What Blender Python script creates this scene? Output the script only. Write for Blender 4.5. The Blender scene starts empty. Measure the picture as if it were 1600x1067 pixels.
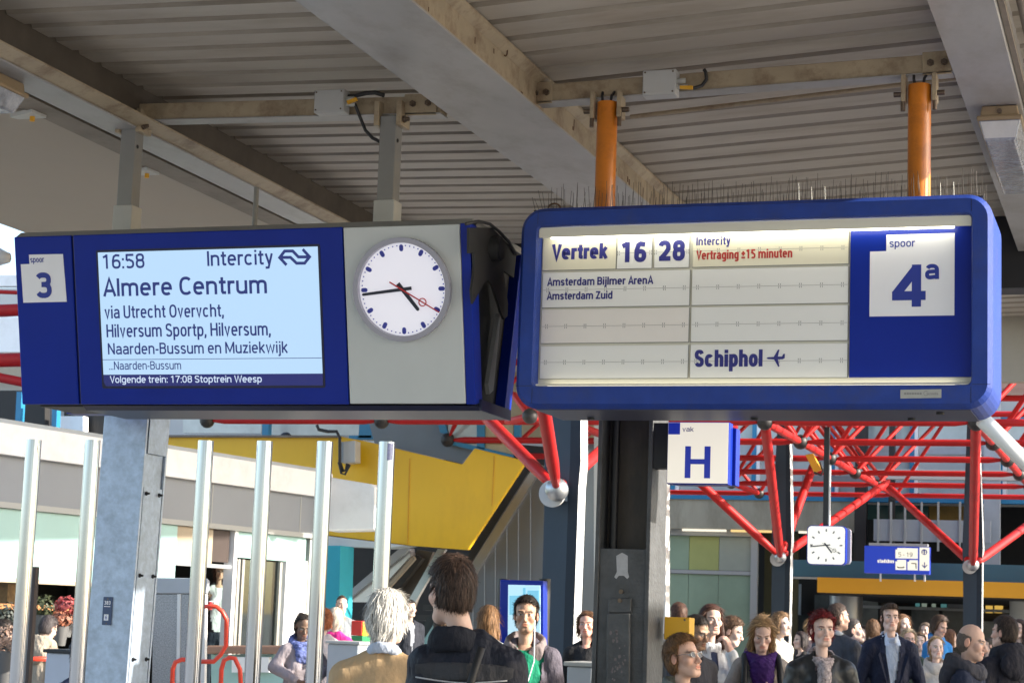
import bpy, math, random
import numpy as np
from mathutils import Matrix, Vector
random.seed(7); RNG = np.random.default_rng(11)
sc = bpy.context.scene
COL = sc.collection
# ------------------------------------------------------------------ camera
FPX = 3066.0; PHI = math.atan(435/3066); ROLL = math.atan(.036); PSI = math.radians(18.4)
EYE = np.array([0, 0, 1.65])
FW = np.array([-math.sin(PSI)*math.cos(PHI), math.cos(PSI)*math.cos(PHI), math.sin(PHI)])
RT = np.array([math.cos(PSI), math.sin(PSI), 0]); UP = np.cross(RT, FW)
CXV = math.cos(ROLL)*RT + math.sin(ROLL)*UP
CYV = -math.sin(ROLL)*RT + math.cos(ROLL)*UP
cam_d = bpy.data.cameras.new('Camera'); cam = bpy.data.objects.new('Camera', cam_d); COL.objects.link(cam)
cam.matrix_world = Matrix([[CXV[0], CYV[0], -FW[0], 0], [CXV[1], CYV[1], -FW[1], 0], [CXV[2], CYV[2], -FW[2], 1.65], [0, 0, 0, 1]])
cam_d.sensor_width = 36; cam_d.lens = FPX/1600*36; cam_d.clip_end = 3000; cam_d.clip_start = .1
cam_d.dof.use_dof = True; cam_d.dof.focus_distance = 9.4; cam_d.dof.aperture_fstop = 11
sc.camera = cam
# ------------------------------------------------------------------ world, sun, exposure
EXPO = 1.58
SUN_EL = math.radians(25); SUN_AZ = math.radians(5)      # azimuth measured from +X towards +Y
w = bpy.data.worlds.new('World'); sc.world = w; w.use_nodes = True
nt = w.node_tree; nt.nodes.clear()
sky = nt.nodes.new('ShaderNodeTexSky'); sky.sky_type = 'NISHITA'; sky.sun_disc = False
sky.sun_elevation = SUN_EL; sky.sun_rotation = math.pi/2 - SUN_AZ; sky.air_density = 1.0; sky.dust_density = 1.5
bgn = nt.nodes.new('ShaderNodeBackground'); bgn.inputs['Strength'].default_value = .15
wo = nt.nodes.new('ShaderNodeOutputWorld')
nt.links.new(sky.outputs[0], bgn.inputs[0]); nt.links.new(bgn.outputs[0], wo.inputs[0])
sd = bpy.data.lights.new('Sun', 'SUN'); sd.energy = 4.2; sd.angle = math.radians(.5); sd.color = (1, .93, .82)
sun = bpy.data.objects.new('Sun', sd); COL.objects.link(sun)
sdir = Vector((math.cos(SUN_EL)*math.cos(SUN_AZ), math.cos(SUN_EL)*math.sin(SUN_AZ), math.sin(SUN_EL)))
sun.rotation_euler = sdir.to_track_quat('Z', 'Y').to_euler(); sun.location = (20, 0, 20)
sc.view_settings.view_transform = 'Standard'; sc.view_settings.look = 'None'
sc.view_settings.exposure = EXPO; sc.view_settings.gamma = 1
sc.cycles.max_bounces = 8; sc.cycles.diffuse_bounces = 5; sc.cycles.use_denoising = True
sc.cycles.sample_clamp_indirect = 6
# ------------------------------------------------------------------ pixel -> place helpers (photograph pixels, 1600 wide)
def ray(x, y): return FW*FPX + CXV*(x-800) + CYV*(533.5-y)
def onY(x, y, Y): d = ray(x, y); return EYE + d*(Y/d[1])
def onX(x, y, X): d = ray(x, y); return EYE + d*(X/d[0])
def onZ(x, y, Z): d = ray(x, y); return EYE + d*((Z-1.65)/d[2])
def dep(x, y, D): return EYE + ray(x, y)*(D/FPX)
class Plane:
    def __init__(s, o, ux, uy):
        s.o = np.array(o, float); s.ux = np.array(ux, float); s.uy = np.array(uy, float); s.n = np.cross(s.ux, s.uy)
    def uv(s, x, y):
        d = ray(x, y); t = ((s.o-EYE)@s.n)/(d@s.n); p = EYE + d*t - s.o
        return np.array([p@s.ux, p@s.uy])
    def pt(s, u, v, w=0): return s.o + s.ux*u + s.uy*v + s.n*w
# ------------------------------------------------------------------ mesh collector
class MB:
    def __init__(s): s.v = []; s.f = []; s.sm = []
    def add(s, vs, fs, smooth=False):
        b = len(s.v); s.v += [tuple(map(float, p)) for p in vs]
        s.f += [tuple(i+b for i in f) for f in fs]; s.sm += [smooth]*len(fs); return s
    def prism(s, pts, vec):                      # polygon (3D points) pushed along vec
        pts = [np.array(p, float) for p in pts]; vec = np.array(vec, float); n = len(pts)
        nn = sum(np.cross(pts[i]-pts[0], pts[(i+1) % n]-pts[0]) for i in range(1, n-1))
        if nn@vec > 0: pts = pts[::-1]
        vs = pts + [p+vec for p in pts]
        fs = [tuple(range(n)), tuple(range(2*n-1, n-1, -1))] + [(i, i+n, (i+1) % n+n, (i+1) % n) for i in range(n)]
        return s.add(vs, fs)
    def box(s, lo, hi):
        x0, y0, z0 = lo; x1, y1, z1 = hi
        return s.prism([(x0, y0, z0), (x1, y0, z0), (x1, y1, z0), (x0, y1, z0)], (0, 0, z1-z0))
    def plate(s, pl, uv, w0, w1):
        return s.prism([pl.pt(u, v, w0) for u, v in uv], pl.n*(w1-w0))
    def tube(s, a, b, r0, r1=None, seg=10, cap=True):
        a = np.array(a, float); b = np.array(b, float); r1 = r0 if r1 is None else r1
        d = (b-a)/np.linalg.norm(b-a); t = np.array([1, 0, 0]) if abs(d[0]) < .8 else np.array([0, 1, 0])
        e = np.cross(d, t); e /= np.linalg.norm(e); g = np.cross(d, e)
        an = [2*math.pi*i/seg for i in range(seg)]
        c = [e*math.cos(q)+g*math.sin(q) for q in an]
        s.add([a+k*r0 for k in c]+[b+k*r1 for k in c], [(i, (i+1) % seg, (i+1) % seg+seg, i+seg) for i in range(seg)], True)
        if cap:
            s.add([a+k*r0 for k in c], [tuple(range(seg))[::-1]]); s.add([b+k*r1 for k in c], [tuple(range(seg))])
        return s
    def path(s, pts, r, seg=8):                   # bent tube
        pts = [np.array(p, float) for p in pts]; n = len(pts); rings = []
        up = None
        for i, p in enumerate(pts):
            d = pts[min(i+1, n-1)]-pts[max(i-1, 0)]; d /= np.linalg.norm(d)
            if up is None:
                t = np.array([0, 0, 1.]) if abs(d[2]) < .8 else np.array([1., 0, 0]); up = np.cross(d, t)
            up = up - d*(up@d); up /= np.linalg.norm(up); g = np.cross(d, up)
            rr = r[i] if hasattr(r, '__len__') else r
            rings += [p+(up*math.cos(2*math.pi*k/seg)+g*math.sin(2*math.pi*k/seg))*rr for k in range(seg)]
        fs = [(i*seg+k, i*seg+(k+1) % seg, (i+1)*seg+(k+1) % seg, (i+1)*seg+k) for i in range(n-1) for k in range(seg)]
        fs += [tuple(range(seg))[::-1], tuple(range((n-1)*seg, n*seg))]
        return s.add(rings, fs, True)
    def ball(s, c, r, nu=14, nv=9):
        c = np.array(c, float); r = np.array(r if hasattr(r, '__len__') else (r, r, r), float)
        vs = [c+r*np.array([0, 0, 1])]
        for j in range(1, nv):
            th = math.pi*j/nv
            vs += [c+r*np.array([math.sin(th)*math.cos(2*math.pi*i/nu), math.sin(th)*math.sin(2*math.pi*i/nu), math.cos(th)]) for i in range(nu)]
        vs.append(c-r*np.array([0, 0, 1])); L = len(vs)-1
        fs = [(0, 1+i, 1+(i+1) % nu) for i in range(nu)]
        for j in range(nv-2):
            a = 1+j*nu; b = a+nu
            fs += [(a+i, b+i, b+(i+1) % nu, a+(i+1) % nu) for i in range(nu)]
        a = 1+(nv-2)*nu
        fs += [(a+i, L, a+(i+1) % nu) for i in range(nu)]
        return s.add(vs, fs, True)
    def arc(s, pl, cu, cv, r, w0, w1, seg=48, r2=None, a0=0, a1=2*math.pi):   # disc or ring on a plane
        full = abs(a1-a0-2*math.pi) < 1e-6; k = seg if full else seg+1
        A = [a0+(a1-a0)*i/seg for i in range(k)]
        if r2 is None: return s.plate(pl, [(cu+r*math.cos(a), cv+r*math.sin(a)) for a in A], w0, w1)
        for i in range(seg):
            p, q = A[i], A[(i+1) % k]
            s.plate(pl, [(cu+r*math.cos(p), cv+r*math.sin(p)), (cu+r*math.cos(q), cv+r*math.sin(q)), (cu+r2*math.cos(q), cv+r2*math.sin(q)), (cu+r2*math.cos(p), cv+r2*math.sin(p))], w0, w1)
        return s
    def stroke(s, pl, pts, wd, w0, w1):           # mitred ribbon on a plane
        P = [np.array(p, float) for p in pts]; L = []; R = []
        for i in range(len(P)):
            d0 = P[i]-P[i-1] if i else P[1]-P[0]; d1 = P[i+1]-P[i] if i < len(P)-1 else d0
            d0 = d0/np.linalg.norm(d0); d1 = d1/np.linalg.norm(d1); t = d0+d1; t /= np.linalg.norm(t)
            nrm = np.array([-t[1], t[0]]); k = wd/2/max(.35, nrm@np.array([-d0[1], d0[0]]))
            L.append(P[i]+nrm*k); R.append(P[i]-nrm*k)
        for i in range(len(P)-1): s.plate(pl, [L[i], L[i+1], R[i+1], R[i]], w0, w1)
        return s
def rrect(u0, v0, u1, v1, r, n=6):
    out = []
    for cx, cy, a in ((u1-r, v1-r, 0), (u0+r, v1-r, 90), (u0+r, v0+r, 180), (u1-r, v0+r, 270)):
        out += [(cx+r*math.cos(math.radians(a+90*i/n)), cy+r*math.sin(math.radians(a+90*i/n))) for i in range(n+1)]
    return out
def root_loc(o):
    p = Vector((0, 0, 0))
    while o is not None: p += o.location; o = o.parent
    return p
def mesh_obj(name, vs, fs, m, parent=None, smooth=None, at=None):
    me = bpy.data.meshes.new(name)
    off = np.array(root_loc(parent)) if at is None else np.array(at)
    me.from_pydata([tuple(np.array(v)-off) for v in vs], [], fs)
    if smooth is not None: me.polygons.foreach_set('use_smooth', smooth if hasattr(smooth, '__len__') else [smooth]*len(me.polygons))
    o = bpy.data.objects.new(name, me); COL.objects.link(o)
    if parent is None: o.location = off if at is not None else (0, 0, 0)
    else: o.parent = parent
    for q in (m if isinstance(m, (list, tuple)) else [m]): me.materials.append(q)
    me.update(); return o
def obj(name, mb, m, parent=None, bevel=0, at=None, label=None):
    o = mesh_obj(name, mb.v, mb.f, m, parent, mb.sm, at)
    if bevel:
        b = o.modifiers.new('b', 'BEVEL'); b.width = bevel; b.segments = 2; b.limit_method = 'ANGLE'; b.angle_limit = .7; b.harden_normals = False
    if label: o['label'] = label
    return o
def tag(o, label, cat, group=None):
    o['label'] = label; o['category'] = cat
    if group: o['group'] = group
    return o
def kind(o, k): o['kind'] = k; return o
def thing(name, label, cat, loc=(0, 0, 0), group=None):
    o = bpy.data.objects.new(name, None); COL.objects.link(o); o.location = [float(q) for q in loc]; o.empty_display_size = .2
    return tag(o, label, cat, group)
def copy_thing(t, loc, label=None):
    c = t.copy(); COL.objects.link(c); c.location = loc
    if label: c['label'] = label
    for ch in t.children:
        k = ch.copy(); COL.objects.link(k); k.parent = c
        for g in ch.children: q = g.copy(); COL.objects.link(q); q.parent = k
    return c
# ------------------------------------------------------------------ materials
def lin(c):
    c = [x/255 for x in c]; return [x/12.92 if x <= .04045 else ((x+.055)/1.055)**2.4 for x in c]
_mc = {}
def mat(name, col, rough=.6, metal=0, var=0., vs=6., bump=0., bs=40., stretch=(1, 1, 1), dirt=None, dirt_amt=.5, ds=2., spec=.5, coat=0, fine=0., alpha=None, bd=.01):
    """Principled with two scales of colour noise, optional dirt colour in blotches and bump; object coordinates."""
    if name in _mc: return _mc[name]
    m = bpy.data.materials.new(name); _mc[name] = m; m.use_nodes = True; n = m.node_tree.nodes; l = m.node_tree.links
    p = n['Principled BSDF']; p.inputs['Roughness'].default_value = rough; p.inputs['Metallic'].default_value = metal
    p.inputs['Specular IOR Level'].default_value = spec; p.inputs['Coat Weight'].default_value = coat
    c4 = (*col, 1); p.inputs['Base Color'].default_value = c4
    tc = n.new('ShaderNodeTexCoord'); mp = n.new('ShaderNodeMapping'); mp.inputs['Scale'].default_value = stretch
    l.new(tc.outputs['Object'], mp.inputs['Vector'])
    cur = None
    if var or fine:
        t = n.new('ShaderNodeTexNoise'); t.inputs['Scale'].default_value = vs; t.inputs['Detail'].default_value = 6; t.inputs['Roughness'].default_value = .62
        l.new(mp.outputs[0], t.inputs['Vector'])
        mr = n.new('ShaderNodeMapRange'); mr.inputs['From Min'].default_value = .25; mr.inputs['From Max'].default_value = .75
        mr.inputs['To Min'].default_value = 1-var; mr.inputs['To Max'].default_value = 1+var; l.new(t.outputs['Fac'], mr.inputs['Value'])
        mx = n.new('ShaderNodeMix'); mx.data_type = 'RGBA'; mx.blend_type = 'MULTIPLY'; mx.inputs['Factor'].default_value = 1
        mx.inputs['A'].default_value = c4; l.new(mr.outputs[0], mx.inputs['B']); cur = mx.outputs['Result']
    if dirt is not None:
        t2 = n.new('ShaderNodeTexNoise'); t2.inputs['Scale'].default_value = ds; t2.inputs['Detail'].default_value = 8; t2.inputs['Roughness'].default_value = .7
        l.new(mp.outputs[0], t2.inputs['Vector'])
        r2 = n.new('ShaderNodeMapRange'); r2.inputs['From Min'].default_value = .48; r2.inputs['From Max'].default_value = .72; r2.inputs['To Max'].default_value = dirt_amt
        l.new(t2.outputs['Fac'], r2.inputs['Value'])
        mx2 = n.new('ShaderNodeMix'); mx2.data_type = 'RGBA'; mx2.inputs['A'].default_value = c4; mx2.inputs['B'].default_value = (*dirt, 1)
        if cur: l.new(cur, mx2.inputs['A'])
        l.new(r2.outputs[0], mx2.inputs['Factor']); cur = mx2.outputs['Result']
    if cur: l.new(cur, p.inputs['Base Color'])
    if bump:
        b = n.new('ShaderNodeBump'); b.inputs['Strength'].default_value = bump; b.inputs['Distance'].default_value = bd
        t3 = n.new('ShaderNodeTexNoise'); t3.inputs['Scale'].default_value = bs; t3.inputs['Detail'].default_value = 4
        l.new(mp.outputs[0], t3.inputs['Vector']); l.new(t3.outputs['Fac'], b.inputs['Height']); l.new(b.outputs[0], p.inputs['Normal'])
    if alpha is not None: p.inputs['Alpha'].default_value = alpha
    return m
def emit(name, srgb, k=1., base=(.02, .02, .02)):
    """something that gives off light: shows as that sRGB colour at this exposure"""
    if name in _mc: return _mc[name]
    m = bpy.data.materials.new(name); _mc[name] = m; m.use_nodes = True; p = m.node_tree.nodes['Principled BSDF']
    p.inputs['Base Color'].default_value = (*base, 1); p.inputs['Roughness'].default_value = .35
    p.inputs['Emission Color'].default_value = (*lin(srgb), 1); p.inputs['Emission Strength'].default_value = k/2**EXPO
    return m
def glass(name, col=(.8, .9, .9), alpha=.25, rough=.03):
    if name in _mc: return _mc[name]
    m = bpy.data.materials.new(name); _mc[name] = m; m.use_nodes = True; n = m.node_tree.nodes; l = m.node_tree.links
    n.clear(); o = n.new('ShaderNodeOutputMaterial'); g = n.new('ShaderNodeBsdfGlossy'); g.inputs['Roughness'].default_value = rough
    t = n.new('ShaderNodeBsdfTransparent'); t.inputs['Color'].default_value = (*col, 1); f = n.new('ShaderNodeFresnel'); f.inputs['IOR'].default_value = 1.15
    a = n.new('ShaderNodeMath'); a.operation = 'ADD'; a.inputs[1].default_value = alpha*.15; l.new(f.outputs[0], a.inputs[0])
    x = n.new('ShaderNodeMixShader'); l.new(a.outputs[0], x.inputs[0]); l.new(t.outputs[0], x.inputs[1]); l.new(g.outputs[0], x.inputs[2]); l.new(x.outputs[0], o.inputs[0])
    return m
# ------------------------------------------------------------------ lettering: an own condensed sans drawn as strokes (units: cap height .72)
XHT, CAP, DSC = .53, .72, -.20
def sarc(cx, cy, rx, ry, a0, a1, n=14, e=2.45):
    out = []
    for i in range(n+1):
        a = math.radians(a0+(a1-a0)*i/n); c, s = math.cos(a), math.sin(a)
        out.append((cx+rx*math.copysign(abs(c)**(2/e), c), cy+ry*math.copysign(abs(s)**(2/e), s)))
    return out
def glyph(ch, w, k):
    """strokes (polylines, '*' first = closed) and advance width of one letter; w stem width, k width factor"""
    h = w/2; W = .40*k+w*.35; x0 = h; x1 = W-h; m = W/2; X = XHT-h; C = CAP-h; S = []
    rx = m-h; ov = .008
    bowl = lambda y0, y1, xa=x0, xb=x1: ['*']+sarc((xa+xb)/2, (y0+y1)/2, (xb-xa)/2, (y1-y0)/2, 90, 450, 26)[:-1]
    lo = h-ov; hi = X+ov
    if ch == 'o': S = [bowl(lo, hi)]
    elif ch in 'bp': S = [bowl(lo, hi), [(x0, CAP if ch == 'b' else DSC), (x0, 0 if ch == 'b' else XHT)]]
    elif ch in 'dqg':
        S = [bowl(lo, hi), [(x1, CAP if ch == 'd' else XHT), (x1, 0 if ch == 'd' else DSC+.1 if ch == 'g' else DSC)]]
        if ch == 'g': S[1] = [(x1, XHT), (x1, DSC+.16)]+sarc(m, DSC+.14, rx, .14-h, 0, -150, 10)
    elif ch == 'c': S = [sarc(m, XHT/2, rx, X+ov-XHT/2, 42, 318, 20)]
    elif ch == 'e': S = [[(x0, XHT/2+.01), (x1, XHT/2+.01)]+sarc(m, XHT/2, rx, hi-XHT/2, 4, 312, 24)]
    elif ch == 'a': S = [sarc(m, X+ov-.15, rx-.005, .15, 155, 0, 10)+[(x1, 0)], sarc(x0+.115, .165-.0, .115-.0, .165-h+ov, 90, 270, 12)+[(x1-.03, .06+h*.4), (x1, .15)], [(x0+.115, .33-h+ov), (x1, .33-h+.02)]]
    elif ch in 'nhmur':
        if ch == 'u': S = [[(x0, XHT), (x0, .2)]+sarc(m, .2, rx, .2-lo, 180, 300, 12)+[(x1, .14)], [(x1, XHT), (x1, 0)]]
        elif ch == 'r': W = .25*k+w*.3; S = [[(x0, 0), (x0, XHT)], [(x0, XHT-.2), (x0+.03, XHT-.09), (x0+.09, X), (W+.0, X)]]; W -= .0
        elif ch == 'm':
            d = .275*k+w*.15; S = [[(x0, 0), (x0, XHT)]]
            for i in (0, 1): S.append([(x0+d*i, XHT-.17)]+sarc(x0+d*i+d/2, XHT-.19, d/2, .19+ov-h, 140, 0, 10)+[(x0+d*(i+1), 0)])
            W = x0+2*d+h
        else: S = [[(x0, 0), (x0, XHT if ch == 'n' else CAP)], [(x0, XHT-.18)]+sarc(m, XHT-.2, rx, .2+ov-h, 145, 0, 12)+[(x1, 0)]]
    elif ch in 'il': W = w; S = [[(h, 0), (h, XHT if ch == 'i' else CAP)]]; S += [[(h, CAP-.0), (h, CAP-w*.95)]] if ch == 'i' else []
    elif ch == 'j': W = w+.03; S = [[(W-h, XHT), (W-h, DSC+.08), (W-h-.03, DSC+h), (-.03, DSC+h)], [(W-h, CAP), (W-h, CAP-w*.95)]]
    elif ch == 'k': W = .37*k+w*.3; S = [[(h, 0), (h, CAP)], [(W-h*.6, XHT), (h+.02, .23)], [(h+.10*k, .30), (W-h*.5, 0)]]
    elif ch == 'f': W = .24*k+w*.3; a = .07*k+h; S = [[(a, 0), (a, CAP-.12), (a+.03, CAP-h-.01), (W, CAP-h)], [(0, XHT-h), (W, XHT-h)]]
    elif ch == 't': W = .25*k+w*.3; a = .07*k+h; S = [[(a, CAP-.05), (a, .11), (a+.03, h+.005), (W-.01, h)], [(0, XHT-h*.9), (W-.01, XHT-h*.9)]]
    elif ch == 's':
        W = .35*k+w*.3; x0, x1, m = h, W-h, W/2; q = (X-h)/4
        S = [[(x1-.005, X-.06)]+sarc(m, X-q+ov, m-h, q, 60, 205, 9)+[(m, XHT/2)]+sarc(m, h+q-ov, m-h, q, 25, -120, 9)+[(x0, h+.05)]]
    elif ch == 'v': W = .37*k+w*.3; S = [[(h*.9, XHT), (W/2, h*.3), (W-h*.9, XHT)]]
    elif ch == 'w': W = .58*k+w*.5; S = [[(h*.9, XHT), (W*.27, h*.3), (W/2, XHT-.03), (W*.73, h*.3), (W-h*.9, XHT)]]
    elif ch == 'y': W = .37*k+w*.3; S = [[(h*.9, XHT), (W/2+.005, .03)], [(W-h*.9, XHT), (W*.42, DSC+.06), (W*.3, DSC+h), (.02, DSC+h)]]
    elif ch == 'z': W = .34*k+w*.3; S = [[(0, X), (W-.01, X)], [(W-h*1.3, X), (h*1.3, h)], [(0, h), (W, h)]]
    elif ch == 'A': W = .50*k+w*.4; S = [[(h*.9, 0), (W/2, CAP-h*.2), (W-h*.9, 0)], [(W*.2, .22), (W*.8, .22)]]
    elif ch == 'V': W = .47*k+w*.4; S = [[(h*.9, CAP), (W/2, h*.3), (W-h*.9, CAP)]]
    elif ch == 'W': W = .72*k+w*.6; S = [[(h*.9, CAP), (W*.27, h*.3), (W/2, CAP-.03), (W*.73, h*.3), (W-h*.9, CAP)]]
    elif ch == 'B':
        W = .44*k+w*.35; x1 = W-h; S = [[(h, 0), (h, CAP)], [(h, C), (W*.5, C)]+sarc(W*.5, (C+.38)/2, x1-.01-W*.5, (C-.38)/2, 90, -90, 10)+[(h, .38)], [(W*.55, .38)]+sarc(W*.55, (.38+h)/2, x1-W*.55, (.38-h)/2, 90, -90, 10)+[(h, h)]]
    elif ch in 'CO':
        W = .49*k+w*.35; m = W/2; S = [['*']+sarc(m, CAP/2, m-h, C-CAP/2+ov, 90, 450, 30)[:-1]] if ch == 'O' else [sarc(m+.01, CAP/2, m-h, C-CAP/2+ov, 44, 316, 24)]
    elif ch in 'HN':
        W = .47*k+w*.4; S = [[(h, 0), (h, CAP)], [(W-h, 0), (W-h, CAP)], [(h, CAP/2+.01), (W-h, CAP/2+.01)] if ch == 'H' else [(h, CAP-h*.6), (W-h, h*.6)]]
    elif ch == 'M': W = .60*k+w*.5; S = [[(h, 0), (h, CAP)], [(W-h, 0), (W-h, CAP)], [(h, CAP-h*.5), (W/2, .12), (W-h, CAP-h*.5)]]
    elif ch == 'I': W = w; S = [[(h, 0), (h, CAP)]]
    elif ch == 'U': W = .45*k+w*.4; m = W/2; S = [[(h, CAP), (h, .22)]+sarc(m, .22, m-h, .22-lo, 180, 360, 14)+[(W-h, CAP)]]
    elif ch == 'Z': W = .42*k+w*.3; S = [[(0, C), (W-.01, C)], [(W-h*1.3, C), (h*1.3, h)], [(0, h), (W, h)]]
    elif ch == 'S':
        W = .42*k+w*.35; x0, x1, m = h, W-h, W/2; q = (C-h)/4
        S = [[(x1-.005, C-.09)]+sarc(m, C-q+ov, m-h, q, 50, 215, 11)+[(m, CAP/2)]+sarc(m, h+q-ov, m-h, q, 35, -130, 11)+[(x0, h+.08)]]
    elif ch in '0123456789':
        W = .42*k+w*.3; m = W/2; x0, x1 = h, W-h
        if ch == '0': S = [['*']+sarc(m, CAP/2, m-h, C-CAP/2+ov, 90, 450, 28)[:-1]]
        elif ch == '1': W2 = W; S = [[(W*.58, 0), (W*.58, CAP)], [(W*.58, CAP-h*.7), (W*.42, CAP-.10), (W*.16, CAP-.15)]]
        elif ch == '2': S = [sarc(m, C-.16, m-h, .16+ov, 165, -20, 12)+[(m+.04, .27), (x0+.01, h)], [(x0-h*.6, h), (W, h)]]
        elif ch == '3': S = [sarc(m-.01, (C+.385)/2, m-h-.01, (C-.385)/2+ov, 155, -70, 12)+[(m-.07, .385)], [(m-.07, .385)]+sarc(m-.01, (.385+h)/2, m-h, (.385-h)/2+ov*.5, 70, -155, 12)]
        elif ch == '4': S = [[(W-.12*k, 0), (W-.12*k, CAP)], [(W-.12*k, CAP-h*.8), (h*.7, .2)], [(0, .19), (W+.01, .19)]]
        elif ch == '5': S = [[(W-.03, C), (x0+.02, C), (x0+.01, .38)], [(x0+.01, .385), (m-.03, .43)]+sarc(m-.015, .22+.0, m-h+.01, .22-h+ov, 75, -140, 14)]
        elif ch == '6': S = [['*']+sarc(m, .225, m-h, .225-lo, 90, 450, 22)[:-1], [(x0, .22), (x0+.005, .40), (x0+.06, .60), (m, C+ov*.5), (W-.05, C-.02)]]
        elif ch == '7': S = [[(0, C), (W, C)], [(W-h*1.1, C), (m-.04, .25), (m-.09, 0)]]
        elif ch == '8': S = [['*']+sarc(m, (C+.39)/2, m-h-.012, (C-.39)/2+ov, 90, 450, 20)[:-1], ['*']+sarc(m, (.39+h)/2, m-h, (.39-h)/2+ov, 90, 450, 20)[:-1]]
        elif ch == '9': S = [['*']+sarc(m, CAP-.225, m-h, .225-lo, 90, 450, 22)[:-1], [(x1, CAP-.22), (x1-.005, .32), (x1-.06, .12), (m, h-ov*.5), (.05, h+.02)]]
    elif ch == ':': W = w; S = [[(h, 0), (h, w*1.0)], [(h, .40), (h, .40+w*1.0)]]
    elif ch == '.': W = w; S = [[(h, 0), (h, w*1.05)]]
    elif ch == ',': W = w; S = [[(h, w*1.05), (h, w*.1), (h-.035, -.11)]]
    elif ch == '-': W = .22*k; S = [[(0, .27), (W, .27)]]
    elif ch == '\u00b1': W = .38*k; S = [[(0, .40), (W, .40)], [(W/2, .58), (W/2, .22)], [(0, .08), (W, .08)]]
    elif ch == ' ': W = .2*k
    return S, W
def lay(s, w, k, sp):
    out = []; x = 0
    for ch in s:
        S, W = glyph(ch, w, k); out.append((x, S)); x += W+(sp if ch != ' ' else sp*.2)-(.045 if ch in 'AVWC' else .02 if ch in 'rt' else 0)*min(1, k)
    return out
def ribbons(s, w, k, sp):
    V = []; Fc = []; L = []; lev = 0
    for x, S in lay(s, w, k, sp):
        for j, st in enumerate(S):
            cl = st[0] == '*'; P = [np.array(p) for p in (st[1:] if cl else st)]
            P = [p for i, p in enumerate(P) if i == 0 or np.linalg.norm(p-P[i-1]) > 1e-4]; n = len(P)
            A = []
            for i in range(n):
                d0 = P[i]-P[i-1] if (i or cl) else P[1]-P[0]; d1 = P[(i+1) % n]-P[i] if (i < n-1 or cl) else d0
                d0 = d0/np.linalg.norm(d0); d1 = d1/np.linalg.norm(d1); t = d0+d1; t = t/(np.linalg.norm(t)+1e-9)
                nr = np.array((-t[1], t[0])); q = min(w/2/max(.3, nr@np.array((-d0[1], d0[0]))), w*.95)
                A.append((P[i]+nr*q, P[i]-nr*q))
            b = len(V)
            for l, r in A: V += [(l[0]+x, l[1]), (r[0]+x, r[1])]; L += [j, j]
            for i in range(n if cl else n-1): j2 = (i+1) % n; Fc.append((b+2*i, b+2*i+1, b+2*j2+1, b+2*j2))
    return np.array(V), Fc, np.array(L)
def text(s, pl, x0, y0, x1, y1, m, parent, w=.001, weight=.105, sp=.075, name='lettering', uvbox=None):
    """lettering whose outline box fills photo pixels x0,y0 (top left) .. x1,y1 on plane pl; letter widths adapt, stems keep their weight"""
    if uvbox is None:
        a = pl.uv(x0, y0); b = pl.uv(x0, y1); c = pl.uv(x1, (y0+y1)/2); u0, u1, v1, v0 = (a[0]+b[0])/2, c[0], a[1], b[1]
    else: u0, v0, u1, v1 = uvbox
    k = 1.
    for _ in range(14):
        V, Fc, L = ribbons(s, weight, k, sp*min(1.3, k)); lo = V.min(0); hi = V.max(0)
        r = ((u1-u0)/(v1-v0))/((hi[0]-lo[0])/(hi[1]-lo[1])); k = max(.35, min(2.2, k*r**1.15))
    q = (V-lo)/(hi-lo); vs = [pl.pt(u0+p[0]*(u1-u0), v0+p[1]*(v1-v0), w+.00012*l) for p, l in zip(q, L)]
    f = Fc[0]; a, b, c = (np.array(vs[i]) for i in f[:3])
    return mesh_obj(name, vs, [f[::-1] for f in Fc] if np.cross(b-a, c-a)@pl.n < 0 else Fc, m, parent)
def slab(px, Y, thick, mb=None):
    """an upright slab whose outline is given by photo pixels on the plane at distance Y"""
    mb = mb or MB(); return mb.prism([onY(x, y, Y) for x, y in px], (0, thick, 0))
# ------------------------------------------------------------------ materials of the place
M_conc = mat('concrete_ground', (.30, .285, .26), .85, var=.18, vs=1.5, bump=.2, bs=30)
M_plat = mat('platform_tiles', (.34, .32, .29), .8, var=.12, vs=3, bump=.15, bs=25)
M_deck = mat('deck_paint', (.43, .385, .33), .5, var=.10, vs=1.3, dirt=(.22, .16, .10), dirt_amt=.5, ds=1.6, bump=.1, bs=8, stretch=(.5, 2, 2))
M_groove = mat('deck_groove', (.34, .30, .25), .6, var=.2, vs=2.5, dirt=(.12, .085, .055), dirt_amt=.6, ds=2, stretch=(.5, 2, 2))
M_beam = mat('beam_grey', (.36, .35, .345), .42, var=.13, vs=2.2, dirt=(.22, .19, .165), dirt_amt=.6, ds=3, stretch=(1.4, .7, 1), bump=.08, bs=14)
M_tan = mat('beam_tan', (.40, .32, .215), .5, var=.16, vs=4, dirt=(.15, .085, .045), dirt_amt=.85, ds=6, bump=.15, bs=30)
M_brown = mat('gutter_brown', (.20, .165, .13), .6, var=.2, vs=3, dirt=(.1, .07, .05), dirt_amt=.6, ds=5, bump=.15, bs=20)
M_rust = mat('rusty', (.13, .07, .04), .85, var=.3, vs=30, bump=.3, bs=80)
M_black = mat('black_steel', (.012, .012, .014), .5, var=.2, vs=5)
M_bolt = mat('bolt', (.16, .12, .09), .45, .7, var=.25, vs=60)
M_soff = mat('soffit_beige', (.40, .345, .28), .7, var=.05, vs=1.5, dirt=(.36, .29, .22), dirt_amt=.4, ds=1.5)
M_galv = mat('galvanised', (.42, .50, .62), .42, .35, var=.2, vs=26, dirt=(.24, .28, .34), dirt_amt=.5, ds=9, bump=.12, bs=60)
M_worn = mat('worn_steel', (.19, .175, .15), .6, .2, var=.3, vs=18, bump=.3, bs=60)
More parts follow.
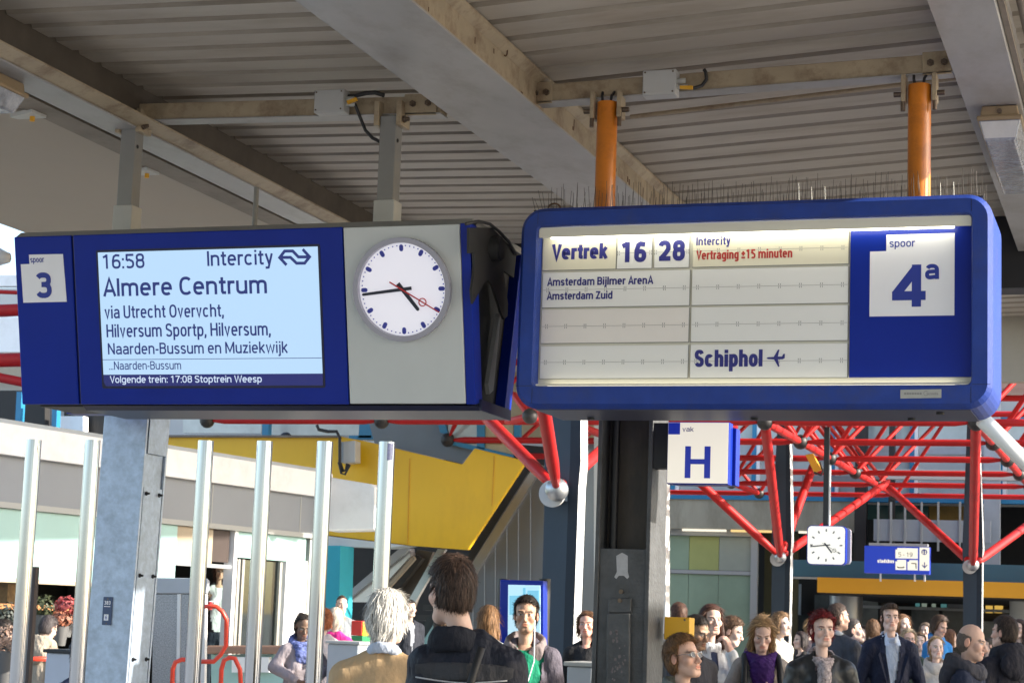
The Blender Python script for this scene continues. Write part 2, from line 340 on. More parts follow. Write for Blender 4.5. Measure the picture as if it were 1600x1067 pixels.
M_poleg = mat('pole_grey', (.26, .26, .25), .42, .1, var=.08, vs=4)
M_sleeve = mat('sleeve_grey', (.50, .50, .47), .5, var=.06, vs=6)
M_orange = mat('orange_pole', (.62, .19, .012), .32, var=.16, vs=5, dirt=(.25, .07, .01), dirt_amt=.6, ds=7, bump=.08, bs=25, coat=.15)
M_junc = mat('junction_grey', (.50, .50, .49), .5, var=.04, vs=8)
M_cable = mat('cable_rubber', (.03, .03, .032), .55)
M_yel = mat('tag_yellow', (.75, .38, .02), .5)
M_blue = mat('sign_blue', (.005, .024, .29), .32, var=.10, vs=3, spec=.22, bump=.02, bs=5)
M_bluem = mat('housing_blue', (.018, .052, .29), .42, var=.14, vs=9, bump=.35, bs=420, dirt=(.05, .06, .13), dirt_amt=.45, ds=5, spec=.3)
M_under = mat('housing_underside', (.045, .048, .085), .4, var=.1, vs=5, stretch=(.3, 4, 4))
M_navy = mat('case_navy', (.006, .009, .045), .35)
M_white = mat('white_sheet', (.86, .86, .90), .4, var=.02, vs=5)
M_ink = mat('blue_ink', (.016, .036, .30), .5)
M_grey = mat('clock_panel_grey', (.58, .61, .61), .35, var=.03, vs=4)
M_clockring = mat('clock_ring', (.36, .36, .42), .25, .3, var=.03)
M_dialmark = mat('dial_blue', (.045, .06, .42), .45)
M_hand = mat('hand_dark', (.015, .02, .04), .4)
M_red = mat('hand_red', (.55, .02, .025), .4)
M_ss = mat('stainless', (.37, .40, .46), .13, 1, var=.05, vs=9, stretch=(1, 1, .2), bump=.03, bs=60)
M_dgrey = mat('column_dark', (.075, .078, .082), .5, var=.25, vs=9, dirt=(.035, .033, .03), dirt_amt=.6, ds=7, bump=.5, bs=45)
M_char = mat('bracket_charcoal', (.022, .022, .023), .55, var=.1, vs=20)
# ------------------------------------------------------------------ ground
kind(obj('ground', MB().add([(-900, -300, -.1), (900, -300, -.1), (900, 1500, -.1), (-900, 1500, -.1)], [(0, 1, 2, 3)]), M_conc), 'structure')
pm = MB(); pm.box((-9, -30, -.6), (1.8, 70, 0))
kind(obj('platform', pm, M_plat), 'structure')
# ------------------------------------------------------------------ platform canopy
can = thing('platform_canopy', 'platform roof of grimy corrugated steel with grey box beams above both hanging signs', 'canopy', (-2.5, 9, 0))
def corrugated(x0, z0, x1, z1, y0, y1, period=.24, flat=.165, slope=.018, hgt=.035, th=.004):
    mb = MB(); prof = []; y = y0
    while y < y1:
        top = period-flat-2*slope
        prof += [(y, 0), (y+flat, 0), (y+flat+slope, hgt), (y+flat+slope+top, hgt)]; y += period
    n = len(prof)
    for x, z in ((x0, z0), (x1, z1)): mb.v += [(x, p, z+h) for p, h in prof]
    for x, z in ((x0, z0), (x1, z1)): mb.v += [(x, p, z+h+th) for p, h in prof]
    for i in range(n-1):
        mb.f += [(i, n+i, n+i+1, i+1), (2*n+i, 2*n+i+1, 3*n+i+1, 3*n+i)]; mb.sm += [False]*2
    return mb
def deck(mb, par):
    o = obj('roof_deck', mb, [M_deck, M_groove], par); n = len(mb.f)
    o.data.polygons.foreach_set('material_index', [0 if (i//2) % 4 == 0 else 1 for i in range(n)]); return o
Y0, Y1 = -9.0, 13.6
deck(corrugated(-3.40, 4.395, -5.235, 4.44, Y0, Y1, .225, .155, .018, .026), can)
deck(corrugated(-2.97, 4.395, -.86, 4.515, Y0+.08, Y1, .262, .190, .020, .026), can)
deck(corrugated(-.64, 4.525, .75, 4.60, Y0+.05, Y1, .262, .190, .020, .026), can)
# roof sheets above (weather skin, so that no sky light leaks in along the beams)
obj('roof_skin', MB().prism([(-5.75, Y0, 4.56), (.85, Y0, 4.70), (.85, Y1+.4, 4.70), (-5.75, Y1+.4, 4.56)], (0, 0, .05)), M_brown, can)
# middle box beam: grey bottom plate, tan side, angle along its upper right edge
obj('roof_beam', MB().prism([(-3.44, Y0, 4.2), (-2.955, Y0, 4.2), (-2.955, Y0, 4.212), (-3.44, Y0, 4.212)], (0, Y1-Y0, 0)), M_beam, can, .002)
b = MB(); b.prism([(-3.42, Y0, 4.212), (-2.972, Y0, 4.212), (-2.972, Y0, 4.43), (-3.42, Y0, 4.43)], (0, Y1-Y0, 0))
obj('beam_web', b, M_tan, can)
b = MB(); b.prism([(-2.972, Y0, 4.34), (-2.93, Y0, 4.372), (-2.93, Y0, 4.39), (-2.972, Y0, 4.39)], (0, Y1-Y0, 0))
obj('beam_angle', b, M_tan, can, .003)
# little lifting hook on the tan side
hk = onX(785, 78, -2.965); b = MB()
b.path([hk+np.array([0, .03*math.cos(a)*1.3, .03*math.sin(a)]) + np.array([.012, 0, 0]) for a in np.linspace(-1.6, 1.9, 10)], .004)
obj('lifting_hook', b, M_rust, can)
# a few drips of rust and old tape along the beams, screws under the sheets
R = random.Random(31)
b = MB()
for k in range(46):
    x = R.uniform(-5.0, -3.6) if k % 2 else R.uniform(-2.8, -1.0); n_ = R.randint(18, 45); y = -9.0+.225*n_+.07 if k % 2 else -8.92+.262*n_+.08
    z = (4.395+(x+3.4)*(4.395-4.44)/1.835) if k % 2 else (4.395+(x+2.97)*(.12/2.11)); b.tube((x, y, z), (x, y, z-.006), .008, seg=6)
obj('sheet_screw', b, M_bolt, can)
b = MB()
for k in range(24):
    y = R.uniform(5, 12); z = R.uniform(4.22, 4.33); l_ = R.uniform(.02, .09); b.box((-2.9718, y, z-l_*.6), (-2.9705, y+R.uniform(.006, .03), z))
obj('rust_streak', b, M_rust, can)
# left beam
b = MB().prism([(-5.42, Y0, 4.2), (-5.215, Y0, 4.2), (-5.215, Y0, 4.21), (-5.42, Y0, 4.21)], (0, Y1-Y0, 0))
obj('roof_beam', b, M_beam, can, .002)
b = MB().prism([(-5.40, Y0, 4.211), (-5.213, Y0, 4.211), (-5.125, Y0, 4.238), (-5.125, Y0, 4.248), (-5.40, Y0, 4.232)], (0, Y1-Y0, 0))
obj('beam_flange', b, M_tan, can)
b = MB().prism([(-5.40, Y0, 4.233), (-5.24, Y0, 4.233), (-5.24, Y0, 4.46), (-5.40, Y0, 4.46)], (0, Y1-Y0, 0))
obj('beam_web', b, mat('web_shaded_dirty', (.10, .08, .06), .7, var=.3, vs=4), can)  # web colour darkened for the shadow and dirt beside the deck
b = MB().prism([(-5.63, Y0, 4.205), (-5.46, Y0, 4.205), (-5.46, Y0, 4.215), (-5.63, Y0, 4.215)], (0, Y1-Y0, 0))
b.prism([(-5.625, Y0, 4.215), (-5.465, Y0, 4.215), (-5.465, Y0, 4.5), (-5.625, Y0, 4.5)], (0, Y1-Y0, 0))
obj('gutter', b, M_brown, can)
# right beam
b = MB().prism([(-.90, Y0, 4.27), (-.63, Y0, 4.27), (-.63, Y0, 4.56), (-.90, Y0, 4.56)], (0, Y1-Y0, 0))
obj('roof_beam', b, M_beam, can, .003)
b = MB().prism([(-.626, Y0, 4.30), (-.60, Y0, 4.30), (-.60, Y0, 4.33), (-.626, Y0, 4.33)], (0, Y1-Y0, 0))
b.path([(-.55, y, 4.40) for y in np.linspace(Y0, Y1, 12)], .022)
obj('conduit', b, M_brown, can)
# beige soffit beyond the gutter, with two small bracket plates
b = MB().prism([(-7.49, Y0, 4.2), (-5.66, Y0, 4.235), (-5.66, Y0, 4.26), (-7.49, Y0, 4.23)], (0, Y1+1.5-Y0, 0))
obj('soffit', b, M_soff, can)
for px, py in ((60, 183), (238, 272), (800, 0)):
    if px > 700: continue
    q = onZ(px, py, 4.19); b = MB()
    b.prism([q+np.array([-.16, -.02, 0]), q+np.array([.02, -.10, 0]), q+np.array([.03, .03, 0]), q+np.array([-.14, .03, 0])], (0, 0, .02))
    obj('bracket_plate', b, M_sleeve, can)
    b = MB().tube(q+np.array([-.03, -.01, 0]), q+np.array([-.03, -.01, -.025]), .014, seg=8); obj('bolt', b, M_yel, can)
# end beam and fascia of the roof
obj('end_beam', MB().box((-7.4, Y1+.02, 4.02), (.8, Y1+.3, 4.52)), M_black, can)
# cross bars that carry the signs
YB = 9.2
def crossbar(pa, pb, ends):
    a = onY(*pa, YB); c = onY(*pb, YB); b = MB()
    d = np.array([0, 0, .046])
    b.prism([a-d, c-d, c+d, a+d], (0, .09, 0))
    obj('cross_bar', b, M_tan, can, .006)
    b = MB().prism([a-d-np.array([0, 0, .006])+np.array([0, -.012, 0]), c-d-np.array([0, 0, .006])+np.array([0, -.012, 0]), c-d+np.array([0, -.012, -.0005]), a-d+np.array([0, -.012, -.0005])], (0, .11, 0))
    obj('bar_flange', b, M_beam, can)
    for i, (x0, x1) in enumerate(ends):
        q0 = onY(x0, 0, YB)[0]; q1 = onY(x1, 0, YB)[0]
        t0 = (q0-a[0])/(c[0]-a[0]); z0 = a[2]+(c[2]-a[2])*t0; t1 = (q1-a[0])/(c[0]-a[0]); z1 = a[2]+(c[2]-a[2])*t1
        b = MB().prism([(q0, YB-.012, z0-.058), (q1, YB-.012, z1-.058), (q1, YB-.012, z1+.055), (q0, YB-.012, z0+.055)], (0, .011, 0))
        obj('end_plate', b, M_tan, can, .003)
        for k in (.28, .75):
            x = q0+(q1-q0)*k; b = MB().tube((x, YB-.012, z0), (x, YB-.026, z0), .017, seg=6); b.tube((x, YB-.024, z0), (x, YB-.034, z0), .009, seg=8); obj('bolt', b, M_bolt, can)
crossbar((178, 176), (690, 163), [(177, 208), (640, 690)])
crossbar((832, 147), (1489, 97), [(833, 869), (1442, 1488)])
# thin tie rod behind the right bar
b = MB().tube(onY(985, 183, 9.75), onY(1500, 122, 9.75), .012); obj('tie_rod', b, M_tan, can)
# ------------------------------------------------------------------ lamps under the beams
M_lamph = mat('lamp_housing', (.30, .22, .13), .5, var=.12, vs=8)
M_lens = mat('lamp_lens', (.30, .32, .37), .15, var=.45, vs=12, bump=.8, bs=26, coat=.6, bd=.02)
M_lensw = mat('lamp_lens_white', (.62, .62, .6), .3, var=.1, vs=12, bump=.2, bs=30)
def lamp(x, y, z, ln, label):
    t = thing('platform_lamp', label, 'lamp', (x, y, z), 'fluorescent lamps under the platform roof')
    b = MB().prism([(x-.095, y, z-.05), (x+.095, y, z-.05), (x+.085, y, z), (x-.085, y, z)], (0, ln, 0)); obj('housing', b, M_lamph, t, .006)
    b = MB().box((x-.11, y-.015, z-.075), (x+.11, y+ln+.015, z-.051)); obj('housing_rim', b, M_lamph, t, .008)
    b = MB().prism([(x-.098, y, z-.0755), (x+.098, y, z-.0755), (x+.07, y+.06, z-.17), (x-.07, y+.06, z-.17)], (0, 0.0001, 0))
    b = MB(); p = [(x-.1, y, z-.0755), (x+.1, y, z-.0755), (x+.1, y+ln, z-.0755), (x-.1, y+ln, z-.0755)]
    q = [(x-.075, y+.05, z-.165), (x+.075, y+.05, z-.165), (x+.075, y+ln-.05, z-.165), (x-.075, y+ln-.05, z-.165)]
    b.add(p+q, [(0, 1, 5, 4), (1, 2, 6, 5), (2, 3, 7, 6), (3, 0, 4, 7), (4, 5, 6, 7)]); obj('diffuser', b, M_lens, t, .01)
    b = MB().add([(x-.092, y-.002, z-.08), (x+.092, y-.002, z-.08), (x+.073, y+.04, z-.155), (x-.073, y+.04, z-.155)], [(0, 1, 2, 3)])
    obj('end_window', b, M_lensw, t)
    b = MB().tube((x, y-.012, z-.03), (x, y+.001, z-.03), .013, seg=8); obj('bolt', b, M_bolt, t)
    return t
lq = onZ(1547, 185, 4.2)
lamp(-.735, 9.75, 4.267, 1.35, 'fluorescent lamp with clear ribbed cover under the right roof beam')
lamp(-5.42, 6.70, 4.198, 1.52, 'fluorescent lamp under the left roof beam, cut by the frame edge')
# speaker-like dark round thing at the top right
t = thing('loudspeaker', 'dark round loudspeaker hanging under the roof at the right edge', 'loudspeaker', (-.50, 9.9, 4.4))
b = MB().ball((-.44, 10.0, 4.33), (.10, .10, .12)); obj('speaker_body', b, M_char, t)
b = MB().tube((-.44, 10.0, 4.40), (-.44, 10.0, 4.58), .015); obj('speaker_stem', b, M_char, t)
# ------------------------------------------------------------------ junction boxes on the bars
def junction(pa, pb, label, tagpx, cable):
    a = onY(*pa, YB-.10); c = onY(*pb, YB-.10)
    t = thing('junction_box', label, 'junction box', (a[0], YB, c[2]), 'junction boxes on the sign bars')
    b = MB().box((a[0], YB-.095, c[2]), (c[0], YB-.013, a[2])); obj('box', b, M_junc, t, .005)
    b = MB().box((a[0]+.004, YB-.1, c[2]+.004), (c[0]-.004, YB-.0951, a[2]-.004)); obj('lid', b, M_junc, t, .002)
    b = MB()
    for x in (a[0]+.014, c[0]-.014):
        for z in (a[2]-.014, c[2]+.014): b.tube((x, YB-.101, z), (x, YB-.103, z), .005, seg=6)
    obj('screw', b, M_bolt, t)
    b = MB().tube((c[0], YB-.06, c[2]+.075), (c[0]+.04, YB-.06, c[2]+.075), .014, seg=8); b.tube((c[0], YB-.06, c[2]+.045), (c[0]+.05, YB-.06, c[2]+.045), .012, seg=8); obj('cable_gland', b, M_sleeve, t)
    g = [onY(*p, YB-.12) for p in tagpx]
    b = MB().prism(g, (0, .012, 0)); obj('cable_tag', b, M_yel, t)
    b = MB().path([onY(x, y, YB-.06 if i < 3 else YB-.02) for i, (x, y) in enumerate(cable)], .009); obj('cable', b, M_cable, t)
junction((491, 141), (536, 174), 'grey junction box on the left sign bar with a cable drooping to the pole', [(541, 158), (556, 152), (558, 157), (543, 163)],
         [(537, 158), (548, 156), (555, 164), (562, 182), (571, 204), (582, 216), (594, 222)])
junction((1004, 110), (1055, 147), 'grey junction box on the right sign bar with a short curled cable', [(1062, 134), (1082, 134), (1082, 140), (1062, 139)],
         [(1056, 136), (1070, 137), (1085, 138), (1097, 134), (1104, 124), (1103, 114), (1100, 109)])
t = thing('cable_loop', 'black cable lying over the left sign bar beside its junction box', 'cable', (-4.2, 9.2, 4.4))
b = MB().path([onY(x, y, 9.16) for x, y in ((540, 152), (556, 150), (572, 146), (586, 145), (600, 149))], .012); obj('cable', b, M_cable, t)

# ------------------------------------------------------------------ LED departure sign (track 3)
TAU = math.radians(12.5); YL = 8.93
oL = onY(35, 632, YL)
PL = Plane((0, YL, oL[2]), (1, 0, 0), (0, -math.sin(TAU), math.cos(TAU)))
def uL(x, y): return PL.uv(x, y)
VT = uL(300, 362)[1]
XL = uL(28, 500)[0]; XS = uL(119, 500)[0]; XM = uL(541, 500)[0]; XE = uL(724, 500)[0]; XEND = uL(739, 500)[0]
sg = thing('departure_sign', 'blue tilted train display for spoor 3 with built-in round clock', 'departure sign', ((XL+XEND)/2, 9.2, oL[2]))
YMID = 9.2
def backface(p): return np.array([p[0], 2*YMID-p[1], p[2]])
def fslab(x0, x1, v0, v1, w0, w1): return MB().plate(PL, [(x0, v0), (x1, v0), (x1, v1), (x0, v1)], w0, w1)
obj('side_panel', fslab(XL, XS-.008, .0, VT, -.1, .0), M_blue, sg, .006)
obj('display_panel', fslab(XS+.004, XM-.004, .0, VT, -.1, .002), M_blue, sg, .006)
obj('clock_panel', fslab(XM+.004, XE-.002, .004, VT-.004, -.1, .003), M_grey, sg, .004)
obj('edge_strip', fslab(XE, XEND, .0, VT, -.1, .001), M_blue, sg, .004)
obj('seam', fslab(XL+.01, XEND-.01, .01, VT-.01, -.09, -.012), M_navy, sg)
# back leaf, core, bottom channel and lid
b = MB(); c4 = [PL.pt(XL, 0, 0), PL.pt(XEND, 0, 0), PL.pt(XEND, VT, 0), PL.pt(XL, VT, 0)]
b.prism([backface(p) for p in c4], (0, -.1, .0)); obj('back_panel', b, M_blue, sg, .005)
yb0 = YL; yb1 = 2*YMID-YL; zb = oL[2]; zt = PL.pt(0, VT)[2]; yt0 = PL.pt(0, VT)[1]; yt1 = 2*YMID-yt0
b = MB().prism([(XL+.05, yb0+.10, zb), (XL+.05, yb1-.10, zb), (XL+.05, yt1-.1, zt), (XL+.05, yt0+.1, zt)], (XEND-XL-.2, 0, 0)); obj('core', b, M_black, sg)
b = MB(); z0 = zb-.024
b.prism([(XS, yb0+.02, zb-.002), (XS, yb0+.06, z0), (XS, yb1-.06, z0), (XS, yb1-.02, zb-.002)], (XEND-XS+.0, 0, 0)); obj('bottom_rail', b, M_navy, sg, .004)
b = MB().box((XEND+.0005, yb0+.05, z0), (XEND+.012, yb1-.03, zb+.03)); obj('rail_cap', b, M_navy, sg)
b = MB().prism([(XL, yt0+.01, zt), (XL, yt1-.01, zt), (XL, yt1-.06, zt+.035), (XL, yt0+.06, zt+.035)], (XEND-XL, 0, 0)); obj('lid', b, M_poleg, sg, .004)
b = MB().prism([(XEND-.06, yb0+.09, zb), (XEND-.06, yb1-.09, zb), (XEND-.06, yt1-.09, zt), (XEND-.06, yt0+.09, zt)], (.006, 0, 0)); obj('recess_dark_sheet', b, M_char, sg)  # dark sheet makes the open end look like a shaded hollow
# bracket seen in the open right-hand end
bp = [(733, 356), (769, 356), (807, 395), (803, 434), (787, 423), (794, 475), (793, 494), (788, 499), (783, 488), (769, 444), (763, 438), (756, 443), (739, 475), (737, 454), (742, 417), (741, 396), (733, 396)]
XB = XEND+.02
b = MB().prism([onX(x, y, XB) for x, y in bp], (-.012, 0, 0)); br = obj('end_bracket', b, M_char, sg)
dc = onX(769, 389, XB); b = MB().tube(dc, dc+np.array([.045, 0, 0]), .062, seg=24); b.tube(dc+np.array([.045, 0, 0]), dc+np.array([.05, 0, 0]), .052, seg=24); obj('bracket_hub', b, M_char, br)
for pp in ([(740, 470), (745, 470), (749, 600), (747, 615), (740, 618)], [(780, 490), (783, 490), (771, 610), (765, 616), (763, 600)]):
    b = MB().prism([onX(x, y, XB-.03) for x, y in pp], (-.02, 0, 0)); obj('end_rib', b, M_poleg, sg)
b = MB().path([onX(x, y, XB+.01) for x, y in ((728, 350), (748, 346), (765, 350), (780, 362), (795, 378), (807, 398))], .008); obj('cable', b, M_cable, sg)
# track 3 square
b = MB().plate(PL, [uL(x, y) for x, y in ((45.5, 398), (98.5, 397), (104.5, 471.5), (36.8, 473), (32.8, 413), (46.5, 412.5))], .0005, .0025)
sq = obj('track_plate', b, M_white, sg)
text('spoor', PL, 48, 403.5, 69.5, 413, M_ink, sq, .0035)
text('3', PL, 57, 426, 81, 466, M_ink, sq, .0035, weight=.15)
# display
M_lcd = emit('lcd_lit', (186, 220, 252)); M_lcdink = emit('lcd_ink', (24, 44, 120), .9); M_lcdnavy = emit('lcd_navy', (18, 28, 110), .9); M_lcdw = emit('lcd_white', (214, 232, 255))
q = [uL(152.3, 394), uL(495, 386), uL(506.5, 583), uL(164, 585.5)]
us0 = (q[0][0]+q[3][0])/2; us1 = (q[1][0]+q[2][0])/2; vst = (q[0][1]+q[1][1])/2; vsf = (q[2][1]+q[3][1])/2
vsb = (uL(506.5, 601)[1]+uL(175, 604)[1])/2
b = MB().plate(PL, rrect(us0-.012, vsb-.012, us1+.012, vst+.012, .01), .0022, .004); obj('screen_bezel', b, M_navy, sg)
b = MB().plate(PL, [(us0, vsf), (us1, vsf), (us1, vst), (us0, vst)], .0042, .006); scr = obj('display_screen', b, M_lcd, sg)
b = MB().plate(PL, [(us0+.012, vsb), (us1, vsb), (us1, vsf-.0005), (us0, vsf-.0005), (us0, vsb+.02)], .0042, .006); ft = obj('footer_bar', b, M_lcdnavy, sg)
for s, x0, y0, x1, y1, of in (('16:58', 161.7, 397.5, 226.8, 420.5, .112), ('Intercity', 324.8, 392.5, 427.7, 422.2, .112), ('Almere Centrum', 161.7, 431.5, 418, 464, .118),
                             ('via Utrecht Overvcht,', 164.5, 477.5, 350.7, 501, .105), ('Hilversum Sportp, Hilversum,', 167.5, 506.5, 424, 532.5, .105), ('Naarden-Bussum en Muziekwijk', 169.8, 536, 450.8, 558.5, .105),
                             ('...Naarden-Bussum', 171.5, 564.5, 284, 577.6, .09)):
    text(s, PL, x0, y0, x1, y1, M_lcdink, scr, .0075, weight=of)
text('Volgende trein: 17:08 Stoptrein Weesp', PL, 173, 586.2, 410, 600.8, M_lcdw, ft, .0075, weight=.105)
u = uL(320, 561); b = MB().plate(PL, [(us0, u[1]), (us1, u[1]), (us1, u[1]+.003), (us0, u[1]+.003)], .0062, .007); obj('divider_line', b, M_lcdink, scr)
lg = lambda x, y: uL(425+x/21.33, 380+y/21.33)
b = MB(); wd = np.linalg.norm(lg(500, 250)-lg(500, 350))
b.stroke(PL, [lg(*p) for p in ((505, 728), (275, 482), (440, 265), (710, 262), (900, 460), (1215, 458))], wd, .0065, .0076)
b.stroke(PL, [lg(*p) for p in ((325, 476), (640, 474), (840, 668), (1110, 666), (1275, 456), (1045, 203))], wd, .0077, .0082)
obj('railway_emblem', b, M_lcdink, scr)
# clock
cc = uL(630.5, 452); R1 = abs(uL(706.5, 452)[0]-uL(555, 452)[0])/2
b = MB().arc(PL, cc[0], cc[1], R1, .0035, .035, 64, r2=R1*.90); ck = obj('clock_rim', b, M_clockring, sg)
M_dial = emit('dial_lit', (226, 224, 240), .55, (.7, .7, .72))
dcx, dcy = uL(633.5, 450.5); RD = R1*.895
b = MB().arc(PL, cc[0], cc[1], RD, .006, .010, 64); obj('clock_dial', b, M_dial, ck)
b = MB()
for i in range(60):
    a = math.radians(90-6*i); rr = RD*.93
    if i % 5 == 0:
        d = np.array([math.cos(a), math.sin(a)]); nn = np.array([-d[1], d[0]])*.0105
        p = np.array([cc[0], cc[1]]); r0, r1 = RD*.815, RD*.965
        pts = [p+d*(r0+.0105)+nn*math.cos(t_)-d*.0105*math.sin(t_) for t_ in np.linspace(0, math.pi, 7)] + [p+d*(r1-.0105)-nn*math.cos(t_)+d*.0105*math.sin(t_) for t_ in np.linspace(0, math.pi, 7)]
        b.plate(PL, pts, .0105, .0115)
    else: b.arc(PL, cc[0]+RD*.94*math.cos(a), cc[1]+RD*.94*math.sin(a), .0034, .0105, .0115, 10)
obj('dial_marks', b, M_dialmark, ck)
def hand(name, deg, r0, r1, wd0, m, w, ringr=None):
    a = math.radians(90-deg); d = np.array([math.cos(a), math.sin(a)]); nn = np.array([-d[1], d[0]]); p = np.array(cc); b = MB()
    b.plate(PL, [p+d*r0+nn*wd0, p+d*r0-nn*wd0, p+d*(r1-wd0*.6)-nn*wd0*.8, p+d*r1-nn*wd0*.4, p+d*r1+nn*wd0*.4, p+d*(r1-wd0*.6)+nn*wd0*.8], w, w+.003)
    if ringr: c = p+d*ringr; b.arc(PL, c[0], c[1], .021, w, w+.003, 24, r2=.016)
    return obj(name, b, m, ck)
hand('hour_hand', 142, -RD*.16, RD*.58, .0105, M_hand, .014)
hand('minute_hand', 264, -RD*.22, RD*.93, .0085, M_hand, .019)
hand('second_hand', 121, -RD*.32, RD*.98, .0035, M_red, .024, RD*.545)
# hanging poles
def hang_grey(px, py, x2, y2):
    a = onY(px, py, YMID); c = onY(x2, y2, YMID); x = a[0]
    b = MB().box((x-.046, YMID-.045, c[2]+.06), (x+.046, YMID+.045, a[2])); obj('hanging_pole', b, M_poleg, sg, .006)
    b = MB().box((x-.058, YMID-.055, zt+.03), (x+.058, YMID+.055, c[2]+.075)); obj('pole_sleeve', b, M_sleeve, sg, .006)
    for s in (-1, 1):
        b = MB().box((x+s*.062-.014, YMID-.06, a[2]-.055), (x+s*.062+.014, YMID+.07, a[2]+.075)); obj('pole_clamp', b, M_tan, sg, .004)
    b = MB().tube((x+.055, YMID-.03, a[2]-.02), (x+.11, YMID-.03, a[2]-.02), .011, seg=6); b.tube((x+.078, YMID-.03, a[2]-.02), (x+.09, YMID-.03, a[2]-.02), .02, seg=6); obj('bolt', b, M_bolt, sg)
    b = MB().tube((x+.0465, YMID-.02, a[2]-.13), (x+.049, YMID-.02, a[2]-.13), .011, seg=10); obj('cable_hole', b, M_black, sg)
hang_grey(208, 195, 198, 345); hang_grey(612, 184, 605, 338)
b = MB(); a = onY(401, 293, 9.3); b.tube((a[0], 9.3, zt), (a[0], 9.3, a[2]), .014); obj('stub_pipe', b, M_poleg, sg)

# ------------------------------------------------------------------ split-flap board (track 4a)
YR = 8.93; TH = .54
PR = Plane((0, YR, 0), (1, 0, 0), (0, 0, 1))
def uR(x, y): return PR.uv(x, y)
x0 = uR(808, 480)[0]; x1 = uR(1551, 480)[0]; z1 = uR(1180, 313)[1]; z0 = uR(1180, 638)[1]
fb = thing('split_flap_board', 'big rounded blue Vertrek board with white flaps for spoor 4a', 'departure board', ((x0+x1)/2, YR+TH/2, z0))
wx0 = (uR(839, 360)[0]+uR(833, 595)[0])/2; wx1 = uR(1517.5, 460)[0]; wz1 = (uR(840, 356)[1]+uR(1517, 331)[1])/2; wz0 = (uR(835, 603)[1]+uR(1517, 600)[1])/2
def frame_ring(b, A, B):
    n = len(A)
    for i in range(n): j = (i+1) % n; b.add([A[i], A[j], B[j], B[i]], [(0, 1, 2, 3)])
P3 = lambda uv, y: [np.array([u, y, v]) for u, v in uv]
NR = 8; rr = .115
b = MB(); o0 = rrect(x0, z0, x1, z1, rr, NR); o1 = rrect(x0+.022, z0+.022, x1-.022, z1-.022, rr-.02, NR); i0 = rrect(wx0-.006, wz0-.006, wx1+.006, wz1+.006, .03, NR); i1 = rrect(wx0, wz0, wx1, wz1, .025, NR)
frame_ring(b, P3(o1, YR), P3(i0, YR)); frame_ring(b, P3(i0, YR), P3(i1, YR+.012)); frame_ring(b, P3(i1, YR+.012), P3(i1, YR+.09))
frame_ring(b, P3(o0, YR+.03), P3(o1, YR))
hs = obj('housing', b, M_bluem, fb)
b = MB(); frame_ring(b, P3(o0, YR+TH-.03), P3(o0, YR+.03)); frame_ring(b, P3(o1, YR+TH), P3(o0, YR+TH-.03)); b.add(P3(o1, YR+TH), [tuple(range(len(o1)))[::-1]])
# side skin: sunlit blue sides, dark underside sheet as its own part
sk = obj('side_skin', b, M_bluem, fb)
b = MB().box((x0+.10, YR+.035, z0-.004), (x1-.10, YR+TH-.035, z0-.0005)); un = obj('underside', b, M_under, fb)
b = MB()
for px in (905, 1165, 1415, 1470):
    q = onZ(px, 645, z0-.004); b.tube((q[0], YR+.12+.25*(px % 2), z0-.004), (q[0], YR+.12+.25*(px % 2), z0-.014), .018, seg=12)
obj('fixing_screw', b, M_black, fb)
# seams of the mouldings
b = MB()
for s, X in ((1, wx0), (-1, wx1)):
    for zz in (wz0,): b.box((X-.085 if s > 0 else X+.004, YR-.0012, zz-.0012), (X-.004 if s > 0 else X+.085, YR-.0002, zz+.0012))
    b.box((X-.0012, YR-.0012, z0+.025), (X+.0012, YR-.0002, wz0-.01)); b.box((X-.0012, YR-.0012, wz1+.01), (X+.0012, YR-.0002, z1-.025))
obj('seam', b, M_navy, hs)
# tray
YT = YR+.085; PT = Plane((0, YT, 0), (1, 0, 0), (0, 0, 1))
def uT(x, y): return PT.uv(x, y)
M_cream = mat('tray_cream', (.72, .70, .60), .5, var=.03, vs=4); M_flap = mat('flap_white', (.82, .82, .80), .45, var=.025, vs=2, bump=.04, bs=3); M_flapc = mat('flap_cream', (.76, .72, .57), .5, var=.02); M_flapp = mat('flap_pinkish', (.81, .77, .73), .45, var=.02)
M_line = mat('flap_gap', (.22, .22, .22), .6); M_vink = mat('flap_ink', (.024, .026, .21), .5); M_rink = mat('flap_red_ink', (.45, .035, .03), .5)
b = MB().box((wx0-.01, YT+.004, wz0-.01), (wx1+.01, YT+.03, wz1+.01)); obj('tray', b, M_cream, fb)
b = MB().prism([(wx0+.002, YR+.02, wz1-.004), (wx1-.002, YR+.02, wz1-.004), (wx1-.002, YR+.02, wz1-.052), (wx0+.002, YR+.02, wz1-.052)], (0, .012, 0)); obj('tube_visor', b, M_cream, fb)
b = MB().prism([(wx0+.002, YR+.014, wz0+.001), (wx1-.002, YR+.014, wz0+.001), (wx1-.002, YR+.05, wz0+.012), (wx0+.002, YR+.05, wz0+.012)], (0, .004, .004)); obj('bottom_strip', b, M_cream, fb)
tz = wz1-.058
M_tube = emit('fluorescent_tube', (255, 250, 225), 10.0)
b = MB().tube((wx0+.06, YR+.036, tz+.010), (uR(1490, 340)[0], YR+.036, tz+.010), .011, seg=12); obj('light_tube', b, M_tube, fb)
b = MB().tube((wx0+.06, YR+.062, wz0+.004), (uR(1490, 340)[0], YR+.062, wz0+.004), .010, seg=12); obj('light_tube', b, emit('fluorescent_low', (255, 246, 215), 3.5), fb)
uT0 = lambda xa, xb, y: (uT(xa, y)[0], uT(xb, y)[0])
xa, xb, xc, xd = uT(847.5, 480)[0], uT(1077, 480)[0], uT(1081, 480)[0], uT(1325, 480)[0]
def zrow(yl, yr): return (uT(846, yl)[1]+uT(1325, yr)[1])/2
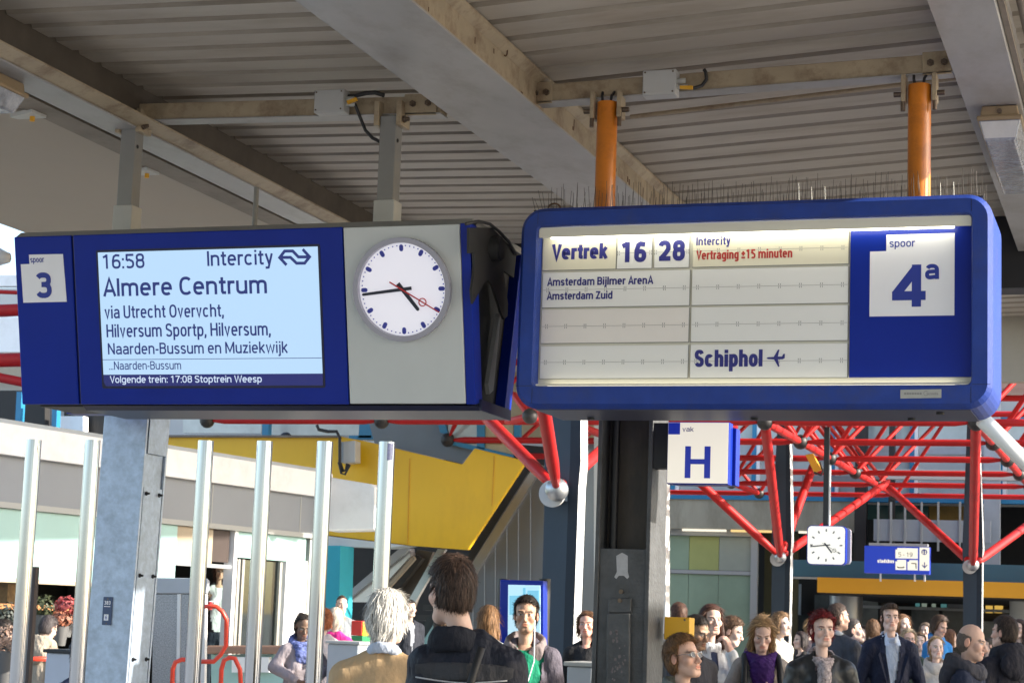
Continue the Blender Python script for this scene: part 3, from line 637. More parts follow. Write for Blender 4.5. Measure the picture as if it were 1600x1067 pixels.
rows = [(zrow(371, 363), zrow(422, 413)), (zrow(426.5, 417), zrow(480, 474)), (zrow(483.5, 478), zrow(536, 532)), (zrow(541, 537), zrow(592, 589))]
def flap(X0, X1, Z1, Z0, m, hinges, halves=True):
    g = .0016; zm = (Z0+Z1)/2; b = MB()
    if halves: b.box((X0, YT-.004, zm+g/2), (X1, YT, Z1)); b.box((X0, YT-.004, Z0), (X1, YT, zm-g/2))
    else: b.box((X0, YT-.004, Z0), (X1, YT, Z1))
    f = obj('flap_panel', b, m, fb)
    b = MB(); e = .0025
    b.box((X0-e, YT-.0046, Z0-e), (X1+e, YT-.0004, Z0-.0003)); b.box((X1+.0003, YT-.0046, Z0), (X1+e, YT-.0004, Z1))
    if halves:
        for k in range(hinges):
            x = X0+(X1-X0)*(.035+.93*k/max(1, hinges-1))
            for dx in (-.0045, .0045): b.box((x+dx-.0012, YT-.0048, zm-.011), (x+dx+.0012, YT-.0041, zm-.003)); b.box((x+dx-.0012, YT-.0048, zm+.003), (x+dx+.0012, YT-.0041, zm+.011))
        b.box((X0+.002, YT-.0043, zm-g*.4), (X1-.002, YT-.0039, zm+g*.4))
    obj('flap_gap', b, M_line, f)
    return f
Z1a, Z0a = rows[0]
fA = flap(uT(849, 395)[0], uT(963, 395)[0], Z1a-.0, Z0a, M_flapc, 0, False)
fB = flap(uT(965, 395)[0], uT(1019, 395)[0], Z1a-.006, Z0a, M_flap, 2); fC = flap(uT(1023, 395)[0], uT(1077, 395)[0], Z1a-.006, Z0a, M_flap, 2)
fD = flap(xc, xd, Z1a-.004, Z0a, M_flapc, 8)
PTF = Plane((0, YT-.004, 0), (1, 0, 0), (0, 0, 1))
text('Vertrek', PTF, 862, 381.5, 950, 410.5, M_vink, fA, .0012, weight=.165, sp=.05)
text('16', PTF, 971, 378, 1010, 410.5, M_vink, fB, .0012, weight=.165); text('28', PTF, 1029, 376, 1070.5, 408.5, M_vink, fC, .0012, weight=.165)
text('Intercity', PTF, 1088, 371, 1141.5, 387.5, M_vink, fD, .0012, weight=.135, sp=.06)
text('Vertraging \u00b115 minuten', PTF, 1088, 391.5, 1238, 410, M_rink, fD, .0012, weight=.135, sp=.06)
fE = flap(xa, xb, *rows[1], M_flap, 8); flap(xc, xd, *rows[1], M_flap, 8); flap(xa, xb, *rows[2], M_flapp, 8); flap(xc, xd, *rows[2], M_flap, 8); flap(xa, xb, *rows[3], M_flap, 8); fS = flap(xc, xd, *rows[3], M_flap, 8)
text('Amsterdam Bijlmer ArenA', PTF, 855, 432.5, 1021, 450.5, M_vink, fE, .0012, weight=.135, sp=.06)
text('Amsterdam Zuid', PTF, 854.5, 454.5, 957, 469, M_vink, fE, .0012, weight=.135, sp=.06)
text('Schiphol', PTF, 1085.5, 546.5, 1191.5, 580.5, M_vink, fS, .0012, weight=.16, sp=.05)
pl_ = [(1175, 245), (1200, 231), (1290, 226), (1355, 115), (1380, 110), (1355, 220), (1420, 220), (1440, 180), (1465, 178), (1462, 245), (1430, 262), (1355, 265), (1380, 375), (1360, 380), (1295, 265), (1200, 260)]
b = MB().plate(PTF, [PTF.uv(1080+x/10, 535+y/10) for x, y in pl_], .0006, .0014); obj('aeroplane_symbol', b, M_vink, fS)
# blue track panel
b = MB().box((uT(1328.5, 470)[0], YT-.010, zrow(592.5, 589.5)), (wx1-.004, YT-.0005, uT(1420, 352.5)[1])); tp = obj('track_panel', b, M_blue, fb)
PTP = Plane((0, YT-.010, 0), (1, 0, 0), (0, 0, 1)); uP = PTP.uv
sqp = [uP(x, y) for x, y in ((1385, 367), (1491.5, 364.5), (1491.5, 493), (1359, 494.5), (1359, 393.5), (1385, 392.5))]
ua = (sqp[3][0]+sqp[4][0])/2; ub = (sqp[1][0]+sqp[2][0])/2; uc = (sqp[0][0]+sqp[5][0])/2; va = (sqp[0][1]+sqp[1][1])/2; vb = (sqp[2][1]+sqp[3][1])/2; vc = (sqp[4][1]+sqp[5][1])/2
b = MB().plate(PTP, [(ua, vb), (ub, vb), (ub, va), (uc, va), (uc, vc), (ua, vc)], .0005, .002); sq = obj('track_plate', b, M_white, fb)
text('spoor', PTP, 1390, 377.5, 1430, 390, M_ink, sq, .003); text('4', PTP, 1393.5, 414.5, 1446.5, 480, M_ink, sq, .003, weight=.155); text('a', PTP, 1445.5, 413, 1467.5, 437, M_ink, sq, .003, weight=.14)
# maker's plate
M_alu = mat('aluminium_plate', (.42, .42, .40), .4, .4, var=.08, vs=30)
b = MB().plate(PR, [uR(1407, 609), uR(1471, 608), uR(1471, 621.5), uR(1407, 622.5)], .0005, .003); mp_ = obj('maker_plate', b, M_alu, fb)
b = MB()
for k in range(7): u = uR(1413+k*4, 615); b.plate(PR, [(u[0], u[1]-.004), (u[0]+.009, u[1]-.004), (u[0]+.009, u[1]+.004), (u[0], u[1]+.004)], .0035, .004)
u = uR(1447, 614.5); b.arc(PR, u[0], u[1], .011, .0035, .004, 20, r2=.009, a0=.8, a1=5.4)
text('technotra', PR, 1448, 613, 1466, 617, M_line, mp_, .0038)
obj('maker_mark', b, M_line, mp_)
# orange hanging poles
for px, ytop, wpx in ((949.5, 161, 35), (1437, 134, 37)):
    a = onY(px, ytop, YB); r = wpx/2*9.0/FPX
    b = MB().tube((a[0], YB, z1-.01), (a[0], YB, a[2]), r, seg=28); obj('hanging_pole', b, M_orange, fb)
    for s in (-1, 1):
        b = MB().box((a[0]+s*(r+.018)-.011, YB-.045, a[2]-.085), (a[0]+s*(r+.018)+.011, YB+.05, a[2]+.05)); obj('pole_clamp', b, M_tan, fb, .004)
        b = MB().tube((a[0]+s*(r+.02), YB-.03, a[2]-.13), (a[0]+s*(r+.02), YB-.03, a[2]-.06), .011, seg=8); b.tube((a[0]+s*(r+.03), YB-.02, a[2]-.045), (a[0]+s*(r+.065), YB-.02, a[2]-.045), .013, seg=6); obj('bolt', b, M_bolt, fb)
    b = MB()
    for dx in (-.02, .018): b.path([(a[0]+dx, YB-.01, a[2]-.01), (a[0]+dx*1.3, YB-.015, a[2]+.03), (a[0]+dx*1.6+.005, YB, a[2]+.055)], .007)
    obj('cable', b, M_cable, fb)
# bird spikes on its top
bs = thing('bird_spikes', 'rows of thin wire bird spikes along the top of the blue board', 'bird spikes', ((x0+x1)/2, YR+.2, z1))
M_spike = mat('spike_wire', (.05, .045, .04), .4, .6); M_spikel = mat('spike_steel', (.8, .8, .78), .22, 1)
R = random.Random(3); nseg = 9
for k in range(nseg):
    xs = x0+.04+(x1-x0-.08)*k/nseg; xe = x0+.04+(x1-x0-.08)*(k+1)/nseg-.01
    for yy in (YR+.10, YR+.40):
        b = MB().box((xs, yy-.012, z1), (xe, yy+.012, z1+.006))
        n = 15
        for i in range(n):
            x = xs+(xe-xs)*(i+.5)/n+R.uniform(-.006, .006); s = R.choice((-1, 0, 1)); h = R.uniform(.07, .14)
            lean = R.gauss(0, .004) - (.03 if k == 0 and i < 4 else 0)
            b.tube((x, yy, z1+.004), (x+lean, yy+s*.02, z1+h), 0.0014, .001, 4, False)
        obj('spike_strip', b, M_spike, bs)
b = MB()
for px in (1249, 1269, 1290, 1470, 1491):
    q = onY(px, 300, YR+.10); h = .075+.02*(px % 3); b.tube((q[0], YR+.10, z1), (q[0]-.002, YR+.09, z1+h), .0024, .0016, 6)
obj('bright_spike', b, M_spikel, bs)
b = MB(); q = onY(866, 322, YR+.1); b.path([q+np.array([.03*math.cos(a), 0, .022*math.sin(a)-.01]) for a in np.linspace(-.2, 3.4, 12)], .0045); obj('wire_coil', b, M_rust, bs)

# ------------------------------------------------------------------ stainless posts
post = None
for px, py, pb in ((53, 687, 20), (145, 686, 105), (237, 686, 198), (322, 686, 290), (414, 687, 385), (508, 690, 480), (605, 690, 580)):
    if px == 237: continue
    a = onY(px, py, 8.6); lab = {53: 'brushed steel post nearest the left picture edge', 145: 'brushed steel post just left of the galvanised pillar', 322: 'brushed steel post just right of the galvanised pillar', 414: 'brushed steel post in front of the shop door glass', 508: 'brushed steel post in front of the woman with the spotted scarf', 605: 'brushed steel post with a small blue sticker near its top'}[px]
    if post is None:
        b = MB().tube((a[0], 8.6, 0), (a[0], 8.6, a[2]), .0385, seg=32); b.tube((a[0], 8.6, 0), (a[0], 8.6, .012), .07, seg=24)
        post = obj('steel_post', b, M_ss, at=(a[0], 8.6, 0)); o = post
    else: o = post.copy(); COL.objects.link(o); o.location = (a[0], 8.6, 0)
    tag(o, lab, 'post', 'brushed steel posts in a row')
    if px == 605:
        M_stk = mat('sticker_blue', (.05, .06, .13), .5, var=.5, vs=60)
        b = MB(); n = 6
        for i in range(n):
            a0 = -.45+i*.13; p = lambda q: (a[0]+.0389*math.sin(q), 8.6-.0389*math.cos(q))
            (xa_, ya_), (xb_, yb_) = p(a0+.9), p(a0+1.03)
            b.add([(xa_, ya_, a[2]-.09), (xb_, yb_, a[2]-.09), (xb_, yb_, a[2]-.01), (xa_, ya_, a[2]-.01)], [(0, 1, 2, 3)])
        obj('sticker', b, M_stk, o)
a = onY(55, 885, 8.9); b = MB().box((a[0]-.017, 8.883, 0), (a[0]+.017, 8.917, a[2]))
tag(obj('rusty_post', b, mat('brown_post', (.06, .042, .04), .6, var=.2, vs=12), at=(a[0], 8.9, 0), bevel=.003), 'thin square brown post, shorter than the steel posts', 'post')

# ------------------------------------------------------------------ galvanised pillar under the left sign
YP = 9.72
pa = onY(163, 660, YP); pc = onY(232, 660, YP); X0, X1 = pa[0], pc[0]-.0
# the pillar flares slightly towards the floor
def zx(px, py): return onY(px, py, YP)
gp = thing('steel_pillar', 'galvanised steel pillar with bolted cover plates and number 383', 'pillar', ((X0+X1)/2+.0, YP+.13, 0))
ztop = 2.98; fl = .012
def tap(xb0, xb1, y0, y1, xt0, xt1, m, nm, zlo=0., zhi=ztop, bev=.004):
    b = MB(); vs = [(xb0, y0, zlo), (xb1, y0, zlo), (xb1, y1, zlo), (xb0, y1, zlo), (xt0, y0, zhi), (xt1, y0, zhi), (xt1, y1, zhi), (xt0, y1, zhi)]
    b.add(vs, [(3, 2, 1, 0), (4, 5, 6, 7), (0, 1, 5, 4), (1, 2, 6, 5), (2, 3, 7, 6), (3, 0, 4, 7)]); return obj(nm, b, m, gp, bev)
zA = pa[2]; wA = X1-X0
B0 = onY(130, 1067, YP); B1 = onY(196, 1067, YP); sl = (B1[2]-0)/(zA-B1[2])
xb0 = B0[0]+(B0[0]-X0)*sl*.6; xb1 = B1[0]+(B1[0]-X1)*sl*.6
front = tap(xb0, xb1, YP, YP+.018, X0+.0, X1+.0, M_galv, 'front_flange')
D = .245
tap(xb0, xb1, YP+D, YP+D+.018, X0, X1, M_galv, 'back_flange'); tap(xb0+.05, xb1-.07, YP+.0185, YP+D-.0005, X0+.05, X1-.07, M_worn, 'web')
def sidepl(px, ya, zlo, zhi, dx, nm, m=M_galv):
    b = MB(); xx = lambda z: X1+(xb1-X1)*(ztop-z)/ztop+dx
    b.prism([(xx(zlo), YP+.03, zlo), (xx(zlo), YP+D-.006, zlo), (xx(zhi), YP+D-.006, zhi), (xx(zhi), YP+.03, zhi)], (-.006, 0, 0)); return obj(nm, b, m, gp, .001)
zc = onX(260, 765, X1)[2]; zu = onX(255, 712, X1)[2]
sidepl(0, 0, 0, ztop, -.016, 'cover_plate'); cp = sidepl(0, 0, .02, zc, -.004, 'cover_plate'); sidepl(0, 0, zu, ztop-.01, .002, 'cover_plate')
b = MB()
for z in (zc-.035, zc-.49, zc-.95):
    for y in (YP+.055, YP+D-.04): b.tube((X1+(xb1-X1)*(ztop-z)/ztop-.004, y, z), (X1+(xb1-X1)*(ztop-z)/ztop+.02, y, z), .006, seg=6); b.tube((X1+(xb1-X1)*(ztop-z)/ztop-.003, y, z), (X1+(xb1-X1)*(ztop-z)/ztop+.004, y, z), .012, seg=6)
obj('bolt', b, M_black, gp)
PG = Plane((0, YP, 0), (1, 0, 0), (0, 0, 1)); g = PG.uv
u0 = (g(162, 933)[0]+g(161, 976)[0])/2; u1 = (g(176, 933)[0]+g(174.5, 976)[0])/2; v1 = g(169, 932)[1]; v0 = g(167, 976)[1]
M_plate = mat('number_plate_blue', (.045, .075, .16), .45, var=.08, vs=20)
b = MB().plate(PG, rrect(u0, v0, u1, v1, .004), .001, .008); npl = obj('number_plate', b, M_plate, gp)
hh = v1-v0; ww = u1-u0
text('383', PG, 0, 0, 0, 0, M_white, npl, .0085, weight=.14, uvbox=(u0+ww*.14, v1-hh*.28, u1-ww*.16, v1-hh*.14))
b = MB().plate(PG, [(u0+ww*.12, v1-hh*.355), (u1-ww*.16, v1-hh*.355), (u1-ww*.16, v1-hh*.33), (u0+ww*.12, v1-hh*.33)], .0083, .009)
b.plate(PG, [(u0+ww*.2, v1-hh*.84), (u0+ww*.7, v1-hh*.84), (u0+ww*.7, v1-hh*.62), (u0+ww*.2, v1-hh*.62)], .0083, .009); obj('plate_marks', b, M_white, npl)
text('6', PG, 0, 0, 0, 0, M_ink, npl, .0095, uvbox=(u0+ww*.36, v1-hh*.80, u0+ww*.54, v1-hh*.66))
b = MB(); b.arc(PG, (u0+u1)/2, v1-hh*.07, .004, .0083, .0095, 10); b.arc(PG, (u0+u1)/2, v0+hh*.06, .004, .0083, .0095, 10); obj('rivet', b, M_bolt, npl)
# pale paint smear on the side plate
b = MB(); q0 = onX(243, 988, X1+.003); q1 = onX(236, 1064, X1+.003)
# ------------------------------------------------------------------ dark pillar behind the board
YD = 10.1
q = lambda x, y: onY(x, y, YD)
dx0 = (q(932, 700)[0]+q(926, 1050)[0])/2; dx1 = (q(1018, 700)[0]+q(1013, 1050)[0])/2
dp = thing('dark_pillar', 'chipped dark grey steel pillar with open recess behind the blue board', 'pillar', ((dx0+dx1)/2, YD+.17, 0))
zr = q(980, 857)[2]; zT = 3.5; DD = .34
for xa_, xb_ in ((dx0, dx0+.024), (dx1-.024, dx1)):
    b = MB().box((xa_, YD, 0), (xb_, YD+DD, zT)); obj('flange', b, M_dgrey, dp, .004)
b = MB().box((dx0+.0245, YD+.15, zr-.01), (dx1-.0245, YD+.175, zT)); obj('web', b, mat('recess_grimy', (.07, .06, .05), .65, var=.3, vs=7, dirt=(.12, .09, .06), dirt_amt=.6, ds=4, bump=.4, bs=40, stretch=(1, 1, .4)), dp)
b = MB().box((dx0+.0245, YD+.012, 0), (dx1-.0245, YD+.03, zr)); b.box((dx0+.0245, YD+.03, zr-.012), (dx1-.0245, YD+.149, zr)); obj('cover_plate', b, M_dgrey, dp, .003)
b = MB().tube((dx0+.075, YD+.09, zr), (dx0+.075, YD+.09, zT), .022, seg=10); obj('conduit', b, M_black, dp)
PD = Plane((0, YD+.012, 0), (1, 0, 0), (0, 0, 1))
b = MB().plate(PD, [PD.uv(x, y) for x, y in ((963, 868), (972, 863), (981, 868), (981, 893), (983, 901), (980, 904), (975, 899), (967, 899), (963, 904), (960, 901), (964, 893))], .0005, .002); obj('pale_sticker', b, mat('sticker_pale', (.42, .42, .43), .5, var=.12, vs=40), dp)
b = MB().plate(PD, [PD.uv(x, y) for x, y in ((952, 934), (988, 934), (987, 957), (951, 957))], .0005, .018); b.plate(PD, [PD.uv(x, y) for x, y in ((950, 958), (986, 958), (985, 1200), (948, 1200))], .0005, .028); obj('cable_cover', b, M_dgrey, dp, .006)
u = PD.uv(970, 938); b = MB().arc(PD, u[0], u[1], .011, .0185, .024, 12); u = PD.uv(971, 924); b.arc(PD, u[0], u[1], .012, .0005, .012, 12); obj('screw', b, M_bolt, dp)
M_chip = mat('chipped_paint', (.17, .14, .14), .7, var=.3, vs=40)
b = MB(); R = random.Random(5)
for k in range(26):
    x = R.uniform(955, 980); y = R.uniform(975, 1064); u = PD.uv(x, y); s = R.uniform(.003, .009)
    b.plate(PD, [(u[0]+s*R.uniform(.6, 1.2)*math.cos(a), u[1]+s*1.4*R.uniform(.6, 1.2)*math.sin(a)) for a in np.linspace(0, 6.28, 8)[:-1]], .0283, .0288)
obj('paint_chips', b, M_chip, dp)
# ------------------------------------------------------------------ vak H sign
YH = 10.05
PH_ = Plane((0, YH, 0), (1, 0, 0), (0, 0, 1)); uh = PH_.uv
h0 = uh(1042.5, 709); hx0 = (uh(1043.5, 660)[0]+uh(1041, 755)[0])/2; hx1 = uh(1138.5, 710)[0]; hz1 = (uh(1044, 658)[1]+uh(1139, 660)[1])/2; hz0 = (uh(1042, 755)[1]+uh(1138, 758)[1])/2
hsn = thing('platform_section_sign', 'small square lit sign with vak and blue letter H', 'sign', ((hx0+hx1)/2, YH+.1, hz0))
b = MB().box((hx0, YH+.004, hz0), (hx1, YH+.10, hz1)); obj('sign_case', b, M_blue, hsn, .004)
b = MB().box((hx0+.012, YH+.101, hz0+.004), (hx1+.018, YH+.20, hz1-.022)); obj('back_case', b, M_blue, hsn, .004)
M_lit = emit('sign_lit', (232, 224, 206), .8, (.55, .53, .5))
b = MB().box((hx0+.004, YH, hz0+.006), (hx1-.004, YH+.0035, hz1-.004)); fc = obj('lit_face', b, M_lit, hsn)
b = MB().plate(PH_, [(hx0+.005, uh(1046, 678.5)[1]), (uh(1062.5, 678)[0], uh(1046, 678.5)[1]), (uh(1062.5, 678)[0], hz1-.005), (hx0+.005, hz1-.005)], .0005, .0015)
obj('blue_corner', b, emit('corner_blue', (20, 40, 150), .7, (.01, .02, .2)), fc)
text('vak', PH_, 1066.5, 666.5, 1084, 675, M_ink, fc, .002)
b = MB(); 
for p in ([(1071, 697), (1080, 697), (1078.5, 746.5), (1069.5, 746.5)], [(1101, 697.5), (1110.5, 697.5), (1109.5, 747), (1100, 747)]):
    ua_ = (uh(*p[0])[0]+uh(*p[3])[0])/2; ub_ = (uh(*p[1])[0]+uh(*p[2])[0])/2; b.plate(PH_, [(ua_, uh(1090, 746.8)[1]), (ub_, uh(1090, 746.8)[1]), (ub_, uh(1090, 697)[1]), (ua_, uh(1090, 697)[1])], .0005, .0018)
b.plate(PH_, [(uh(1079, 720)[0], uh(1090, 725)[1]), (uh(1101, 720)[0], uh(1090, 725)[1]), (uh(1101, 720)[0], uh(1090, 717)[1]), (uh(1079, 720)[0], uh(1090, 717)[1])], .0005, .0014)
obj('letter_h', b, emit('corner_blue', (20, 40, 150), .7, (.01, .02, .2)), fc)
b = MB().box((dx1+.001, YH+.06, uh(1040, 730)[1]), (hx0-.001, YH+.16, hz1+.0)); obj('wall_bracket', b, M_black, hsn)
# yellow box on the dark pillar
u0 = onY(1038, 963, 10.3); u1 = onY(1077, 1000, 10.3)
yb = thing('yellow_box', 'yellow metal box on the right side of the dark pillar', 'box', (u0[0], 10.3, u1[2]))
M_ybox = mat('yellow_enamel', (.70, .38, .012), .4, var=.05, vs=5)
b = MB().box((u0[0], 10.3, u1[2]), (u1[0], 10.42, u0[2])); yo = obj('box', b, M_ybox, yb, .005)
q_ = onY(1070, 968, 10.3); b = MB().tube((q_[0], 10.299, q_[2]), (q_[0], 10.294, q_[2]), .006, seg=8); obj('screw', b, M_bolt, yb)
# ------------------------------------------------------------------ beyond the platform: columns, space frame, shop, escalators, station hall
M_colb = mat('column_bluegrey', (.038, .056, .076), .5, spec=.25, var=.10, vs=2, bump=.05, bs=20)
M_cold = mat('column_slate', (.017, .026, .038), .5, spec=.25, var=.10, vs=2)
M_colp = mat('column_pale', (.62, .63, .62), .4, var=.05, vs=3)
M_redt = mat('red_tube', (.43, .012, .012), .5, var=.18, vs=1.5, dirt=(.22, .015, .015), dirt_amt=.35, ds=2, spec=.3)
M_node = mat('node_black', (.035, .032, .032), .5, .3, var=.2, vs=9)
M_ball = mat('ball_silver', (.42, .44, .46), .35, .8)
M_wht = mat('painted_white', (.82, .82, .83), .5, var=.03, vs=2, dirt=(.5, .49, .47), dirt_amt=.4, ds=1.5)
M_shopg = mat('fascia_grey', (.235, .255, .285), .5, var=.05, vs=1.2)
M_yellow = mat('yellow_cladding', (.80, .47, .012), .42, var=.06, vs=.8, dirt=(.45, .22, .01), dirt_amt=.35, ds=.9, stretch=(1, 1, .4))
M_yelf = mat('yellow_fascia', (.62, .30, .012), .5, var=.08, vs=.7)
M_metal = mat('metal_cladding', (.25, .26, .275), .32, .6, var=.14, vs=.7, stretch=(2, 2, .3))
M_steelb = mat('balustrade_steel', (.55, .54, .52), .3, .8, var=.1, vs=2)
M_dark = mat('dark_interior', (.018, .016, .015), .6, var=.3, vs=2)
M_step = mat('escalator_step', (.05, .048, .045), .5, .3, var=.2, vs=6)
M_concw = mat('stained_concrete', (.33, .31, .235), .8, var=.2, vs=1.2, dirt=(.16, .14, .09), dirt_amt=.7, ds=1.4, stretch=(1, 1, .35))
M_blueF = mat('window_blue', (.02, .19, .36), .4, var=.05)
M_teal = mat('teal_beam', (.035, .115, .17), .45, var=.1, vs=1)
M_gpan = mat('green_panel', (.27, .36, .26), .4, spec=.15, var=.15, vs=.7); M_gpan2 = mat('olive_panel', (.36, .39, .15), .4, spec=.15, var=.15, vs=.7); M_gpan3 = mat('grey_panel', (.33, .36, .30), .4, spec=.15, var=.12, vs=.7)
M_frame = mat('grey_frame', (.36, .37, .36), .45)
M_wing = mat('window_glass', (.40, .45, .46), .12, var=.25, vs=.8, coat=.5)
M_wall = mat('pale_wall', (.50, .50, .49), .6, var=.06, vs=1)
M_soffd = mat('soffit_slate', (.16, .19, .23), .5, var=.1, vs=1.2)
M_aqua = mat('aqua_panel', (.33, .53, .51), .35, var=.06, vs=1); M_cyan = mat('cyan_wall', (.03, .38, .50), .5, var=.05)
M_beigeb = mat('beige_board', (.36, .30, .22), .6, var=.06); M_brownp = mat('brown_panel', (.04, .026, .022), .6, var=.2, vs=3)
M_parap = mat('parapet_grey', (.36, .39, .42), .5, var=.12, vs=1.5)
def column(px, py, Y, lab, w, ztop=6.0):
    q = onY(px, py, Y); X, Z = q[0], q[2]
    t = thing('roof_column', lab, 'column', (X, Y, 0), 'blue grey columns of the red roof')
    def sec(k, z): return [np.array((X+a*k*w, Y+b*w, z)) for a, b in ((-.5, .06), (.20, -.06), (.48, -.07), (.48, .62), (-.45, .55))]
    zs = (0, Z+.05, Z+.3, ztop); ks = (.92, 1.0, 1.08, .55); S = [sec(k, z) for k, z in zip(ks, zs)]
    for nm, ids, m in (('front_plate', (0,), M_colb), ('angled_plate', (1,), M_cold), ('side_plate', (2,), M_colp), ('back_plate', (3, 4), M_cold)):  # pale side plate has the sunlit white put into its colour
        b = MB()
        for i in range(3):
            for k in ids: n = (k+1) % 5; b.add([S[i][k], S[i][n], S[i+1][n], S[i+1][k]], [(0, 1, 2, 3)])
        obj(nm, b, m, t)
    yb = Y-.28
    r = .112*w/.36
    b = MB().ball((X+.03, yb, Z), r, 20, 14); obj('ball_joint', b, M_ball, t)
    b = MB().tube((X-.04, yb+.06, Z-.035), (X-.04, yb+.1, Z-.035), r*1.15, seg=28); obj('joint_plate', b, M_junc, t)
    b = MB().box((X-.03, yb+.09, Z-.10), (X+.07, Y+.1, Z+.06)); obj('joint_bracket', b, M_cold, t)
    return np.array((X+.03, yb, Z))
j1 = column(878, 768, 19.1, 'tall blue grey column left of the dark pillar with silver ball joint', .38)
j2 = column(1221, 871, 35.9, 'blue grey column behind the blonde woman with the purple scarf', .36)
j3 = column(1520, 883, 37.4, 'blue grey column rising behind the bald man in the hooded jacket', .36)
# ---- space frame
sf = thing('space_frame_roof', 'red tubular space frame roof standing on blue grey columns', 'roof frame', (-6, 35, 4.83))
TUBES = []; NODES = {}
def node(k, l): return np.array((-5.8+3.2*k, 30+3.2*l, 4.83))
def unode(k, l): return np.array((-5.8+3.2*(k+.5), 30+3.2*(l+.5), 6.9))
def tubebar(a, b, r):
    a = np.array(a); c = np.array(b); L = np.linalg.norm(c-a); d = (c-a)/L; mb = MB(); e = min(.32, L*.15)
    mb.path([a+d*.06, a+d*e*.5, a+d*e, c-d*e, c-d*e*.5, c-d*.06], [r*.35, r*.62, r, r, r*.62, r*.35], 10)
    obj('tube', mb, M_redt, sf)
for l in range(0, 6):
    for k in (range(-3, 2) if l == 0 else range(-2, 2)):
        tubebar(node(k, l), node(k+1, l), .058)
for k in range(-1, 2):
    for l in range(0, 5): tubebar(node(k, l), node(k, l+1), .066)
RESTT = MB()
for l in range(-1, 6):
    for k in range(-3, 3): RESTT.tube(unode(k, l), unode(k+1, l), .07); RESTT.tube(unode(k, l), unode(k, l+1), .07)
for k, l in [(a, b) for b in range(0, 5) for a in (0, -1, 1, -2)]:
    u = unode(k, l)
    for dk in (0, 1):
        for dl in (0, 1):
            if k+dk > 2: continue
            if len([o for o in sf.children if o.name.startswith('tube')]) < 92: tubebar(node(k+dk, l+dl), u, .042)
            else: RESTT.tube(node(k+dk, l+dl), u, .042)
kind(obj('far_tubes', RESTT, M_redt, sf), 'stuff')
nb = MB()
for l in range(0, 6):
    for k in range(-3, 3): nb = MB().ball(node(k, l), .13, 10, 7); obj('node', nb, M_node, sf)
obj('roof_sheet', MB().box((-15.0, 17, 7.1), (-2.4, 46, 7.25)), M_wall, sf)  # sheet added out of view, its edge set to shade the kiosk fascia
# struts from the ball joints
for j, ends in ((j1, [onY(748, 640, 20.5), onY(845, 610, 17.0), onY(955, 690, 21.5)]),
                (j2, [node(0, 0), onZ(1035, 700, 4.83), onZ(1388, 752, 4.83), onY(1275, 715, 38)]),
                (j3, [node(1, 0), onZ(1385, 758, 4.83), onZ(1690, 760, 4.83)])):
    r = .08 if j is not j1 else .066
    for e in ends:
        d = (e-j)/np.linalg.norm(e-j); mb = MB().path([j+d*.1, j+d*.35, j+d*.6, e-d*.3, e], [r*.6, r*.85, r, r, r*.6], 12); obj('strut', mb, M_redt, sf)
        if j is j1: mb = MB().tube(j+d*.05, j+d*.3, .035, seg=10); obj('strut_pin', mb, M_node, sf)
# bundle of members meeting at the node just over column one, and pieces seen left of the display
c = onY(828, 650, 25.5)
for e in ((800, 612), (845, 606), (868, 640), (866, 662), (788, 660)): tubebar(c, onY(*e, 26.2), .05)
mb = MB().ball(c, .11); obj('node', mb, M_node, sf)
for a, c_, r in (((-120, 490), (70, 483), .09), ((-120, 566), (75, 561), .10), ((-60, 578), (75, 605), .07), ((-120, 452), (50, 458), .03), ((20, 395), (-40, 430), .05)): tubebar(onY(*a, 24), onY(*c_, 24), r)
q = onY(-2, 402, 23); mb = MB().path([q+np.array((-.3, 0, .02)), q, q+np.array((.16, 0, -.02))], [.11, .13, .07]); obj('pipe_joint', mb, M_junc, sf)
# white sloping pipe at the right edge
t = thing('white_drain_pipe', 'thick white pipe sloping through the red tubes at right', 'pipe', tuple(onY(1570, 690, 29)))
mb = MB().path([onY(1535, 655, 29), onY(1580, 700, 29.3), onY(1640, 760, 29.6)], .12, 14); obj('pipe', mb, M_colp, t)
t = thing('yellow_valve', 'small yellow device hanging under a red roof node', 'device', tuple(onZ(1268, 712, 4.6)))
mb = MB(); slab([(1258, 710), (1270, 708), (1283, 733), (1272, 738)], 34, .12, mb); obj('device_body', mb, M_yel, t, .01)
mb = MB().path([onY(1272, 738, 34), onY(1283, 742, 34), onY(1286, 735, 34), onY(1281, 722, 34)], .02); obj('cable', mb, M_cable, t)

# ---- hanging station clock
YC = 30.2
PC = Plane((0, YC, 0), (1, 0, 0), (0, 0, 1)); uc_ = PC.uv
a0 = uc_(1262, 852); a1 = uc_(1320, 853); tz_ = uc_(1291, 822)[1]; bz_ = uc_(1291, 881)[1]
sc_ = thing('station_clock', 'square lit station clock with rounded corners hanging above the crowd', 'clock', ((a0[0]+a1[0])/2, YC+.1, bz_))
mb = MB().plate(PC, rrect(a0[0]-.012, bz_-.012, a1[0]+.012, tz_+.012, .07), -.16, -.002); obj('clock_case', mb, M_blue, sc_)
mb = MB().plate(PC, rrect(a0[0], bz_, a1[0], tz_, .06), -.0015, .004); cf = obj('clock_face', mb, emit('clock_lit', (240, 236, 222), .85, (.5, .5, .48)), sc_)
mb = MB().plate(PC, rrect(a0[0]+.004, bz_+.01, a1[0]+.06, tz_-.01, .06), -.30, -.165); obj('back_case', mb, M_clockring, sc_)
ccx, ccz = (a0[0]+a1[0])/2, (tz_+bz_)/2; RC = (tz_-bz_)/2
mb = MB()
for i in range(12):
    a = math.radians(30*i); d = np.array((math.sin(a), math.cos(a))); nn = np.array((d[1], -d[0]))*.010; p = np.array((ccx, ccz))
    mb.plate(PC, [p+d*RC*.72+nn, p+d*RC*.72-nn, p+d*RC*.86-nn, p+d*RC*.86+nn], .0045, .006)
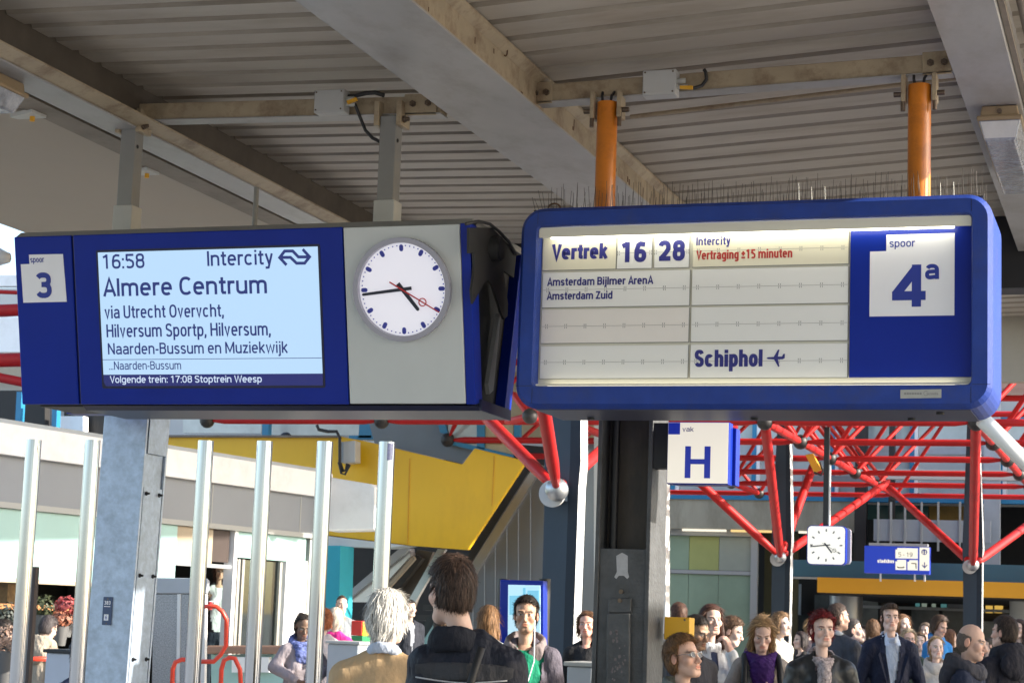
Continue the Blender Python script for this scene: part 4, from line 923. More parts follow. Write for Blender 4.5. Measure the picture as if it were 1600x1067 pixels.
obj('hour_marks', mb, M_hand, cf)
def chand(nm, deg, r0, r1, wd0, w):
    a = math.radians(deg); d = np.array((math.sin(a), math.cos(a))); nn = np.array((d[1], -d[0]))*wd0; p = np.array((ccx, ccz)); mb = MB()
    mb.plate(PC, [p+d*r0*RC+nn, p+d*r0*RC-nn, p+d*r1*RC-nn, p+d*r1*RC+nn], w, w+.003)
    if nm == 'second_hand': c = p+d*RC*.52; mb.arc(PC, c[0], c[1], RC*.10, w, w+.003, 20, r2=RC*.075)
    obj(nm, mb, M_hand, cf)
chand('hour_hand', 142, -.15, .5, .011, .008); chand('minute_hand', 264, -.22, .84, .009, .013); chand('second_hand', 121, -.25, .85, .003, .018)
q = onY(1293, 715, YC+.08); mb = MB().box((q[0]-.05, YC+.03, tz_), (q[0]+.03, YC+.13, 4.78)); obj('hanger', mb, M_black, sc_)
mb = MB().box((q[0]+.031, YC+.04, tz_), (q[0]+.05, YC+.12, 4.2)); obj('hanger_edge', mb, M_colp, sc_)

# ---- blue direction sign
YS_ = 47.0
PS_ = Plane((0, YS_, 0), (1, 0, 0), (0, 0, 1)); us = lambda x, y: PS_.uv(1340+x/13.33, 840+y/13.33)
def sq4(l, t_, r_, b_): a = us(l, (t_+b_)/2); c = us(r_, (t_+b_)/2); e = us((l+r_)/2, t_); f = us((l+r_)/2, b_); return a[0], f[1], c[0], e[1]
dsn = thing('direction_sign', 'blue direction sign reading stadsbus with white pictogram fields and arrow', 'sign', tuple(PS_.pt(*us(840, 770))))
x0_, z0_, x1_, z1_ = sq4(140, 175, 1500, 745)
M_sblue = emit('sign_blue_lit', (28, 62, 170), .75, (.015, .03, .3)); M_slit = emit('sign_cream_lit', (240, 234, 210), .8, (.6, .6, .55))
mb = MB().plate(PS_, [(x0_, z0_), (x1_, z0_), (x1_, z1_), (x0_, z1_)], -.25, 0); obj('sign_case', mb, M_sblue, dsn, .01)
mb = MB().plate(PS_, [(x0_+.1, z1_+.005), (x1_-.05, z1_+.005), (x1_-.05, z1_+.07), (x0_+.1, z1_+.07)], -.2, -.02); obj('top_rail', mb, M_parap, dsn)
def field(l, t_, r_, b_, notch):
    x0_, z0_, x1_, z1_ = sq4(l, t_, r_, b_); n = notch
    mb = MB().plate(PS_, [(x0_, z0_), (x1_, z0_), (x1_, z1_), (x0_+n, z1_), (x0_+n, z1_-n), (x0_, z1_-n)], .002, .01); return obj('white_field', mb, M_slit, dsn)
f1 = field(790, 212, 1255, 428, .04); f2 = field(790, 455, 1012, 665, .04); f3 = field(1040, 462, 1255, 672, .04)
x0_, z0_, x1_, z1_ = sq4(1290, 200, 1495, 680); mb = MB().plate(PS_, [(x0_, z0_), (x1_, z0_), (x1_, z1_), (x0_, z1_)], .002, .01); f4 = obj('white_field', mb, M_slit, dsn)
text('stadsbus', PS_, 0, 0, 0, 0, M_slit, dsn, .012, weight=.16, uvbox=sq4(415, 440, 762, 520))
text('5 - 19', PS_, 0, 0, 0, 0, M_hand, f1, .012, weight=.085, uvbox=sq4(850, 300, 1145, 392))
a = us(1390, 295); mb = MB().arc(PS_, a[0], a[1], .10*.52*1.3, .0105, .013, 24); obj('round_symbol', mb, M_ink, f4)
mb = MB()
for dx in (-25, 25): a = us(1390+dx, 320); mb.plate(PS_, [(a[0]-.012, a[1]-.02), (a[0]+.012, a[1]-.02), (a[0]+.012, a[1]+.035), (a[0]-.012, a[1]+.035)], .0135, .015); mb.arc(PS_, us(1390+dx, 275)[0], us(1390+dx, 275)[1], .012, .0135, .015, 10)
obj('figure_symbol', mb, M_slit, f4)
mb = MB().stroke(PS_, [us(1395, 505), us(1395, 615)], .022, .0105, .013).stroke(PS_, [us(1345, 560), us(1395, 622), us(1450, 560)], .022, .0132, .0145); obj('arrow_symbol', mb, M_ink, f4)
mb = MB().stroke(PS_, [us(825, 598), us(850, 618), us(950, 618), us(972, 598)], .025, .0105, .013); obj('transit_symbol', mb, M_hand, f2)
mb = MB().stroke(PS_, [us(1120, 530), us(1215, 535), us(1220, 640)], .022, .0105, .013); obj('transit_symbol', mb, M_hand, f3)
mb = MB()
for l in (470, 1185, 1390): a = us(l, 760); mb.box((a[0]-.02, YS_+.05, a[1]-.16), (a[0]+.02, YS_+.1, a[1]+.05))
obj('foot', mb, M_colp, dsn)

# ---- station hall (right background)
YF = 52.0
def zY(x, y, Y): return onY(x, y, Y)[2]
hall = thing('station_hall', 'station hall with blue window frames, stained concrete band and dark entrance', 'building', (-5, YF, 0))
xa, xb = onY(1045, 800, YF)[0]-3.5, onY(1335, 800, YF)[0]; xr = 6.0
zs = zY(1045, 775, YF); zc_ = zY(1045, 825, YF)
obj('concrete_band', MB().box((xa, YF, zc_), (xb, YF+.4, zs-.06)), M_concw, hall)
obj('upper_wall', MB().box((xa, YF+.5, zs-.1), (xr, YF+.8, 10)), M_wall, hall)
obj('side_wall', MB().box((xr, YF-.2, 0), (xr+.4, YF+12, 10)), M_wall, hall); obj('roof', MB().box((xa, YF-.3, 10), (xr+.5, YF+14, 10.4)), M_parap, hall)
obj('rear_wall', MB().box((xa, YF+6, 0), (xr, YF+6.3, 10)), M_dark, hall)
b = MB().box((xa, YF-.05, zs-.07), (xr, YF+.3, zs+.07)); b.box((xa, YF-.04, zs+2.05), (xr, YF+.3, zs+2.17)); sill = obj('window_frame', b, M_blueF, hall)
xs_ = [onY(px, 740, YF)[0] for px in (1052, 1178, 1301, 1425, 1563, 1690)]
R = random.Random(8)
for i, x in enumerate(xs_):
    b = MB().box((x-.06, YF-.03, zs+.071), (x+.06, YF+.3, zs+2.049)); obj('window_mullion', b, M_blueF, hall)
    b = MB().box((x+.061, YF-.01, zs+.072), (x+.15, YF+.25, zs+2.048)); obj('window_reveal', b, M_wht, hall)
    if i < len(xs_)-1:
        b = MB().box((x+.16, YF+.1, zs+.072), (xs_[i+1]-.07, YF+.14, zs+2.048)); obj('window_pane', b, M_wing, hall)
        b = MB().box((x+.16, YF+.06, zs+.9+.1*i), (xs_[i+1]-.07, YF+.09, zs+1.05+.1*i)); obj('blind_rail', b, M_parap, hall)
b = MB().box((onY(1338, 740, 50)[0], 49.6, zY(1400, 748, 49.6)), (xr, 49.9, zY(1400, 733, 49.6))); obj('beige_beam', b, M_wall, hall)
b = MB().box((onY(1262, 740, 50)[0], 49.2, zY(1300, 757, 49.2)), (onY(1378, 740, 49.2)[0], 49.5, zY(1300, 743, 49.2))); obj('dark_gutter', b, M_soffd, hall)
# glazed wall below the concrete
xg = onY(1177, 900, YF)[0]; xm = onY(1119, 900, YF)[0]; zm_ = zY(1100, 893, YF)
for x0_, x1_, m1, m2 in ((xa, onY(1072, 900, YF)[0], M_gpan, M_gpan), (onY(1072, 900, YF)[0], xm, M_gpan2, M_gpan), (xm, xg-.1, M_gpan3, M_gpan)):
    b = MB().box((x0_+.006, YF+.3, zm_+.06), (x1_-.006, YF+.34, zc_-.18)); obj('glazed_panel', b, m1, hall)
    b = MB().box((x0_+.006, YF+.3, .02), (x1_-.006, YF+.34, zm_-.06)); obj('glazed_panel', b, m2, hall)
b = MB().box((xa, YF+.25, zm_-.05), (xg, YF+.36, zm_+.05)); b.box((xg-.12, YF+.22, 0), (xg+.06, YF+.38, zc_-.001)); b.box((xa, YF+.2, zc_-.17), (xg-.121, YF+.38, zc_-.002)); obj('glazing_frame', b, M_frame, hall)
b = MB().box((onY(1066, 826, YF)[0], YF-.02, zc_-.06), (onY(1134, 826, YF)[0], YF+.1, zc_-.005)); obj('soffit_light', b, emit('strip_light', (255, 244, 220), 1.2), hall)
b = MB().box((onY(1142, 829, YF)[0], YF-.02, zc_-.06), (onY(1205, 829, YF)[0], YF+.1, zc_-.005)); obj('soffit_light', b, emit('strip_light_warm', (255, 214, 140), 1.1), hall)
b = MB().box((xg+.061, YF+1.2, 0), (onY(1245, 900, YF+1)[0], YF+1.3, zc_)); obj('olive_wall', b, mat('olive_dark', (.06, .055, .02), .5, var=.3, vs=1), hall)
b = MB().box((onY(1178, 831, YF)[0]+1.2, YF-.02, zc_-.06), (onY(1178, 831, YF)[0]+1.9, YF+.1, zc_-.005)); obj('soffit_light', b, emit('strip_light', (255, 244, 220), 1.2), hall)
# balcony level at the right
b = MB().box((onY(1365, 830, 51)[0], 51, zY(1450, 846, 51)), (onY(1548, 830, 51)[0], 51.12, zY(1450, 812, 51))); obj('balcony_parapet', b, M_parap, hall)
b = MB()
for px in (1372, 1392, 1414, 1440, 1466, 1500, 1530): q = onY(px, 830, 50.98); b.box((q[0]-.025, 50.95, q[2]-.5), (q[0]+.025, 50.995, q[2]+.75))
obj('balcony_posts', b, M_frame, hall)
for px, w_ in ((1345, .3), (1393, .14), (1550, .4)): q = onY(px, 800, 51.5); b = MB().box((q[0]-w_/2, 51.4, 3.2), (q[0]+w_/2, 51.7, 10)); obj('balcony_post', b, M_dark if w_ < .35 else M_parap, hall)
b = MB().box((onY(1452, 795, 55)[0], 55, zY(1470, 812, 55)), (onY(1510, 795, 55)[0], 55.1, zY(1470, 770, 55))); obj('wooden_window', b, mat('lit_wood', (.42, .26, .07), .5, var=.3, vs=1.5), hall)
b = MB().box((onY(1345, 795, 54.5)[0], 54.5, zY(1400, 812, 54.5)), (onY(1450, 795, 54.5)[0], 54.6, zY(1400, 785, 54.5))); obj('balcony_window', b, mat('teal_glass', (.06, .13, .13), .15, var=.4, vs=1.2), hall)
b = MB().box((onY(1236, 880, 49)[0], 48.6, zY(1450, 906, 48.6)), (xr, 49, zY(1450, 879, 48.6))); obj('teal_beam', b, M_teal, hall)
b = MB().box((onY(1236, 880, 49)[0], 48.55, zY(1450, 909, 48.6)), (xr, 49.1, zY(1450, 906.3, 48.6))); obj('beam_ledge', b, M_frame, hall)
x0_ = onY(1277, 910, 47.8)[0]
b = MB().box((x0_, 47.8, zY(1450, 930, 47.8)), (xr, 48.0, zY(1450, 906, 47.8))); obj('yellow_fascia', b, M_yelf, hall)
b = MB().box((x0_, 48.01, zY(1450, 930, 47.8)-.03), (xr, YF+6, zY(1450, 930, 47.8)+.02)); obj('entrance_soffit', b, M_dark, hall)
R = random.Random(4)
q = onY(1322, 950, 50.5); b = MB().tube((q[0], 50.5, 0), (q[0], 50.5, 2.8), .42, seg=24); obj('round_column', b, M_metal, hall)
q = onY(1600, 950, 50.5); b = MB().tube((q[0], 50.5, 0), (q[0], 50.5, 2.8), .35, seg=24); obj('round_column', b, M_frame, hall)
M_warm = emit('warm_window', (235, 190, 90), .8); M_pale = emit('pale_window', (150, 165, 150), .55); M_tealw = emit('teal_window', (90, 150, 150), .5)
for l, t_, r_, b_, m in ((1540, 946, 1551, 957, M_warm), (1554, 945, 1567, 957, M_warm), (1578, 947, 1590, 966, M_pale), (1470, 942, 1479, 951, M_tealw), (1481, 944, 1505, 951, M_parap), (1456, 941, 1462, 948, M_pale), (1430, 938, 1437, 985, M_tealw), (1440, 940, 1448, 975, M_pale), (1246, 912, 1252, 985, M_parap), (1358, 930, 1363, 985, M_tealw), (1289, 930, 1294, 990, M_parap), (1340, 932, 1348, 985, M_parap)):
    p = [onY(l, b_, YF+5.8), onY(r_, t_, YF+5.8)]; b = MB().box((p[0][0], YF+5.8, p[0][2]), (p[1][0], YF+5.85, p[1][2])); obj('entrance_window', b, m, hall)
R = random.Random(44); x = onY(1238, 950, YF+5.6)[0]; zt2 = onY(1450, 934, YF+5.6)[2]; k = 0
while x < xr-.6:
    w2 = R.uniform(.35, 1.1); z1_ = zt2-R.choice((0, .25, .6)); b = MB().box((x, YF+5.55, .05), (x+w2-.09, YF+5.6, z1_))
    obj('entrance_pane', b, mat('entrance_pane%d' % (k % 5), [(.05, .055, .055), (.10, .11, .11), (.03, .035, .035), (.16, .17, .16), (.07, .06, .05)][k % 5], .15, var=.5, vs=1.6), hall); x += w2; k += 1
b = MB().box((xs_[2], YF+5.5, zt2-.34), (xr, YF+5.54, zt2-.26)); obj('entrance_transom', b, M_frame, hall)
# ---- left background: building with blue frames behind the yellow escalator housing
up = thing('upper_storey', 'pale upper storey with blue window frames over the yellow escalator housing', 'building', tuple(onY(400, 660, 36)*np.array((1, 1, 0))))
b = MB(); slab([(-200, 682), (560, 686), (560, 560), (-200, 540)], 36, .4, b); obj('storey_wall', b, M_wall, up)
b = MB(); slab([(560, 686), (1030, 690), (1030, 560), (560, 560)], 41, .4, b); obj('storey_wall', b, mat('cream_wall', (.50, .42, .26), .6, var=.08), up)
b = MB(); slab([(-300, 1100), (1030, 1100), (1030, 650), (-300, 640)], 46, .5, b); obj('rear_wall', b, M_wall, up)
for l, t_, r_, b_, m in ((-60, 430, 70, 447, M_wht), (-60, 450, 70, 480, M_wall), (-60, 495, 70, 550, M_wht), (-60, 571, 70, 590, M_beigeb), (-60, 610, 70, 690, M_dark), (100, 640, 165, 690, M_dark), (93, 650, 130, 690, M_wht)):
    b = MB(); slab([(l, b_), (r_, b_), (r_, t_), (l, t_)], 35.5 if m is not M_wht or t_ < 600 else 35.2, .2, b); obj('wall_panel', b, m, up)
for p in ([(26, 612), (34, 612), (30, 690), (22, 690)], [(82, 612), (90, 612), (87, 690), (80, 690)], [(410, 640), (420, 640), (419, 690), (409, 690)], [(563, 640), (583, 640), (580, 684), (560, 684)], [(545, 680), (582, 680), (582, 686), (545, 686)]):
    b = MB(); slab(p, 34.8, .15, b); obj('window_frame', b, M_blueF, up)
for p in ([(286, 655), (408, 656), (408, 677), (286, 676)], [(421, 656), (561, 657), (561, 680), (421, 679)]):
    b = MB(); slab(p, 35.3, .1, b); obj('window_pane', b, mat('pale_glass', (.55, .58, .56), .2, var=.15, vs=3), up)
b = MB(); slab([(575, 655), (690, 655), (742, 700), (721, 724), (585, 692)], 33.4, .3, b); obj('slate_soffit', b, M_soffd, up)
for p in ([(682, 655), (693, 655), (700, 678), (688, 676)], [(690, 684), (825, 716), (825, 724), (690, 691)], [(745, 655), (757, 655), (757, 702), (745, 699)], [(803, 655), (812, 655), (812, 718), (803, 716)]):
    b = MB(); slab(p, 33.2, .12, b); obj('window_frame', b, M_blueF, up)
for p, m in (([(700, 655), (745, 655), (745, 697), (700, 686)], M_wing), ([(758, 655), (802, 655), (802, 710), (758, 700)], mat('cream_wall', (.5, .42, .26), .6))):
    b = MB(); slab(p, 33.25, .08, b); obj('window_pane', b, m, up)
# ---- yellow escalator housing and escalators
es = thing('escalator_housing', 'big yellow clad housing over the escalators', 'escalator housing', tuple(onY(650, 1060, 32)*np.array((1, 1, 0))))
b = MB(); slab([(180, 682), (528, 681), (580, 691), (722, 725), (741, 700), (823, 720), (731, 859), (640, 852), (510, 836), (180, 800)], 32, .10, b); obj('yellow_cladding', b, M_yellow, es, .02)
b = MB(); slab([(180, 679), (528, 680), (528, 683), (180, 682.5)], 31.9, .9, b); obj('top_flashing', b, M_brown, es)
b = MB(); slab([(511, 837), (636, 852), (600, 856), (511, 852)], 31.95, .5, b); obj('lit_underside_edge', b, M_colp, es)  # pale strip paints the lit lower edge of the housing
for k, (x, y0_, y1_) in enumerate(((772, 712, 790), (640, 716, 850))):
    b = MB(); slab([(x-.6, y0_), (x+.6, y0_), (x-3, y1_), (x-4, y1_)], 31.99, .02, b); obj('cladding_joint', b, M_yelf, es)
ec = thing('escalators', 'dark escalators with steel balustrades under the yellow housing', 'escalator', tuple(onY(640, 1060, 35)*np.array((1, 1, 0))))
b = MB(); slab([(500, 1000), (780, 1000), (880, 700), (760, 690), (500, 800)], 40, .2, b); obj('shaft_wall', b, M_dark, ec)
def diag(p, Y, nm, m, th=.25): b = MB(); slab(p, Y, th, b); obj(nm, b, m, ec)
diag([(526, 940), (540, 940), (640, 858), (628, 853)], 34, 'balustrade', M_parap); diag([(545, 940), (575, 940), (642, 868), (640, 856)], 34.1, 'balustrade', M_steelb)
diag([(578, 945), (584, 945), (648, 873), (645, 868)], 34.0, 'handrail', M_beigeb, .1); diag([(586, 950), (600, 950), (660, 872), (650, 866)], 34.3, 'skirt', M_step)
diag([(600, 960), (640, 960), (676, 862), (652, 858)], 34.5, 'side_panel', mat('bronze_panel', (.12, .10, .08), .4, .4, var=.2, vs=1), .2)
diag([(628, 955), (640, 955), (696, 858), (684, 857)], 34.0, 'handrail', M_steelb, .1)
for k in range(9): f = k/8; x = 645+f*78; y = 985-f*128; diag([(x-4, y), (x+52-18*f, y), (x+52-18*f, y-9), (x-4, y-9)], 36+f*3, 'step', M_step, .5)
diag([(655, 1010), (672, 1010), (848, 728), (838, 722)], 33.6, 'handrail', M_steelb, .12)
diag([(640, 1010), (655, 1010), (834, 724), (824, 720)], 33.8, 'skirt', M_step, .1)
diag([(674, 1010), (676, 1100), (930, 1100), (930, 690), (870, 694)], 33.7, 'metal_cladding', M_metal, .2)
for x, y in ((690, 982), (705, 958), (721, 932), (738, 906), (756, 877), (773, 850), (791, 821), (809, 792), (828, 762)): diag([(x, 1100), (x+1.2, 1100), (x+1.2, y), (x, y)], 33.68, 'cladding_joint', M_parap, .015)
b = MB(); slab([(511, 852), (532, 852), (526, 1060), (506, 1060)], 31.5, .6, b); tag(obj('cyan_wall', b, M_cyan, at=onY(520, 1000, 31.5)), 'narrow cyan wall beside the escalator foot', 'wall')
b = MB(); slab([(928, 1100), (1040, 1100), (1040, 655), (928, 655)], 33, .3, b); tag(obj('pale_wall', b, M_colp, at=onY(960, 1000, 33)), 'bright pale wall between the tall column and the dark pillar', 'wall')
# grey cabinet on the yellow housing
cb = thing('cable_cabinet', 'small grey cabinet with looping cables on the yellow housing', 'cabinet', tuple(onY(540, 720, 31.7)))
b = MB(); slab([(536, 690), (555, 688), (555, 722), (536, 724)], 31.6, .25, b); obj('cabinet_box', b, M_junc, cb, .01); b = MB(); slab([(529, 690), (535.5, 690), (535.5, 722), (529, 722)], 31.65, .25, b); obj('cabinet_side', b, M_parap, cb)
b = MB().path([onY(x, y, 31.5) for x, y in ((495, 664), (498, 671), (512, 674), (526, 674), (531, 684), (531, 722), (536, 736), (541, 734), (543, 724))], .03); b.path([onY(x, y, 31.45) for x, y in ((529, 722), (533, 739), (539, 741), (547, 726))], .02); obj('cable', b, M_cable, cb)
# ---- kiosk with grey and white fascia
pA = np.array((-12.62, 19.45, 0)); pB = np.array((-11.62, 26.28, 0)); dv = (pB-pA)/np.linalg.norm(pB-pA)
PK = Plane(pA, dv, (0, 0, 1)); uk = PK.uv
ks = thing('kiosk', 'snack kiosk with curved white and grey fascia and glazed front', 'kiosk', tuple(pA))
U0 = uk(0, 800)[0]-5; U1 = uk(506, 800)[0]
zt_ = (uk(0, 660)[1]+uk(496, 740)[1])/2; zw_ = (uk(0, 711)[1]+uk(496, 776)[1])/2; zg_ = (uk(4, 784)[1]+uk(480, 832)[1])/2
def kb(u0, v0, u1, v1, w0, w1, nm, m, par=None): b = MB().plate(PK, [(u0, v0), (u1, v0), (u1, v1), (u0, v1)], w0, w1); return obj(nm, b, m, par or ks)
kb(U0, zw_, U1, zt_, -.3, .12, 'white_fascia', M_wht); kb(U0, zg_, U1, zw_-.004, -.3, 0, 'grey_fascia', M_shopg); kb(U0, zg_-.07, U1-.05, zg_-.003, -.25, .05, 'fascia_trim', M_frame)
kb(U0, zt_+.001, U1, zt_+.05, -5, .1, 'kiosk_roof', M_parap)
b = MB()
for px in (331, 470): u = uk(px, 790)[0]; b.plate(PK, [(u-.01, zg_), (u+.01, zg_), (u+.01, zw_-.01), (u-.01, zw_-.01)], .0005, .004)
obj('fascia_joint', b, M_frame, ks)
ye = PK.pt(U1, 0)[1]
b = MB().prism([onY(x, y, ye-.1) for x, y in ((508, 744), (580, 756), (586, 761), (586, 823), (583, 827), (508, 829))], (0, .5, 0)); obj('fascia_end', b, M_wht, ks, .02)
zq = zg_-.075
ul = lambda px, py: uk(px, py)[0]
zb_ = uk(60, 905)[1]
kb(U0, zb_, ul(150, 850), zq, -.08, -.02, 'aqua_board', M_aqua); kb(U0, zb_-.05, ul(150, 850), zb_-.003, -.1, .0, 'board_edge', M_beigeb)
kb(ul(150, 850)+.01, zb_, ul(278, 850), zq, -.08, -.02, 'aqua_board', M_aqua)
kb(ul(278, 850), uk(300, 878)[1], ul(335, 850), zq, -.1, -.03, 'beige_board', M_beigeb); kb(ul(335, 850)+.01, uk(350, 878)[1], ul(362, 850), zq, -.12, -.04, 'brown_panel', M_brownp)
kb(ul(278, 880), uk(300, 884)[1], ul(362, 880), uk(300, 878)[1]-.003, -.1, -.0, 'light_strip', emit('kiosk_strip', (255, 252, 245), 1.1))
kb(ul(366, 850), uk(420, 874)[1], ul(480, 850), zq, -.1, -.02, 'aqua_board', M_aqua)
kb(ul(446, 950), .0, ul(482, 950), uk(450, 874)[1]-.003, -.15, -.02, 'white_pier', M_wht); kb(ul(482, 900), 0, U1, zq, -.2, .0, 'end_pier', M_frame)
kb(ul(362, 900), .0, ul(367, 900), zq, -.14, .02, 'door_post', M_wht)
dr = kb(ul(372, 950), .45, ul(445, 950), uk(400, 875)[1], -.10, -.08, 'door_glass', glass('shop_glass', (.75, .85, .83), .5)); 
for px in (374, 381, 440): kb(ul(px, 950)-.03, .45, ul(px, 950)+.03, uk(400, 875)[1], -.079, -.04, 'door_frame', M_steelb, dr)
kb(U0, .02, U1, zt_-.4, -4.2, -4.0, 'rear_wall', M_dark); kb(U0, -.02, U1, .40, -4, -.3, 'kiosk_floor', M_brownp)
for k, (px, py, w_, h_, m) in enumerate(((382, 900, .3, .2, M_yelf), (430, 905, .35, .25, M_yelf), (410, 960, .3, .2, M_beigeb), (415, 980, .5, .25, M_brownp), (400, 920, .1, .6, M_wht), (408, 940, .15, .4, M_ink))):
    q = uk(px, py); kb(q[0]-w_/2+1.2, q[1]-h_/2, q[0]+w_/2+1.2, q[1]+h_/2, -1.6-.1*k, -1.5-.1*k, 'shelf_goods', m)
kb(U0, .02, ul(362, 1000), .62, -.25, -.02, 'counter_front', M_brownp); kb(ul(362, 1000), .02, ul(482, 1000), .45, -.3, -.16, 'counter_front', M_aqua)
kb(U0, uk(60, 915)[1]-.28, ul(150, 910), uk(60, 915)[1]-.22, -1.0, -.2, 'shelf', mat('shelf_wood', (.35, .15, .05), .6, var=.2))
R = random.Random(12)
for k in range(7):
    q = uk(10+18*k, 925); kb(q[0]-.22, q[1]-.2-.1*R.random(), q[0]+.22, q[1]+.18*R.random(), -1.1-.05*k, -.8-.05*k, 'shelf_goods', mat('goods%d' % (k % 4), [(.25, .12, .04), (.10, .08, .05), (.3, .2, .1), (.07, .10, .05)][k % 4], .6, var=.5, vs=12))
kb(U1-.32, .02, U1-.26, zt_-.4, -4.0, -.21, 'end_wall', M_dark); kb(ul(446, 950)+.02, .02, ul(446, 950)+.06, zt_-.5, -3.9, -.16, 'partition', M_dark)
# counter in front of the kiosk
t = thing('snack_counter', 'brown topped counter with aqua front before the kiosk', 'counter', tuple(dep(400, 1067, 23.5)*np.array((1, 1, 0))))
YQ = dep(400, 1012, 23.5)[1]
b = MB(); slab([(322, 1008), (474, 1008), (474, 1021), (322, 1021)], YQ, .5, b); obj('counter_top', b, mat('counter_brown', (.30, .17, .12), .4, var=.1), t, .02)
b = MB(); slab([(330, 1022), (470, 1022), (470, 1150), (330, 1150)], YQ+.12, .3, b); obj('counter_front', b, M_aqua, t)
b = MB(); slab([(362, 1026), (420, 1026), (420, 1050), (362, 1050)], YQ+.02, .08, b); obj('counter_tray', b, M_wht, t)
# perforated trolley panel
YQ = dep(295, 950, 19)[1]
t = thing('perforated_panel', 'pale grey perforated metal panel beside the galvanised pillar', 'panel', tuple(onY(295, 1067, YQ)*np.array((1, 1, 0))))
b = MB(); slab([(240, 902), (321, 903), (325, 908), (322, 927), (240, 927)], YQ, .05, b); obj('panel_head', b, M_parap, t, .01)
M_perf = mat('perforated_metal', (.30, .31, .32), .5, .3, var=.5, vs=90)
b = MB(); slab([(240, 928), (277, 928), (274, 1150), (236, 1150)], YQ+.01, .02, b); obj('mesh_sheet', b, M_perf, t); b = MB(); slab([(282, 928), (300, 928), (294, 1150), (279, 1150)], YQ+.01, .02, b); obj('mesh_sheet', b, M_perf, t)
b = MB(); slab([(277, 927.5), (282, 927.5), (279, 1150), (274, 1150)], YQ, .05, b); slab([(302, 928), (321, 928), (318, 1150), (297, 1150)], YQ, .05, b); obj('panel_stile', b, M_colp, t)
# red railings
M_rail = mat('railing_red', (.70, .06, .03), .35)
for lab, pts, D in (('large bent red tube rail right of the perforated panel', ((314, 947), (338, 947), (347, 955), (354, 968), (353, 1008), (345, 1022), (334, 1033), (308, 1033)), 18.6),
                    ('red tube rail loop at the foot of the perforated panel', ((268, 1100), (270, 1045), (274, 1034), (284, 1030), (300, 1030), (308, 1042), (312, 1100)), 18.2),
                    ('small red tube rail loop in front of the snack counter', ((344, 1100), (346, 1045), (350, 1031), (358, 1027), (367, 1028), (375, 1045), (378, 1100)), 18.4),
                    ('red tube rail loop at the far lower left', ((22, 1100), (25, 1050), (33, 1034), (47, 1029), (76, 1029)), 17.5)):
    b = MB().path([dep(x, y, D) for x, y in pts], .022, 10); tag(obj('red_railing', b, M_rail, at=dep(*pts[0], D)), lab, 'railing', 'red tube railings')
# grey box, colour cube, light counter, bin, information board
def boxthing(nm, lab, cat, px, D, depth, m, top=None, side=None):
    (l, t_, r_, b_) = px; Y = dep((l+r_)/2, t_, D)[1]; p = onY(l, t_, Y); q = onY(r_, t_, Y); z0_ = 0 if b_ > 1066 else onY(l, b_, Y)[2]
    t = thing(nm, lab, cat, ((p[0]+q[0])/2, Y+depth/2, z0_)); b = MB().box((p[0], Y, z0_), (q[0], Y+depth, p[2])); obj('body', b, m, t, .01)
    if top: b = MB().box((p[0]-.02, Y-.02, p[2]+.001), (q[0]+.02, Y+depth+.02, p[2]+.03)); obj('top', b, top, t, .006)
    if side: b = MB().box((q[0]+.001, Y+.01, z0_), (q[0]+.012, Y+depth-.01, p[2]-.01)); obj('side_face', b, side, t)
    return t
boxthing('grey_cabinet', 'pale blue grey cabinet behind the second steel post', 'cabinet', (72, 1019, 132, 1100), 16, .5, mat('cabinet_pale', (.42, .46, .54), .5, var=.05), M_black)
boxthing('light_counter', 'light grey counter behind the man in the beige jacket', 'counter', (512, 1005, 560, 1100), 19, .5, M_parap, M_frame)
boxthing('litter_bin', 'grey box bin at the foot of the tall column', 'bin', (886, 1040, 926, 1100), 13, .45, M_parap, M_frame)
t = boxthing('colour_box', 'box with red and green front and yellow side', 'box', (549, 969, 566, 992), 24, .55, mat('red_panel', (.55, .03, .02), .5), None, mat('yellow_panel', (.8, .5, .02), .5))
Y = dep(558, 980, 24)[1]; b = MB(); slab([(549, 992.5), (566, 992.5), (566, 1006), (549, 1006)], Y, .55, b); obj('green_part', b, mat('green_panel2', (.02, .22, .08), .5), t); b = MB(); slab([(549, 1006.5), (566, 1006.5), (566, 1150), (549, 1150)], Y, .5, b); obj('plinth', b, M_parap, t)
ib = thing('information_board', 'blue framed lit information board behind the green shirted man', 'notice board', tuple(dep(815, 1067, 16)*np.array((1, 1, 0))))
YI = dep(815, 950, 16)[1]
b = MB(); slab([(781, 905), (849, 907), (849, 1040), (779, 1040)], YI, .12, b); obj('board_frame', b, M_blue, ib, .01)
b = MB(); slab([(794, 913), (844, 914), (844, 1035), (793, 1035)], YI-.01, .009, b); fp = obj('poster', b, emit('poster_lit', (176, 226, 250), .6, (.5, .7, .8)), ib)
b = MB(); slab([(817, 918), (821, 918), (821, 1035), (817, 1035)], YI-.014, .003, b); slab([(796, 930), (815, 930), (815, 960), (796, 960)], YI-.014, .003, b); slab([(824, 922), (842, 922), (842, 945), (824, 945)], YI-.014, .003, b); obj('poster_map', b, emit('poster_print', (120, 200, 235), .6, (.2, .5, .6)), fp)
for px in (779, 843): q = onY(px, 903, YI+.05); b = MB().tube((q[0], YI+.2, 0), (q[0], YI+.2, q[2]), .05, seg=10); obj('board_post', b, M_black, ib)
